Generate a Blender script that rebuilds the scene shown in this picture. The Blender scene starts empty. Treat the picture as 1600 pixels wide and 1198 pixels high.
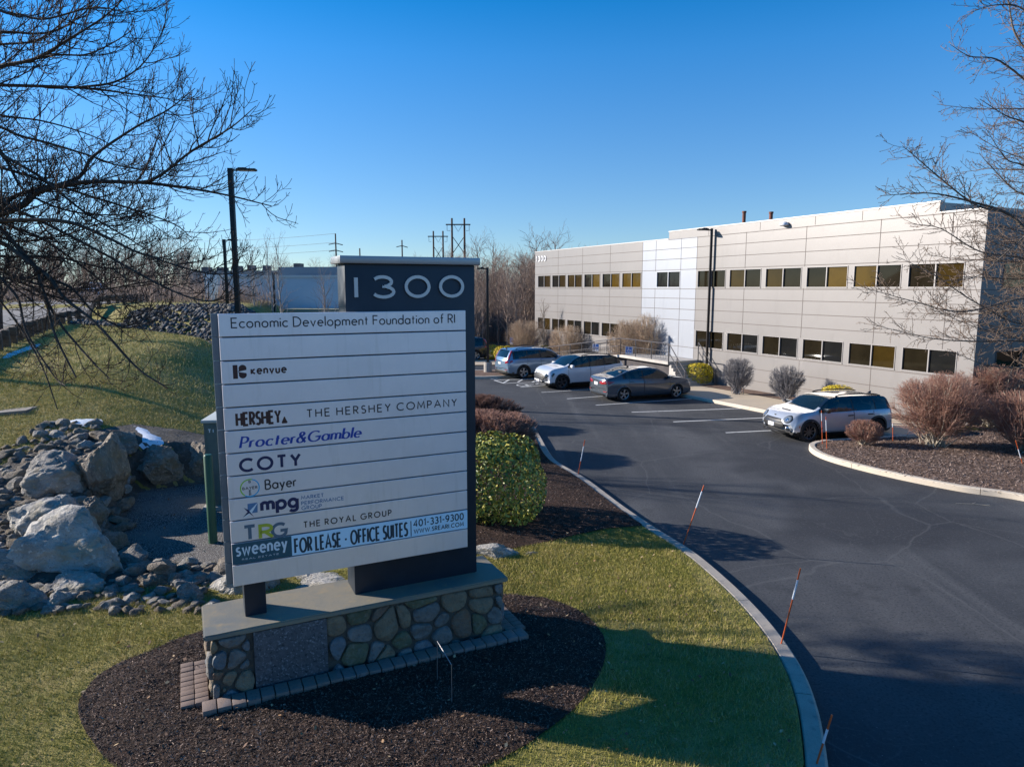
import bpy, bmesh, math, random
import numpy as np
from mathutils import Vector, Matrix, noise as mnoise
from mathutils.geometry import delaunay_2d_cdt
C = bpy.context.scene.collection
SC = bpy.context.scene
R = math.radians
random.seed(7); NR = np.random.RandomState(11)

# ---------------------------------------------------------------- camera
F, CX, CY, HZ = 1080.0, 800.0, 599.0, 449.0
CAMH = 5.2
PITCH = math.atan((CY - HZ) / F)
cam = bpy.data.cameras.new('camera'); cam_o = bpy.data.objects.new('camera', cam); C.objects.link(cam_o)
cam.sensor_width = 36.0; cam.lens = 36.0 * F / 1600.0; cam.clip_start = .1; cam.clip_end = 6000
cam_o.location = (0, 0, CAMH); cam_o.rotation_euler = (math.pi / 2 - PITCH, 0, 0)
SC.camera = cam_o
# ---------------------------------------------------------------- sky and sun
SUN_AZ, SUN_EL = -76.0, 20.0
W = bpy.data.worlds.new('World'); SC.world = W; W.use_nodes = True
nt = W.node_tree; nt.nodes.clear()
sky = nt.nodes.new('ShaderNodeTexSky'); sky.sky_type = 'NISHITA'; sky.sun_disc = False
sky.sun_elevation = R(SUN_EL); sky.sun_rotation = R(SUN_AZ); sky.altitude = 2500
sky.air_density = 1.0; sky.dust_density = 0.0; sky.ozone_density = 3.5
bg = nt.nodes.new('ShaderNodeBackground'); bg.inputs[1].default_value = .125
wo = nt.nodes.new('ShaderNodeOutputWorld')
hs = nt.nodes.new('ShaderNodeHueSaturation'); hs.inputs['Hue'].default_value = .4985
tcw = nt.nodes.new('ShaderNodeTexCoord'); sxyz = nt.nodes.new('ShaderNodeSeparateXYZ'); mrw = nt.nodes.new('ShaderNodeMapRange')
mrw.inputs[1].default_value = .0; mrw.inputs[2].default_value = .36; mrw.inputs[3].default_value = 1.06; mrw.inputs[4].default_value = 1.31
mrv = nt.nodes.new('ShaderNodeMapRange'); mrv.inputs[2].default_value = .30; mrv.inputs[3].default_value = .50; mrv.inputs[4].default_value = .90
nt.links.new(sxyz.outputs[2], mrv.inputs[0]); nt.links.new(mrv.outputs[0], hs.inputs['Value'])
nt.links.new(tcw.outputs['Generated'], sxyz.inputs[0]); nt.links.new(sxyz.outputs[2], mrw.inputs[0]); nt.links.new(mrw.outputs[0], hs.inputs['Saturation'])
nt.links.new(sky.outputs[0], hs.inputs['Color']); nt.links.new(hs.outputs[0], bg.inputs[0]); nt.links.new(bg.outputs[0], wo.inputs[0])
sun = bpy.data.lights.new('sun', 'SUN'); sun.energy = 4.7; sun.angle = R(.5); sun.color = (1, .92, .82)
sun_o = bpy.data.objects.new('sun', sun); C.objects.link(sun_o)
sd = Vector((math.sin(R(SUN_AZ)) * math.cos(R(SUN_EL)), math.cos(R(SUN_AZ)) * math.cos(R(SUN_EL)), math.sin(R(SUN_EL))))
sun_o.rotation_euler = sd.to_track_quat('Z', 'Y').to_euler()
SC.view_settings.view_transform = 'Standard'; SC.view_settings.look = 'None'
SC.view_settings.exposure = 0.95; SC.view_settings.gamma = 1; SC.view_settings.use_curve_mapping = False

# ---------------------------------------------------------------- helpers
cp_, sp_ = math.cos(PITCH), math.sin(PITCH)
def ray(u, v):
    X = (u - CX) / F; Y = (CY - v) / F
    return np.array([X, cp_ + Y * sp_, -sp_ + Y * cp_])
def aty(u, v, y):
    d = ray(u, v); return np.array([0, 0, CAMH]) + d * (y / d[1])
def atz(u, v, z):
    d = ray(u, v); return np.array([0, 0, CAMH]) + d * ((z - CAMH) / d[2])
def zl(y): return -.012 * max(0., y - 22)
def G(u, v, off=0.):
    z = 0.
    for i in range(12):
        P = atz(u, v, z + off); z = zl(P[1])
    return P
def GT(u, v, fn):                      # first hit of a pixel's ray on a height function
    d = ray(u, v); d = d / d[1]; y = 5.
    while y < 140:
        P = np.array([0, 0, CAMH]) + d * y
        if P[2] <= fn(P[0], P[1]): return P
        y += .04
    return P
def smooth(t):
    t = min(1., max(0., t)); return t * t * (3 - 2 * t)

def tag(o, label=None, cat=None, group=None, kind=None):
    if label: o['label'] = label
    if cat: o['category'] = cat
    if group: o['group'] = group
    if kind: o['kind'] = kind
    return o
def empty(name, loc, rz=0., label=None, cat=None, group=None):
    o = bpy.data.objects.new(name, None); C.objects.link(o); o.location = loc; o.rotation_euler = (0, 0, rz)
    o.empty_display_size = .2
    return tag(o, label, cat, group)
def kids(o): return [c for c in bpy.data.objects if c.parent is o]
def copy_tree(o, parent=None):
    c = o.copy(); C.objects.link(c)
    if parent is not None:
        c.parent = parent
    for ch in kids(o): copy_tree(ch, c)
    return c

class MB:
    def __init__(s): s.v = []; s.f = []; s.m = []; s.M = Matrix.Identity(4)
    def add(s, vs, fs, mi=0):
        b = len(s.v); Mx = s.M
        s.v += [tuple(Mx @ Vector(p)) for p in vs]
        s.f += [tuple(b + i for i in f) for f in fs]; s.m += [mi] * len(fs); return s
    def box(s, x0, x1, y0, y1, z0, z1, mi=0):
        vs = [(x0, y0, z0), (x1, y0, z0), (x1, y1, z0), (x0, y1, z0), (x0, y0, z1), (x1, y0, z1), (x1, y1, z1), (x0, y1, z1)]
        return s.add(vs, [(0, 3, 2, 1), (4, 5, 6, 7), (0, 1, 5, 4), (1, 2, 6, 5), (2, 3, 7, 6), (3, 0, 4, 7)], mi)
    def bbox(s, x0, x1, y0, y1, z0, z1, b=.01, mi=0):       # box with bevelled edges
        bm = bmesh.new(); bmesh.ops.create_cube(bm, size=1)
        for v in bm.verts:
            v.co = Vector(((x0 + x1) / 2 + v.co.x * (x1 - x0), (y0 + y1) / 2 + v.co.y * (y1 - y0), (z0 + z1) / 2 + v.co.z * (z1 - z0)))
        bmesh.ops.bevel(bm, geom=bm.edges[:], offset=b, segments=2, affect='EDGES', profile=.6)
        bm.verts.index_update(); s.add([v.co[:] for v in bm.verts], [[v.index for v in f.verts] for f in bm.faces], mi); bm.free(); return s
    def tube(s, pts, rad, n=6, mi=0, cap=True):
        pts = [Vector(p) for p in pts]; k = len(pts)
        if not hasattr(rad, '__len__'): rad = [rad] * k
        vs = []; fs = []; up = None
        for i, p in enumerate(pts):
            t = (pts[min(i + 1, k - 1)] - pts[max(i - 1, 0)]).normalized()
            if up is None: up = t.orthogonal().normalized()
            a = (up - t * up.dot(t)); a = a.normalized() if a.length > 1e-6 else t.orthogonal().normalized()
            up = a; b = t.cross(a)
            for j in range(n):
                an = 2 * math.pi * j / n; vs.append(p + (a * math.cos(an) + b * math.sin(an)) * rad[i])
        for i in range(k - 1):
            for j in range(n):
                fs.append((i * n + j, i * n + (j + 1) % n, (i + 1) * n + (j + 1) % n, (i + 1) * n + j))
        if cap and n > 2: fs += [tuple(range(n - 1, -1, -1)), tuple((k - 1) * n + j for j in range(n))]
        return s.add([tuple(v) for v in vs], fs, mi)
    def lathe(s, prof, n=24, axis='z', mi=0):               # prof: (radius, height)
        vs = []; fs = []
        for r, h in prof:
            for j in range(n):
                a = 2 * math.pi * j / n; c, q = r * math.cos(a), r * math.sin(a)
                vs.append((c, q, h) if axis == 'z' else (c, h, q))
        for i in range(len(prof) - 1):
            for j in range(n):
                q = (i * n + j, i * n + (j + 1) % n, (i + 1) * n + (j + 1) % n, (i + 1) * n + j)
                fs.append(q if axis == 'z' else q[::-1])
        return s.add(vs, fs, mi)
    def prism(s, poly, z0, z1, mi=0):
        n = len(poly); vs = [(x, y, z0) for x, y in poly] + [(x, y, z1) for x, y in poly]
        fs = [tuple(range(n - 1, -1, -1)), tuple(range(n, 2 * n))] + [(i, (i + 1) % n, n + (i + 1) % n, n + i) for i in range(n)]
        return s.add(vs, fs, mi)
    def build(s, name, mats, parent=None, smooth=False, auto=None):
        if not isinstance(mats, (list, tuple)): mats = [mats]
        me = bpy.data.meshes.new(name); me.from_pydata(s.v, [], s.f)
        for m in mats: me.materials.append(m)
        if len(mats) > 1: me.polygons.foreach_set('material_index', np.array(s.m, dtype=np.int32))
        if smooth or auto: me.polygons.foreach_set('use_smooth', np.ones(len(s.f), dtype=bool))
        me.update()
        if auto: me.set_sharp_from_angle(angle=R(auto))
        o = bpy.data.objects.new(name, me); C.objects.link(o)
        if parent is not None: o.parent = parent
        return o
def mesh_np(name, V, Fc, mats, mi=None, parent=None, smooth=False):   # numpy arrays -> object (all faces same size)
    V = np.ascontiguousarray(V, dtype=np.float32); Fc = np.ascontiguousarray(Fc, dtype=np.int32); k = Fc.shape[1]
    me = bpy.data.meshes.new(name); me.vertices.add(len(V)); me.vertices.foreach_set('co', V.ravel())
    me.loops.add(Fc.size); me.loops.foreach_set('vertex_index', Fc.ravel())
    me.polygons.add(len(Fc)); me.polygons.foreach_set('loop_start', np.arange(len(Fc), dtype=np.int32) * k)
    for m in (mats if isinstance(mats, (list, tuple)) else [mats]): me.materials.append(m)
    if mi is not None: me.polygons.foreach_set('material_index', np.ascontiguousarray(mi, dtype=np.int32))
    if smooth: me.polygons.foreach_set('use_smooth', np.ones(len(Fc), dtype=bool))
    me.update(calc_edges=True); me.validate()
    o = bpy.data.objects.new(name, me); C.objects.link(o)
    if parent is not None: o.parent = parent
    return o

def mat(name, col, rough=.6, metal=0., layers=(), bump=None, coat=0., spec=None, trans=None, sheen=0):
    """layers: (scale, colour, lo, hi[, detail, stretch xyz, kind]) mixed over col by a noise; bump: (scale, strength, distance)"""
    m = bpy.data.materials.new(name); m.use_nodes = True; n = m.node_tree; L = n.links
    b = n.nodes['Principled BSDF']; b.inputs['Base Color'].default_value = (*col, 1); b.inputs['Roughness'].default_value = rough
    b.inputs['Metallic'].default_value = metal
    if coat: b.inputs['Coat Weight'].default_value = coat; b.inputs['Coat Roughness'].default_value = .06
    if spec is not None: b.inputs['Specular IOR Level'].default_value = spec
    tc = n.nodes.new('ShaderNodeTexCoord'); out = tc.outputs['Object']; cur = None
    def tex(scale, detail, st, kind, rot=0):
        src = out
        if st or rot:
            mp = n.nodes.new('ShaderNodeMapping'); L.new(out, mp.inputs[0])
            if st: mp.inputs['Scale'].default_value = st
            mp.inputs['Rotation'].default_value = (0, 0, rot); src = mp.outputs[0]
        if kind == 'voronoi':
            t = n.nodes.new('ShaderNodeTexVoronoi'); t.inputs['Scale'].default_value = scale; L.new(src, t.inputs[0]); return t.outputs['Distance']
        if kind == 'cell':
            t = n.nodes.new('ShaderNodeTexVoronoi'); t.inputs['Scale'].default_value = scale; L.new(src, t.inputs[0])
            s2 = n.nodes.new('ShaderNodeSeparateColor'); L.new(t.outputs['Color'], s2.inputs[0]); return s2.outputs[0]
        if kind == 'crack':
            nz = n.nodes.new('ShaderNodeTexNoise'); nz.inputs['Scale'].default_value = scale * 1.7; nz.inputs['Detail'].default_value = 4; L.new(src, nz.inputs[0])
            mx = n.nodes.new('ShaderNodeMix'); mx.data_type = 'RGBA'; mx.inputs[0].default_value = .35; L.new(src, mx.inputs[6]); L.new(nz.outputs['Color'], mx.inputs[7])
            t = n.nodes.new('ShaderNodeTexVoronoi'); t.feature = 'DISTANCE_TO_EDGE'; t.inputs['Scale'].default_value = scale; L.new(mx.outputs[2], t.inputs[0]); return t.outputs['Distance']
        t = n.nodes.new('ShaderNodeTexNoise'); t.inputs['Scale'].default_value = scale; t.inputs['Detail'].default_value = detail; t.inputs['Roughness'].default_value = .6
        L.new(src, t.inputs[0]); return t.outputs[0]
    for ly in layers:
        scale, c2, lo, hi = ly[:4]; detail = ly[4] if len(ly) > 4 else 5; st = ly[5] if len(ly) > 5 else None
        kind = ly[6] if len(ly) > 6 else 'noise'; rot = ly[7] if len(ly) > 7 else 0; amt = ly[8] if len(ly) > 8 else 1.
        mr = n.nodes.new('ShaderNodeMapRange'); mr.inputs[1].default_value = lo; mr.inputs[2].default_value = hi; mr.inputs[4].default_value = amt
        L.new(tex(scale, detail, st, kind, rot), mr.inputs[0])
        mx = n.nodes.new('ShaderNodeMix'); mx.data_type = 'RGBA'; L.new(mr.outputs[0], mx.inputs[0])
        if cur is None: mx.inputs[6].default_value = (*col, 1)
        else: L.new(cur, mx.inputs[6])
        mx.inputs[7].default_value = (*c2, 1); cur = mx.outputs[2]
    if cur is not None: L.new(cur, b.inputs['Base Color'])
    if bump:
        bp = n.nodes.new('ShaderNodeBump'); bp.inputs['Strength'].default_value = bump[1]; bp.inputs['Distance'].default_value = bump[2]
        L.new(tex(bump[0], 6, None, bump[3] if len(bump) > 3 else 'noise'), bp.inputs['Height']); L.new(bp.outputs[0], b.inputs['Normal'])
    if trans:
        tr = n.nodes.new('ShaderNodeBsdfTransparent'); tr.inputs[0].default_value = (*trans[1], 1)
        ms = n.nodes.new('ShaderNodeMixShader'); ms.inputs[0].default_value = trans[0]
        L.new(tr.outputs[0], ms.inputs[1]); L.new(b.outputs[0], ms.inputs[2]); L.new(ms.outputs[0], n.nodes['Material Output'].inputs[0])
    return m

def inpoly(x, y, poly):
    x = np.asarray(x); y = np.asarray(y); c = np.zeros(x.shape, bool); n = len(poly)
    for i in range(n):
        x0, y0 = poly[i]; x1, y1 = poly[i - 1]
        cond = ((y0 > y) != (y1 > y)) & (x < (x1 - x0) * (y - y0) / ((y1 - y0) if y1 != y0 else 1e-9) + x0)
        c ^= cond
    return c
def sdpoly(x, y, poly):                # signed distance, negative inside
    d = 1e9; n = len(poly)
    for i in range(n):
        ax, ay = poly[i]; bx, by = poly[(i + 1) % n]; vx, vy = bx - ax, by - ay
        t = max(0, min(1, ((x - ax) * vx + (y - ay) * vy) / (vx * vx + vy * vy + 1e-12)))
        d = min(d, math.hypot(x - ax - vx * t, y - ay - vy * t))
    return -d if bool(inpoly(np.array([x]), np.array([y]), poly)[0]) else d
def densify(poly, step, closed=True):
    o = []; n = len(poly)
    for i in range(n if closed else n - 1):
        a = poly[i]; b = poly[(i + 1) % n]; k = max(1, int(math.hypot(b[0] - a[0], b[1] - a[1]) / step))
        for j in range(k): o.append((a[0] + (b[0] - a[0]) * j / k, a[1] + (b[1] - a[1]) * j / k))
    if not closed: o.append(tuple(poly[-1][:2]))
    return o
def catmull(pts, per=8, closed=False):
    P = [np.array(p, float) for p in pts]; n = len(P); o = []
    for i in range(n if closed else n - 1):
        p0 = P[(i - 1) % n] if closed or i > 0 else 2 * P[0] - P[1]; p1 = P[i]; p2 = P[(i + 1) % n]
        p3 = P[(i + 2) % n] if closed or i + 2 < n else 2 * P[-1] - P[-2]
        for j in range(per):
            t = j / per; o.append(tuple(.5 * (2 * p1 + (p2 - p0) * t + (2 * p0 - 5 * p1 + 4 * p2 - p3) * t * t + (3 * p1 - p0 - 3 * p2 + p3) * t ** 3)))
    if not closed: o.append(tuple(P[-1]))
    return o
def drape(name, poly, zf, step, m, smooth_=True):
    pb = densify(poly, step); n = len(pb)
    xs = [p[0] for p in pb]; ys = [p[1] for p in pb]
    gx, gy = np.meshgrid(np.arange(min(xs), max(xs), step), np.arange(min(ys), max(ys), step)); gx = gx.ravel(); gy = gy.ravel()
    k = inpoly(gx, gy, pb); gx = gx[k]; gy = gy[k]
    keep = [i for i in range(len(gx)) if sdpoly(gx[i], gy[i], poly) < -step * .45]
    co = [Vector(p[:2]) for p in pb] + [Vector((gx[i], gy[i])) for i in keep]
    r = delaunay_2d_cdt(co, [], [list(range(n))], 1, 1e-5)
    mb = MB(); mb.add([(v.x, v.y, zf(v.x, v.y)) for v in r[0]], [tuple(f) for f in r[2]])
    o = mb.build(name, m, smooth=smooth_)
    return o
def sweep(name, path, prof, m, zf, parent=None, closed=False, joint=None):   # prof (offset to the left of travel, height) loop along a ground path
    n = len(path); mb = MB(); vs = []; fs = []; k = len(prof)
    for i, p in enumerate(path):
        a = path[(i - 1) % n] if closed or i > 0 else path[0]; b = path[(i + 1) % n] if closed or i < n - 1 else path[-1]
        tx, ty = b[0] - a[0], b[1] - a[1]; l = math.hypot(tx, ty) or 1; nx, ny = -ty / l, tx / l
        z = zf(p[0], p[1])
        for q in prof: vs.append((p[0] + nx * q[0], p[1] + ny * q[0], z + q[1]))
    for i in range(n if closed else n - 1):
        i2 = (i + 1) % n
        for j in range(k): fs.append((i * k + j, i2 * k + j, i2 * k + (j + 1) % k, i * k + (j + 1) % k))
    if not closed: fs += [tuple(range(k - 1, -1, -1)), tuple((n - 1) * k + j for j in range(k))]
    mb.add(vs, fs); return mb.build(name, m, parent, auto=40)
def nz(x, y, s=1., z=0.): return mnoise.noise(Vector((x * s, y * s, z)))

# ================================================================ materials of the setting
m_asph = mat('asphalt', (.043, .046, .052), .82, layers=[
    (.35, (.072, .074, .079), .45, .75, 4), (.22, (.10, .10, .104), .52, .80, 5, (1.0, .10, 1), 'noise', -.62, 1.), (.9, (.12, .12, .122), .56, .74, 6, (1.0, .05, 1), 'noise', -.7, .7), (.16, (.030, .032, .038), .50, .58, 3), (1.1, (.022, .024, .028), .58, .8, 4),
    (90, (.13, .13, .13), .60, .75, 2), (24, (.030, .032, .036), .50, .66, 4), (16, (.085, .087, .09), .56, .74, 4), (.33, (.12, .12, .12), .0055, .001, 2, None, 'crack', 0, .36), (.8, (.10, .10, .10), .006, .001, 2, None, 'crack', 0, .28), (9, (.42, .42, .42), .055, .03, 1, None, 'voronoi', 0, .6)], bump=(120, .35, .01), spec=.35)
m_paint = mat('road_paint', (.62, .62, .60), .6, layers=[(9, (.30, .30, .30), .52, .72, 6)])
m_kerb = mat('granite_kerb', (.34, .295, .245), .8, layers=[(2.0, (.42, .37, .31), .4, .7), (160, (.14, .14, .15), .55, .7, 2), (7, (.20, .19, .18), .55, .75)], bump=(60, .3, .01))
m_kerb2 = mat('concrete_kerb', (.56, .48, .385), .85, layers=[(1.5, (.48, .42, .35), .4, .7), (80, (.30, .25, .2), .6, .75, 2), (5, (.58, .48, .36), .5, .7)], bump=(50, .3, .01))
m_walk = mat('sidewalk_concrete', (.50, .41, .30), .85, layers=[(.8, (.43, .36, .28), .4, .7), (60, (.36, .31, .25), .6, .75, 2)], bump=(60, .2, .01))
m_lawn = mat('lawn', (.255, .225, .058), .9, layers=[(.6, (.44, .345, .15), .42, .66, 6), (3.5, (.15, .155, .036), .48, .72, 5), (14, (.34, .285, .14), .55, .8, 4), (45, (.085, .09, .03), .5, .75, 3)], bump=(40, .9, .05), spec=.15)
m_far = mat('leaf_litter', (.125, .082, .056), .95, layers=[(.15, (.19, .13, .08), .45, .7), (1.2, (.085, .06, .045), .5, .7), (8, (.2, .15, .1), .58, .75)], bump=(3, .6, .1), spec=.1)
m_mulch = mat('mulch', (.045, .028, .022), .95, layers=[(22, (.095, .056, .042), .48, .72, 6), (60, (.15, .10, .075), .58, .75, 3), (3, (.024, .015, .012), .45, .7)], bump=(45, 1., .05), spec=.15)
m_mulch2 = mat('weathered_mulch', (.17, .115, .09), .95, layers=[(18, (.26, .18, .145), .48, .72, 6), (60, (.38, .29, .24), .6, .75, 3), (2, (.13, .09, .072), .45, .7)], bump=(40, 1., .05), spec=.15)
m_gravel = mat('gravel', (.33, .32, .31), .9, layers=[(55, (.58, .56, .54), .35, .9, 2, None, 'cell'), (50, (.045, .042, .04), .28, .5, 1, None, 'voronoi'), (.9, (.20, .18, .165), .45, .7)], bump=(50, .8, .03, 'voronoi'), spec=.2)
m_snow = mat('snow', (.80, .84, .90), .6, layers=[(6, (.55, .6, .66), .5, .75)], bump=(20, .4, .02))

# ================================================================ terrain
KPX = [(1262, 1290), (1259, 1198), (1255, 1150), (1247, 1100), (1231, 1050), (1205, 1003), (1168, 955), (1122, 908), (1068, 862), (1012, 826), (960, 790), (905, 748), (855, 716)]
KER = [(5.0, 2.5)] + [tuple(G(u, v, .13)[:2]) for u, v in KPX]
KER[0] = (KER[1][0] + .5, 3.0)
KER += [(.75, 23.6), (.45, 26.5), (-.6, 30.0), (-2.6, 34.0), (-5.6, 39.0), (-9.5, 46.0), (-15, 60), (-40, 124)]
KER_S = catmull(KER, 8)
_ky = np.array([p[1] for p in KER_S]); _kx = np.array([p[0] for p in KER_S])
def xk(y): return float(np.interp(y, _ky, _kx))
PIT = [(-6.9, 12.35), (-5.0, 12.2), (-3.2, 12.4), (-2.2, 14.5), (-2.6, 17.6), (-5.5, 18.6), (-7.6, 18.2), (-9.5, 17.0), (-8.9, 15.2), (-7.9, 13.4)]
def hill(x, y):
    ramp = float(np.interp(y, [11.3, 14, 18, 25, 31, 45, 80, 140], [0, .55, 1.35, 2.3, 2.75, 3.1, 3.7, 4.0]))
    toe = 3.2 + max(0, y - 17) * .42; w = float(np.interp(y, [20, 27, 31, 35, 60], [8.5, 8.2, 6.0, 4.6, 5.5]))
    h1 = ramp * smooth((-x - toe) / w * .92 + .04) * (1 - smooth((y - 30.5 - max(0, -x - 12.5) * .95) / 6))
    if y < 36: return h1
    return max(h1, (4.0 + .012 * (y - 46)) * smooth((y - 38.0 - max(0, -x - 17) * .55) / 8) * smooth((-x - 12.5 - .25 * max(0, y - 46)) / 6.5))
def T(x, y):
    z = zl(y) + .13 + hill(x, y) + .025 * nz(x, y, .7) * min(1, max(0, (xk(y) - x) / 1.0))
    if y < 22 and -14 < x < 0:
        d = sdpoly(x, y, PIT)
        if d < .9: z = .07 + (z - .07) * smooth(d / .8 + .05)
    return z
_gx = np.arange(-36, 7, .2); _gy = np.arange(2.4, 62, .2); _TG = np.array([[T(x, y) if x < xk(y) else zl(y) + .13 for x in _gx] for y in _gy])
def Tb(x, y):
    fx = np.clip((x - _gx[0]) / .2, 0, len(_gx) - 1.001); fy = np.clip((y - _gy[0]) / .2, 0, len(_gy) - 1.001); i = fx.astype(int); j = fy.astype(int); a = fx - i; b = fy - j
    return _TG[j, i] * (1 - a) * (1 - b) + _TG[j, i + 1] * a * (1 - b) + _TG[j + 1, i] * (1 - a) * b + _TG[j + 1, i + 1] * a * b
def Tq(x, y):
    if not (-35.9 < x < 6.7 and 2.5 < y < 61.7): return T(x, y)
    fx = (x - _gx[0]) / .2; fy = (y - _gy[0]) / .2; i = int(fx); j = int(fy); a = fx - i; b = fy - j
    return _TG[j, i] * (1 - a) * (1 - b) + _TG[j, i + 1] * a * (1 - b) + _TG[j + 1, i] * (1 - a) * b + _TG[j + 1, i + 1] * a * b
# ground to the horizon
g = MB(); xs = [-3000, -400, -150, -80, -40, 0, 40, 80, 150, 400, 3000]; ysg = [-200, 0, 40, 80, 120, 180, 300, 700, 3500]
def zg(x, y): return zl(min(y, 90)) - .08 + (min(1., max(0, (y - 85) / 140)) * 3.0) + (smooth((-x - 45) / 60) * 3.0 if y > 70 else 0)
g.add([(x, y, zg(x, y)) for y in ysg for x in xs], [(j * 11 + i, j * 11 + i + 1, j * 11 + 12 + i, j * 11 + 11 + i) for j in range(len(ysg) - 1) for i in range(10)])
tag(g.build('ground', m_far, smooth=True), kind='structure')
# asphalt sheet (driveway and car park)
a = MB(); ax = np.linspace(-22, 46, 35); ay = np.concatenate([np.linspace(0, 22, 8), np.linspace(24, 66, 22)])
a.add([(x, y, zl(y)) for y in ay for x in ax], [(j * 35 + i, j * 35 + i + 1, j * 35 + 36 + i, j * 35 + 35 + i) for j in range(len(ay) - 1) for i in range(34)])
tag(a.build('car_park_asphalt', m_asph, smooth=True), kind='structure')
# lawn: rows follow the kerb
rows = list(np.arange(2.6, 24, .2)) + list(np.arange(24, 50, .6)) + list(np.arange(50, 125, 3.))
cols = list(np.arange(0, 20, .2)) + list(np.arange(20, 40, 1.)) + list(np.arange(40, 110, 5.))
V = [(xk(y) - .02 - s, y, T(xk(y) - .02 - s, y)) for y in rows for s in cols]; nc = len(cols)
Fq = [(j * nc + i, (j + 1) * nc + i, (j + 1) * nc + i + 1, j * nc + i + 1) for j in range(len(rows) - 1) for i in range(nc - 1)]
tag(mesh_np('lawn_ground', V, Fq, m_lawn, smooth=True), kind='structure')

def kerb_line(name, path, m, w, h, seg=2.6, gap=.014, zf=lambda x, y: zl(y), side=-1):
    """separate stones laid along a path; w runs to the right of travel (side=-1) or to the left"""
    P = densify(path, .12, closed=False); mb = MB(); cur = [P[0]]; acc = 0
    def flush(q):
        if len(q) < 2: return
        vs = []; fs = []
        prof = [(0, -.12), (0, h - .02), (side * .02, h), (side * (w - .035), h), (side * w, h - .035), (side * (w + .015), -.12)]; k = len(prof); n = len(q)
        for i, p in enumerate(q):
            a_ = q[max(0, i - 1)]; b_ = q[min(n - 1, i + 1)]; tx, ty = b_[0] - a_[0], b_[1] - a_[1]; l = math.hypot(tx, ty); nx, ny = -ty / l, tx / l; z = zf(*p)
            vs += [(p[0] + nx * o, p[1] + ny * o, z + zz) for o, zz in prof]
        for i in range(n - 1):
            for j in range(k): fs.append((i * k + j, (i + 1) * k + j, (i + 1) * k + (j + 1) % k, i * k + (j + 1) % k))
        fs += [tuple(range(k)), tuple((n - 1) * k + j for j in range(k))]
        mb.add(vs, fs)
    for i in range(1, len(P)):
        d = math.hypot(P[i][0] - P[i - 1][0], P[i][1] - P[i - 1][1]); acc += d
        if acc >= seg:
            t = ((P[i][0] - P[i - 1][0]) / d, (P[i][1] - P[i - 1][1]) / d)
            cur.append((P[i][0] - t[0] * gap, P[i][1] - t[1] * gap)); flush(cur); cur = [P[i]]; acc = 0
        else: cur.append(P[i])
    flush(cur)
    return tag(mb.build(name, m, auto=40), kind='structure')
kerb_line('granite_kerb', [p for p in KER_S if p[1] < 60], m_kerb, .23, .13)

# ---- island with mulch on the right, its kerb and bed
isl_px = [(1800, 830), (1600, 783), (1500, 768), (1400, 748), (1330, 731), (1285, 717), (1266, 706), (1266, 698), (1285, 693)]
isl = [tuple(G(u, v, 0)[:2]) for u, v in isl_px]
ISL_K = catmull(isl, 6) + [tuple(G(u, v, 0)[:2]) for u, v in [(1340, 690), (1400, 686), (1460, 679), (1520, 668)]]
kerb_line('concrete_kerb', ISL_K, m_kerb2, .2, .15, seg=3.2, side=-1)
ISL_P = ISL_K + [(27, 25), (27, 8)]
def z_isl(x, y): return zl(y) + .12 + .10 * smooth((-sdpoly(x, y, ISL_P) - .2) / 1.5) + .02 * nz(x, y, 1.3)
tag(drape('mulch_bed', ISL_P, z_isl, .5, m_mulch2), kind='structure')
# lawn beyond the island
tag(drape('lawn_strip', [(15.0, 24.3), (19, 20), (40, 8), (60, 20), (30, 30)], lambda x, y: zl(y) + .16, 1.5, m_lawn), kind='structure')

# ---- facade frame: local x to the right/near along the wall, y into the building
FD = np.array([math.sin(R(-25.9)), math.cos(R(-25.9)), 0]); Q0 = np.array([.2753 * 38.5, 38.5, 0])
def fac(s, y, z=0.):                      # facade local -> world
    ex = -FD; ey = np.array([-ex[1], ex[0], 0]); P = Q0 + ex * s + ey * y; return (P[0], P[1], z)
# sidewalk along the facade: kerb edge to the mulch strip at the wall
def strip(s0, s1, y0, y1): return [fac(s0, y0)[:2], fac(s1, y0)[:2], fac(s1, y1)[:2], fac(s0, y1)[:2]]
wk = [tuple(G(u, v, .0)[:2]) for u, v in [(1068, 620), (1116, 629), (1190, 643), (1250, 655)]]
def f_of(p):
    ex = -FD; d = np.array([p[0], p[1], 0]) - Q0; return float(d @ ex), float(d @ np.array([-ex[1], ex[0], 0]))
YK = f_of(wk[2])[1]
walk_poly = strip(-1.2, 16.5, YK + .02, -1.15)
tag(drape('sidewalk', walk_poly, lambda x, y: zl(y) + .14, .8, m_walk), kind='structure')
kerb_line('sidewalk_kerb', [fac(-1.2, YK)[:2], fac(16.5, YK)[:2]], m_kerb2, .18, .143, seg=3., side=-1)
tag(drape('foundation_bed', strip(-1.2, 16.5, -1.13, .3), lambda x, y: zl(y) + .155 + .02 * nz(x, y, 2), .4, m_mulch2), kind='structure')
tag(drape('far_sidewalk', strip(-24, -1.25, YK - .3, -3.2), lambda x, y: zl(y) + .10, .8, m_walk), kind='structure')
tag(drape('entrance_bed', strip(-24, -1.25, -3.18, .3), lambda x, y: zl(y) + .12, .8, m_mulch2), kind='structure')

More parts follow.
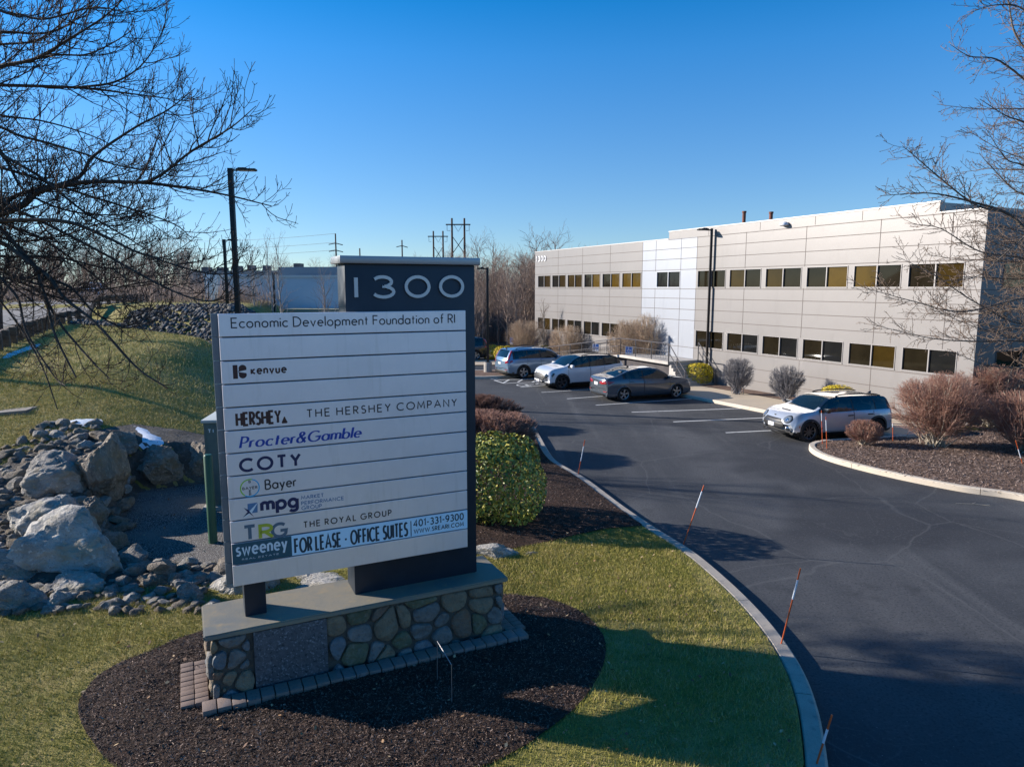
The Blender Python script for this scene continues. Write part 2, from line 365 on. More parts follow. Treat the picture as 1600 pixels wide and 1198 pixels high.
# ---- road markings
pm = MB()
def line_seg(a, b, w=.11):
    d = np.array(b) - np.array(a); l = np.hypot(*d); n = np.array([-d[1], d[0]]) / l * w / 2; k = max(1, int(l / 1.5))
    for i in range(k):
        p = np.array(a) + d * i / k; q = np.array(a) + d * (i + 1) / k
        pm.add([(*(p - n), zl(p[1]) + .005), (*(q - n), zl(q[1]) + .005), (*(q + n), zl(q[1]) + .005), (*(p + n), zl(p[1]) + .005)], [(0, 1, 2, 3)])
def px_line(a, b, ext=0., w=.11):
    A = G(*a)[:2]; B = G(*b)[:2]; d = (B - A) / np.linalg.norm(B - A); line_seg(A, B + d * ext, w)
px_line((1134, 676), (1195, 673), 3.2); px_line((1052, 659), (1188, 653), 1.0); px_line((987, 644), (1160, 638), .0)
px_line((931, 633), (1050, 625), 1.2); px_line((886, 623), (940, 619), 3.4); px_line((846, 613), (910, 609), 2.8); px_line((813, 605), (850, 602), 3.6)
px_line((772, 594), (788, 599), 0, .12); px_line((788, 599), (836, 597), 2, .12); px_line((772, 594), (800, 593), 2.5, .12)
px_line((787, 598), (796, 593), 0, .12); px_line((809, 597), (816, 593), 0, .12); px_line((832, 597), (842, 592), 0, .12)
# painted wheelchair marks (reduced to their strokes)
for (u, v, sc) in [(822, 601.5, 1.), (774, 590.5, 1.)]:
    c = G(u, v)[:2]; ax_ = np.array([.91, .41]); ay_ = np.array([-.41, .91])
    q = lambda x, y: c + ax_ * x * sc + ay_ * y * sc
    arc = [q(.42 * math.cos(t) - .1, .42 * math.sin(t)) for t in np.linspace(.7, 5.4, 14)]
    for i in range(13): line_seg(arc[i], arc[i + 1], .1)
    line_seg(q(.55, .12), q(.0, .12), .12); line_seg(q(0, .12), q(0, -.3), .1); line_seg(q(0, -.3), q(-.5, -.5), .1); line_seg(q(.75, .05), q(.75, .25), .16)
tag(pm.build('road_marking', m_paint), kind='structure')

# ---- beds on the lawn side
OVAL_PX = [(122, 1110), (135, 1075), (170, 1045), (230, 1020), (320, 985), (450, 960), (600, 940), (740, 930), (830, 932), (900, 952), (942, 990), (942, 1040), (905, 1100), (850, 1145), (790, 1180), (700, 1215), (560, 1250), (420, 1262), (280, 1245), (190, 1205), (145, 1160)]
OVAL = [tuple(G(u, v, .14)[:2]) for u, v in OVAL_PX]; OVAL_S = catmull(OVAL, 4, True)
def z_oval(x, y): return T(x, y) + .015 + .05 * smooth(-sdpoly(x, y, OVAL_S) / .6) + .022 * nz(x, y, 3.1) + .014 * nz(x, y, 8)
tag(drape('sign_mulch_bed', OVAL_S, z_oval, .14, m_mulch), kind='structure')
bed_px = [(1003, 822), (950, 826), (900, 836), (850, 848), (800, 858), (745, 866)]
BED = [tuple(G(u, v, .14)[:2]) for u, v in bed_px]
BED = [(-2.2, 13.2)] + BED[::-1] + [(xk(y) - .01, y) for y in np.arange(BED[0][1] + .1, 31, .7)] + [(-4.5, 30), (-3.8, 24), (-2.6, 18.6), (-2.2, 17.5)]
def z_bed(x, y): return T(x, y) + .03 + .05 * smooth(-sdpoly(x, y, BED) / .6) + .02 * nz(x, y, 3.1)
tag(drape('shrub_mulch_bed', BED, z_bed, .3, m_mulch), kind='structure')
PITS = [(x * 1.0, y) for x, y in PIT]
ROCKY = [(-5.3, 11.3), (-7.5, 11.15), (-9.8, 11.4), (-11.6, 12.6), (-12.2, 15.0), (-11.6, 17.2), (-10.6, 19.0), (-8.4, 19.6), (-5.2, 19.6), (-4.2, 18.6), (-5.5, 18.5), (-7.4, 18.1), (-9.3, 16.9), (-8.8, 15.2), (-7.8, 13.5), (-6.8, 12.5), (-5.0, 12.25)]
m_soil = mat('stony_soil', (.085, .072, .058), .95, layers=[(5, (.15, .13, .11), .45, .7, 6), (16, (.22, .20, .18), .58, .72, 4), (2, (.05, .042, .035), .45, .7)], bump=(18, .9, .06))
tag(drape('stony_soil', ROCKY, lambda x, y: T(x, y) + .025 + .03 * nz(x, y, 3), .2, m_soil), kind='structure')
tag(drape('gravel_pad', PITS, lambda x, y: .095 + .02 * nz(x, y, 2), .3, m_gravel), kind='structure')
# ---- the higher road on the left, behind the timber guard rail
RAIL = [(-17.0, 17.0), (-19.4, 24), (-22.0, 30.5), (-25.0, 37), (-28.7, 45), (-34.5, 62), (-41, 80), (-52, 110)]
RAIL_S = catmull(RAIL, 6)
m_road = mat('road_asphalt', (.14, .135, .13), .85, layers=[(.3, (.19, .18, .17), .4, .7), (40, (.09, .09, .09), .55, .75, 3)], bump=(60, .2, .01))
rd = MB(); vs = []; nR = len(RAIL_S)
for i, p in enumerate(RAIL_S):
    a_ = RAIL_S[max(0, i - 1)]; b_ = RAIL_S[min(nR - 1, i + 1)]; tx, ty = b_[0] - a_[0], b_[1] - a_[1]; l = math.hypot(tx, ty)
    for o in (.6, 3.5, 6.5, 9.6): x, y = p[0] - ty / l * o, p[1] + tx / l * o; vs.append((x, y, T(x, y) + .05))
rd.add(vs, [(i * 4 + j, (i + 1) * 4 + j, (i + 1) * 4 + j + 1, i * 4 + j + 1) for i in range(nR - 1) for j in range(3)])
tag(rd.build('upper_road', m_road, smooth=True), kind='structure')
# ---- far car park island behind the sign
far_isl = [tuple(G(u, v)[:2]) for u, v in [(700, 592), (760, 592), (830, 588), (838, 583), (800, 580), (700, 582)]]
tag(drape('parking_island', far_isl, lambda x, y: zl(y) + .13, .6, m_mulch2), kind='structure')
kerb_line('parking_island_kerb', densify(far_isl, .5, False), m_kerb2, .2, .15, seg=3., side=1)
tag(drape('far_path', [tuple(G(u, v)[:2]) for u, v in [(700, 572), (840, 570), (850, 563), (700, 564)]], lambda x, y: zl(y) + .06, .8, m_walk), kind='structure')
# ---- snow left in the shade of the rocks
def snow_patch(px, h):
    P = catmull([tuple(GT(u, v, Tq)[:2]) for u, v in px], 6, True); P = [(x + .07 * nz(x, y, 9), y + .09 * nz(x, y, 8, 3)) for x, y in P]
    tag(drape('snow_patch', P, lambda x, y: T(x, y) + .02 + h * smooth(-sdpoly(x, y, P) / .15), .1, m_snow), kind='structure')
snow_patch([(204, 667), (218, 668), (236, 676), (255, 690), (250, 700), (225, 705), (213, 700), (222, 690), (216, 676)], .03)
snow_patch([(104, 660), (125, 656), (160, 658), (150, 665), (118, 668)], .03)
snow_patch([(12, 553), (58, 538), (62, 541), (36, 551), (8, 561)], .008)

# ---- ridge added out of view on the left to darken office window reflections
rg_ = MB(); yy_ = list(np.linspace(-160, 60, 23)); pr = [(-70, 0), (-85, 7), (-105, 14), (-130, 17), (-170, 18)]
rg_.add([(x + 4 * nz(y, x, .03), y, h * (1 + .25 * nz(y, x, .06)) * smooth((62 - y) / 25) - .3) for y in yy_ for x, h in pr], [(j * 5 + i, j * 5 + i + 1, j * 5 + 6 + i, j * 5 + 5 + i) for j in range(22) for i in range(4)])
tag(rg_.build('reflection_ridge', m_far, smooth=True), kind='structure')

# ================================================================ stroke lettering
def A(cx, cy, rx, ry, a0, a1, n=None):
    n = n or max(4, int(abs(a1 - a0) / 15)); return [(cx + rx * math.cos(R(a0 + (a1 - a0) * i / n)), cy + ry * math.sin(R(a0 + (a1 - a0) * i / n))) for i in range(n + 1)]
XH = .60
GL = {
 'A': (.78, [[(0, 0), (.39, 1), (.78, 0)], [(.15, .34), (.63, .34)]]),
 'B': (.52, [[(0, 0), (0, 1)], [(0, 1), (.24, 1)] + A(.24, .76, .22, .24, 90, -90) + [(0, .52)], [(0, .52), (.26, .52)] + A(.26, .26, .26, .26, 90, -90) + [(0, 0)]]),
 'C': (.80, [A(.48, .5, .48, .5, 48, 312)]),
 'D': (.70, [[(0, 0), (0, 1), (.22, 1)] + A(.22, .5, .48, .5, 90, -90) + [(0, 0)]]),
 'E': (.50, [[(.5, 1), (0, 1), (0, 0), (.5, 0)], [(0, .52), (.45, .52)]]),
 'F': (.46, [[(.46, 1), (0, 1), (0, 0)], [(0, .52), (.42, .52)]]),
 'G': (.90, [A(.48, .5, .48, .5, 48, 300) + [(.86, .2), (.9, .46), (.52, .46)]]),
 'H': (.62, [[(0, 0), (0, 1)], [(.62, 0), (.62, 1)], [(0, .52), (.62, .52)]]),
 'I': (.0, [[(0, 0), (0, 1)]]),
 'K': (.56, [[(0, 0), (0, 1)], [(.54, 1), (.03, .48), (.56, 0)]]),
 'L': (.44, [[(0, 1), (0, 0), (.44, 0)]]),
 'M': (.84, [[(0, 0), (.08, 1), (.42, .2), (.76, 1), (.84, 0)]]),
 'N': (.66, [[(0, 0), (0, 1), (.66, 0), (.66, 1)]]),
 'O': (.94, [A(.47, .5, .47, .5, 90, 450)]),
 'P': (.48, [[(0, 0), (0, 1), (.22, 1)] + A(.22, .73, .26, .27, 90, -90) + [(0, .46)]]),
 'R': (.52, [[(0, 0), (0, 1), (.22, 1)] + A(.22, .74, .26, .26, 90, -90) + [(0, .48)], [(.2, .48), (.52, 0)]]),
 'S': (.46, [A(.24, .75, .21, .25, 40, 250) + A(.22, .26, .24, .26, 75, -145)]),
 'T': (.56, [[(0, 1), (.56, 1)], [(.28, 1), (.28, 0)]]),
 'U': (.58, [[(0, 1), (0, .29)] + A(.29, .29, .29, .29, 180, 360) + [(.58, 1)]]),
 'W': (1.1, [[(0, 1), (.27, 0), (.55, .92), (.83, 0), (1.1, 1)]]),
 'Y': (.60, [[(0, 1), (.3, .48), (.6, 1)], [(.3, .48), (.3, 0)]]),
 'a': (.52, [A(.26, .3, .26, .3, 90, 450), [(.52, XH), (.52, 0)]]),
 'b': (.52, [A(.26, .3, .26, .3, 90, 450), [(0, 1.05), (0, 0)]]),
 'c': (.44, [A(.27, .3, .27, .3, 45, 315)]),
 'd': (.52, [A(.26, .3, .26, .3, 90, 450), [(.52, 1.05), (.52, 0)]]),
 'e': (.52, [[(.02, .32), (.52, .32)] + A(.27, .3, .255, .3, 5, 315)]),
 'f': (.28, [A(.28, .88, .16, .15, 80, 180) + [(.12, 0)], [(0, XH), (.27, XH)]]),
 'g': (.52, [A(.26, .3, .26, .3, 90, 450), [(.52, XH), (.52, -.1)] + A(.27, -.1, .25, .22, 0, -150)]),
 'i': (.0, [[(0, XH), (0, 0)], [(0, .80), (0, .92)]]),
 'k': (.40, [[(0, 0), (0, XH)], [(.4, XH), (.02, .29), (.42, 0)]]),
 'l': (.0, [[(0, 1.05), (0, 0)]]),
 'm': (.72, [[(0, 0), (0, XH)], [(0, .38)] + A(.18, .42, .18, .18, 180, 0) + [(.36, 0)], [(.36, .40)] + A(.54, .42, .18, .18, 180, 0) + [(.72, 0)]]),
 'n': (.40, [[(0, 0), (0, XH)], [(0, .38)] + A(.2, .40, .2, .2, 180, 0) + [(.4, 0)]]),
 'o': (.54, [A(.27, .3, .27, .3, 90, 450)]),
 'p': (.52, [A(.26, .3, .26, .3, 90, 450), [(0, XH), (0, -.34)]]),
 'r': (.24, [[(0, 0), (0, XH)], [(0, .36)] + A(.2, .40, .2, .2, 180, 70)]),
 's': (.34, [A(.18, .455, .15, .145, 40, 250) + A(.17, .155, .17, .155, 75, -145)]),
 't': (.28, [[(.13, .88), (.13, 0)], [(0, XH), (.28, XH)]]),
 'u': (.40, [[(0, XH), (0, .2)] + A(.2, .2, .2, .2, 180, 360) + [(.4, XH)]]),
 'v': (.46, [[(0, XH), (.23, 0), (.46, XH)]]),
 'w': (.72, [[(0, XH), (.18, 0), (.36, .54), (.54, 0), (.72, XH)]]),
 'y': (.46, [[(0, XH), (.24, .02)], [(.46, XH), (.13, -.32)]]),
 '0': (.58, [A(.29, .5, .29, .5, 90, 450)]), '1': (.18, [[(0, .82), (.18, 1), (.18, 0)]]),
 '3': (.5, [A(.25, .76, .21, .24, 150, -80) + A(.24, .26, .26, .26, 80, -150)]),
 '4': (.58, [[(.44, 0), (.44, 1), (0, .28), (.58, .28)]]),
 '9': (.52, [A(.26, .7, .26, .3, 0, 360) + A(.0, .7, .52, .7, 0, -75)]),
 '-': (.30, [[(0, .44), (.30, .44)]]), '.': (.06, [[(.03, -.02), (.03, .09)]]), '|': (.0, [[(0, -.1), (0, 1.05)]]),
 '&': (.66, [[(.66, 0), (.18, .68)] + A(.31, .82, .16, .17, 215, -20) + [(.2, .52)] + A(.24, .27, .24, .27, 120, 330) + [(.62, .5)]]),
}
def stroke(mb, pts, w, tr, y, nib=None, depth=0., mi=0):
    """one pen stroke as a flat (or deep) ribbon; tr maps (x, z) to local; y = distance of its face"""
    P = [np.array(p, float) for p in pts]; Q = [P[0]]
    for p in P[1:]:
        if np.linalg.norm(p - Q[-1]) > 1e-5: Q.append(p)
    P = Q; n = len(P)
    if n < 2: return
    closed = n > 3 and np.linalg.norm(P[0] - P[-1]) < 1e-4
    if closed: P = P[:-1]; n -= 1
    L_ = []
    for i in range(n):
        a = P[i - 1] if (closed or i > 0) else None; b = P[(i + 1) % n] if (closed or i < n - 1) else None
        d0 = (P[i] - a) if a is not None else (b - P[i]); d1 = (b - P[i]) if b is not None else d0
        d0 = d0 / np.linalg.norm(d0); d1 = d1 / np.linalg.norm(d1)
        n0 = np.array([-d0[1], d0[0]]); n1 = np.array([-d1[1], d1[0]]); m = n0 + n1; l = np.linalg.norm(m)
        m = n0 if l < .1 else m / l; sc = min(1.9, 1 / max(.3, float(m @ n0)))
        ww = w
        if nib: t = d0 + d1; t = t / (np.linalg.norm(t) or 1); ww = w * (nib + (1 - nib) * abs(t[1]) ** 1.3)
        L_.append((P[i] + m * ww * .5 * sc, P[i] - m * ww * .5 * sc))
    vs = [];
    for a, b in L_: vs += [(*tr(*a), ), (*tr(*b), )]
    F3 = [(q[0], y, q[1]) for q in vs]; k = n if closed else n - 1
    fs = [(2 * i, 2 * i + 1, 2 * ((i + 1) % n) + 1, 2 * ((i + 1) % n)) for i in range(k)]
    if depth:
        m2 = len(F3); F3 = F3 + [(q[0], y + depth, q[1]) for q in vs]
        for i in range(k):
            j = (i + 1) % n; fs += [(2 * i, 2 * j, m2 + 2 * j, m2 + 2 * i), (2 * i + 1, m2 + 2 * i + 1, m2 + 2 * j + 1, 2 * j + 1)]
        if not closed: fs += [(0, m2, m2 + 1, 1), (2 * n - 2, 2 * n - 1, m2 + 2 * n - 1, m2 + 2 * n - 2)]
    mb.add(F3, fs, mi)
def text(mb, s, x0, x1, z0, cap, y, w=.1, gap=.17, nib=None, shear=0., space=.42, mi=0, depth=0., tilt=0.):
    """letters set between x0 and x1 on baseline z0, cap height cap, pen width w (of the cap height)"""
    adv = 0; items = []
    for ch in s:
        if ch == ' ': adv += space; continue
        wd, st = GL[ch]; items.append((adv, st)); adv += wd + gap + w * .9
    total = adv - gap - w * .9 + w; k = (x1 - x0) / (total * cap); pen = w * cap
    yy = y
    for off, st in items:
        for pl in st:
            q = [((off + w / 2 + px) * cap * k, (w / 2 + pz * (1 - w)) * cap) for px, pz in pl]
            stroke(mb, q, pen, lambda X, Z: (x0 + X + Z * shear, z0 + Z + X * tilt), yy, nib, depth, mi); yy -= .0002
            if yy < y - .0026: yy = y
    return mb
# ================================================================ the sign
SAZ = R(64.6); SE = np.array([math.sin(SAZ), math.cos(SAZ), 0]); SN = np.array([SE[1], -SE[0], 0])
SP0 = np.array([-.519, 9.713, 0.]); SGZ = .13
sign = empty('monument_sign', (SP0[0], SP0[1], SGZ), math.pi / 2 - SAZ, 'tall tenant directory sign headed 1300 with grey name panels on a fieldstone base', 'sign')
def SL(u, v, y):                         # pixel -> local x, z on the plane at local y
    d = ray(u, v); P = SP0 - SN * y; t = float((P - np.array([0, 0, CAMH])) @ SN) / float(d @ SN)
    q = np.array([0, 0, CAMH]) + d * t; return float((q - SP0) @ SE), float(q[2] - SGZ)
def SW(x, y): q = SP0 + SE * x - SN * y; return q[0], q[1]
m_navy = mat('dark_blue_metal', (.011, .020, .034), .45, .2, layers=[(3, (.016, .027, .044), .4, .7)], bump=(2, .03, .02))
m_capm = mat('sign_cap_metal', (.30, .32, .34), .4, .6)
m_panel = mat('silver_panel', (.80, .775, .81), .40, .5, layers=[(1.2, (.73, .71, .745), .45, .75), (6, (.84, .81, .84), .55, .8), (2.2, (.70, .68, .70), .56, .75, 6, (5, 5, .5))], bump=(1.3, .12, .03))
m_edge = mat('panel_edge', (.13, .165, .20), .45, .4)
m_letter = mat('raised_letter', (.42, .46, .50), .35, .5)
m_slab = mat('bluestone', (.22, .195, .145), .75, layers=[(1.6, (.145, .15, .14), .42, .66), (5, (.30, .23, .13), .55, .8), (40, (.12, .12, .11), .6, .8)], bump=(25, .25, .01))
Z0 = -SGZ; TOP = 1.05
pil = MB(); pil.bbox(-1.795, -.0, 0, .46, TOP - SGZ, 5.50 - SGZ, .012)
pillar = pil.build('pillar', m_navy, sign, auto=40)
c = MB(); c.bbox(-1.865, .06, -.07, .53, 5.503 - SGZ, 5.60 - SGZ, .012); c.build('pillar_cap', m_capm, sign, auto=40)
# 1300
x1, zt = SL(553, 431, -.02); x2, zb_ = SL(725, 466, -.02)
def digit(ch, u0, u1, v0, v1):
    xa, za = SL(u0, v0, -.03); xb, zb = SL(u1, v1, -.03); mb = MB(); w = .042; sx = (xb - xa - w); sz = za - zb - w
    gl = {'1': [[(.5, 0), (.5, 1)]], '3': [A(.46, .76, .44, .24, 150, -70) + [(.62, .53), (.45, .53)], [(.55, .535), (.7, .52)] + A(.5, .26, .5, .26, 65, -155)], '0': [A(.5, .5, .5, .5, 90, 450, 36)]}[ch]
    yy = -.03
    for pl in gl:
        stroke(mb, [(xa + w / 2 + px * sx, zb + w / 2 + pz * sz) for px, pz in pl], w if ch != '1' else w * 1.15, lambda X, Z: (X, Z), yy, None, .03); yy -= .001
    mb.build('digit', m_letter, sign)
digit('1', 551, 562, 431, 467); digit('3', 580, 618, 430, 466.5); digit('0', 632, 673, 430, 465.5); digit('0', 686, 725.5, 430, 465)
# frame post on the left and rails behind the panels
p = MB(); p.bbox(-3.20, -2.94, -.04, .26, TOP - SGZ, 4.86 - SGZ, .01); p.build('post', m_navy, sign, auto=40)
PY = -.20
xl0, z_top = SL(339, 490, PY); xl1, z_bot = SL(367, 919, PY); xr0, zr0 = SL(726.5, 484, PY); xr1, zr1 = SL(731.5, 853, PY)
PX0, PX1 = (xl0 + xl1) / 2, (xr0 + xr1) / 2; PZ1, PZ0 = (z_top + zr0) / 2, (z_bot + zr1) / 2
fr = MB(); fr.box(PX0 + .03, PX1 - .02, PY + .07, -.045, PZ0 + .05, PZ1 - .03); fr.build('panel_frame', m_navy, sign)
PH = (PZ1 - PZ0) / 12
panels = []
for i in range(12):
    zc1 = PZ1 - i * PH; mb = MB(); g_ = .008
    mb.bbox(PX0, PX1, PY, PY + .10, zc1 - PH + g_, zc1 - g_, .004)
    mb.box(PX0 - .078, PX0 + .03, PY + .102, -.05, zc1 - PH + g_ * .6, zc1 - g_ * .6, 1)
    panels.append(mb.build('tenant_panel', [m_panel, m_edge], sign))
def ink(name, c_): return mat(name, c_, .5)
k_dk = ink('ink_charcoal', (.030, .028, .035)); k_br = ink('ink_brown', (.055, .016, .013)); k_bl = ink('ink_blue', (.010, .055, .36)); k_nv = ink('ink_navy', (.010, .018, .085))
k_st = ink('ink_steel', (.09, .20, .36)); k_gy = ink('ink_grey', (.10, .15, .20)); k_ye = ink('ink_yellow', (.50, .48, .04)); k_te = ink('ink_teal', (.012, .085, .12)); k_wh = ink('ink_white', (.75, .78, .80))
k_gr = ink('ink_green', (.30, .60, .05)); k_cy = ink('ink_cyan', (.03, .42, .70)); k_dt = ink('ink_dark_teal', (.015, .04, .06))
IY = PY - .0015
def T_(i, s, a, b, m, cap_px=None, w=.1, cap=None, name='lettering', **kw):
    """a, b: pixels of the left and right end of the baseline"""
    xa, za = SL(*a, PY); xb, zb = SL(*b, PY); mb = MB()
    text(mb, s, xa, xb, (za + zb) / 2, cap, IY, w, **kw); return mb.build(name, m, panels[i])
T_(0, 'Economic Development Foundation of RI', (361, 515.5), (711, 503), k_dk, cap=.128, w=.115, gap=.12, space=.36)
T_(2, 'kenvue', (392, 585.8), (448, 582.2), k_br, cap=.115, w=.17, gap=.16)
mb = MB(); xa, za = SL(364.5, 592, PY); xb, _ = SL(372, 592, PY); xc, _ = SL(386, 592, PY); hh = .165; mb.add([(xa, IY, za), (xb, IY, za), (xb, IY, za + hh), (xa, IY, za + hh)], [(0, 1, 2, 3)])
for sgn in (1, -1):
    pts = [(xb + .004, za + hh / 2 + sgn * .001)]; r_ = hh * .27; cx = xc - r_; cz = za + hh / 2 + sgn * (hh / 2 - r_)
    arc = A(cx, cz, r_, r_, 225 if sgn > 0 else 135, (225 - 250) if sgn > 0 else (135 + 250), 10)
    q = [(x, IY - .0004 * (1 + sgn), z) for x, z in pts + arc[1:]]
    mb.add(q, [tuple(range(len(q)))])
mb.build('emblem', k_br, panels[2])
T_(4, 'HERSHEY', (369.5, 667.5), (439, 661), k_br, cap=.178, w=.165, gap=.14)
mb = MB(); xa, za = SL(440, 661.5, PY); xb, _ = SL(449.5, 661, PY); xm = (xa + xb) / 2
mb.add([(xa, IY, za + .012), (xa + .01, IY, za), (xb - .01, IY, za), (xb, IY, za + .012), (xm + .02, IY, za + .045), (xm + .004, IY, za + .085), (xm - .004, IY, za + .085), (xm - .02, IY, za + .045)], [tuple(range(8))]); mb.build('emblem', k_br, panels[4])
T_(4, 'THE HERSHEY COMPANY', (479, 653), (714, 634.5), k_dk, cap=.110, w=.135, gap=.28, space=.42)
T_(5, 'Procter&Gamble', (373, 702), (564, 684), k_bl, cap=.160, w=.19, gap=.06, nib=.38, shear=.22)
T_(6, 'COTY', (374, 738), (471, 729), k_nv, cap=.178, w=.19, gap=.22)
# roundel with crossed name
mb = MB(); xc, zc = SL(390.5, 762, PY); r_ = .108
stroke(mb, A(xc, zc, r_, r_, 75, 235), .014, lambda X, Z: (X, Z), IY); mb.build('emblem', k_gr, panels[7])
mb = MB(); stroke(mb, A(xc, zc, r_, r_, 235, 435), .014, lambda X, Z: (X, Z), IY); mb.build('emblem', k_cy, panels[7])
mb = MB(); text(mb, 'BAYER', xc - r_ * .82, xc + r_ * .82, zc - .018, .036, IY, .18, gap=.12)
for ch, dz in (('B', .062), ('A', .022 + .001), ('E', -.058), ('R', -.098)):
    if ch != 'A': text(mb, ch, xc - .014, xc + .014, zc + dz - (.0 if dz > 0 else .0), .034, IY - .001, .18)
mb.build('lettering', k_dk, panels[7])
T_(7, 'Bayer', (414, 766), (463.5, 759), k_dk, cap=.135, w=.13, gap=.10)
# compass emblem
mb = MB(); q = lambda u, v, y=IY: (SL(u, v, PY)[0], y, SL(u, v, PY)[1])
mb.add([q(386.5, 787), q(402.5, 784.5), q(402.5, 800), q(387.5, 802)], [(0, 1, 2, 3)], 0)
mb.add([q(379.5, 809, IY - .0006), q(404, 783, IY - .0006), q(393, 802, IY - .0006)], [(0, 1, 2)], 1); mb.add([q(380.5, 793, IY - .0009), q(388, 796, IY - .0009), q(397, 807, IY - .0009), q(387.5, 800, IY - .0009)], [(0, 1, 2, 3)], 2)
mb.add([q(379.5, 808, IY - .0012), q(388, 798, IY - .0012), q(390, 801, IY - .0012)], [(0, 1, 2)], 2); mb.build('emblem', [k_st, k_wh, k_nv], panels[8])
T_(8, 'mpg', (407, 799.5), (467, 793), k_nv, cap=.205, w=.20, gap=.06)
T_(8, 'MARKET', (470.5, 780), (506, 776.5), k_st, cap=.052, w=.17, gap=.13); T_(8, 'PERFORMANCE', (470.5, 788.5), (537.5, 781.5), k_st, cap=.052, w=.17, gap=.13); T_(8, 'GROUP', (471, 796.5), (503, 793), k_st, cap=.052, w=.17, gap=.13)
T_(9, 'T', (380, 845.5), (402, 843), k_gy, cap=.205, w=.20); T_(9, 'G', (424, 841.5), (450, 838.5), k_gy, cap=.205, w=.19)
xa, za = SL(403.5, 843, PY); xb, zb = SL(430, 840, PY); mb = MB(); text(mb, 'R', xa, xb, (za + zb) / 2, .20, IY - .003, .20); mb.build('lettering', k_ye, panels[9])
T_(9, 'THE ROYAL GROUP', (474, 822.5), (612, 807.5), k_dk, cap=.088, w=.16, gap=.28, space=.4)
# lease banner
mb = MB(); zt_ = PZ1 - 10 * PH - .010; zb_ = PZ1 - 11 * PH + .008; xs_ = SL(456, 855, PY)[0]; YB = PY - .003
mb.box(PX0 + .004, xs_, YB, PY - .0002, zb_, zt_, 0); mb.box(xs_, PX1 - .002, YB, PY - .0002, zb_, zt_, 1)
ban = mb.build('lease_banner', [k_te, ink('ink_pale', (.66, .84, .95))], panels[10]); tag(ban, 'teal and white lease banner')
IY = YB - .0015
mb = MB()
def TB(mb, s, a, b, cap, w, **kw):
    xa, za = SL(*a, YB); xb, zb = SL(*b, YB); text(mb, s, xa, xb, (za + zb) / 2, cap, IY, w, **kw)
TB(mb, 'sweeney', (369, 868), (449, 859), .185, .13, gap=.16); mb.build('lettering', k_wh, panels[10]); mb = MB(); TB(mb, 'REAL ESTATE', (378, 874.5), (436, 866.5), .022, .14, gap=.2); mb.build('lettering', k_wh, panels[10])
mb = MB(); TB(mb, 'FOR LEASE - OFFICE SUITES', (461, 866), (637, 836.5), .205, .128, gap=.20, space=.4); mb.build('lettering', k_dt, panels[10]); mb = MB(); TB(mb, '|', (641.8, 836), (643, 836), .2, .06); mb.build('divider', k_dt, panels[10]); mb = MB()
TB(mb, '401-331-9300', (646, 824), (724.5, 811), .105, .15, gap=.16); mb.build('lettering', k_dt, panels[10]); mb = MB(); TB(mb, 'WWW.SREARI.COM', (646.5, 833.5), (724.5, 821.5), .066, .16, gap=.16); mb.build('lettering', k_dt, panels[10])

# ---- fieldstone base
BX0, BX1, BY0, BY1 = -3.64, .28, -.31, .50
m_mort = mat('mortar', (.085, .078, .066), .95, layers=[(12, (.055, .05, .045), .45, .7), (60, (.12, .11, .10), .6, .8)], bump=(40, .6, .02))
def stone_m(nm, c1, c2, c3):
    c1, c2, c3 = [tuple(x * .78 for x in c) for c in (c1, c2, c3)]; return mat(nm, c1, .85, layers=[(4, c2, .4, .65, 6), (14, c3, .5, .75, 5), (90, (.1, .1, .1), .6, .8, 2)], bump=(16, .9, .05))
m_st = [stone_m('fieldstone_grey', (.20, .19, .175), (.29, .27, .25), (.12, .115, .11)), stone_m('fieldstone_tan', (.26, .20, .135), (.33, .26, .17), (.17, .14, .10)),
        stone_m('fieldstone_rust', (.25, .145, .085), (.20, .15, .12), (.30, .2, .13)), stone_m('fieldstone_blue', (.17, .19, .21), (.24, .25, .26), (.11, .13, .15)), stone_m('fieldstone_moss', (.19, .18, .10), (.12, .13, .075), (.27, .24, .18))]
base = MB(); base.box(BX0 + .02, BX1 - .02, BY0 + .02, BY1 - .02, -.15, .85); base.build('stone_base', m_mort, sign)
def voro(w, h, seeds):
    cells = []
    for i, (sx, sy, wt) in enumerate(seeds):
        poly = [(0, 0), (w, 0), (w, h), (0, h)]
        for j, (tx, ty, wt2) in enumerate(seeds):
            if i == j: continue
            dx, dy = tx - sx, ty - sy; d2 = dx * dx + dy * dy
            if d2 > 4: continue
            m = .5 * (tx * tx + ty * ty - wt2 - (sx * sx + sy * sy - wt)); np_ = []
            for a_ in range(len(poly)):
                P, Q = poly[a_], poly[(a_ + 1) % len(poly)]; sp = P[0] * dx + P[1] * dy - m; sq = Q[0] * dx + Q[1] * dy - m
                if sp <= 0: np_.append(P)
                if sp * sq < 0: t = sp / (sp - sq); np_.append((P[0] + (Q[0] - P[0]) * t, P[1] + (Q[1] - P[1]) * t))
            poly = np_
            if len(poly) < 3: break
        if len(poly) >= 3: cells.append(poly)
    return cells
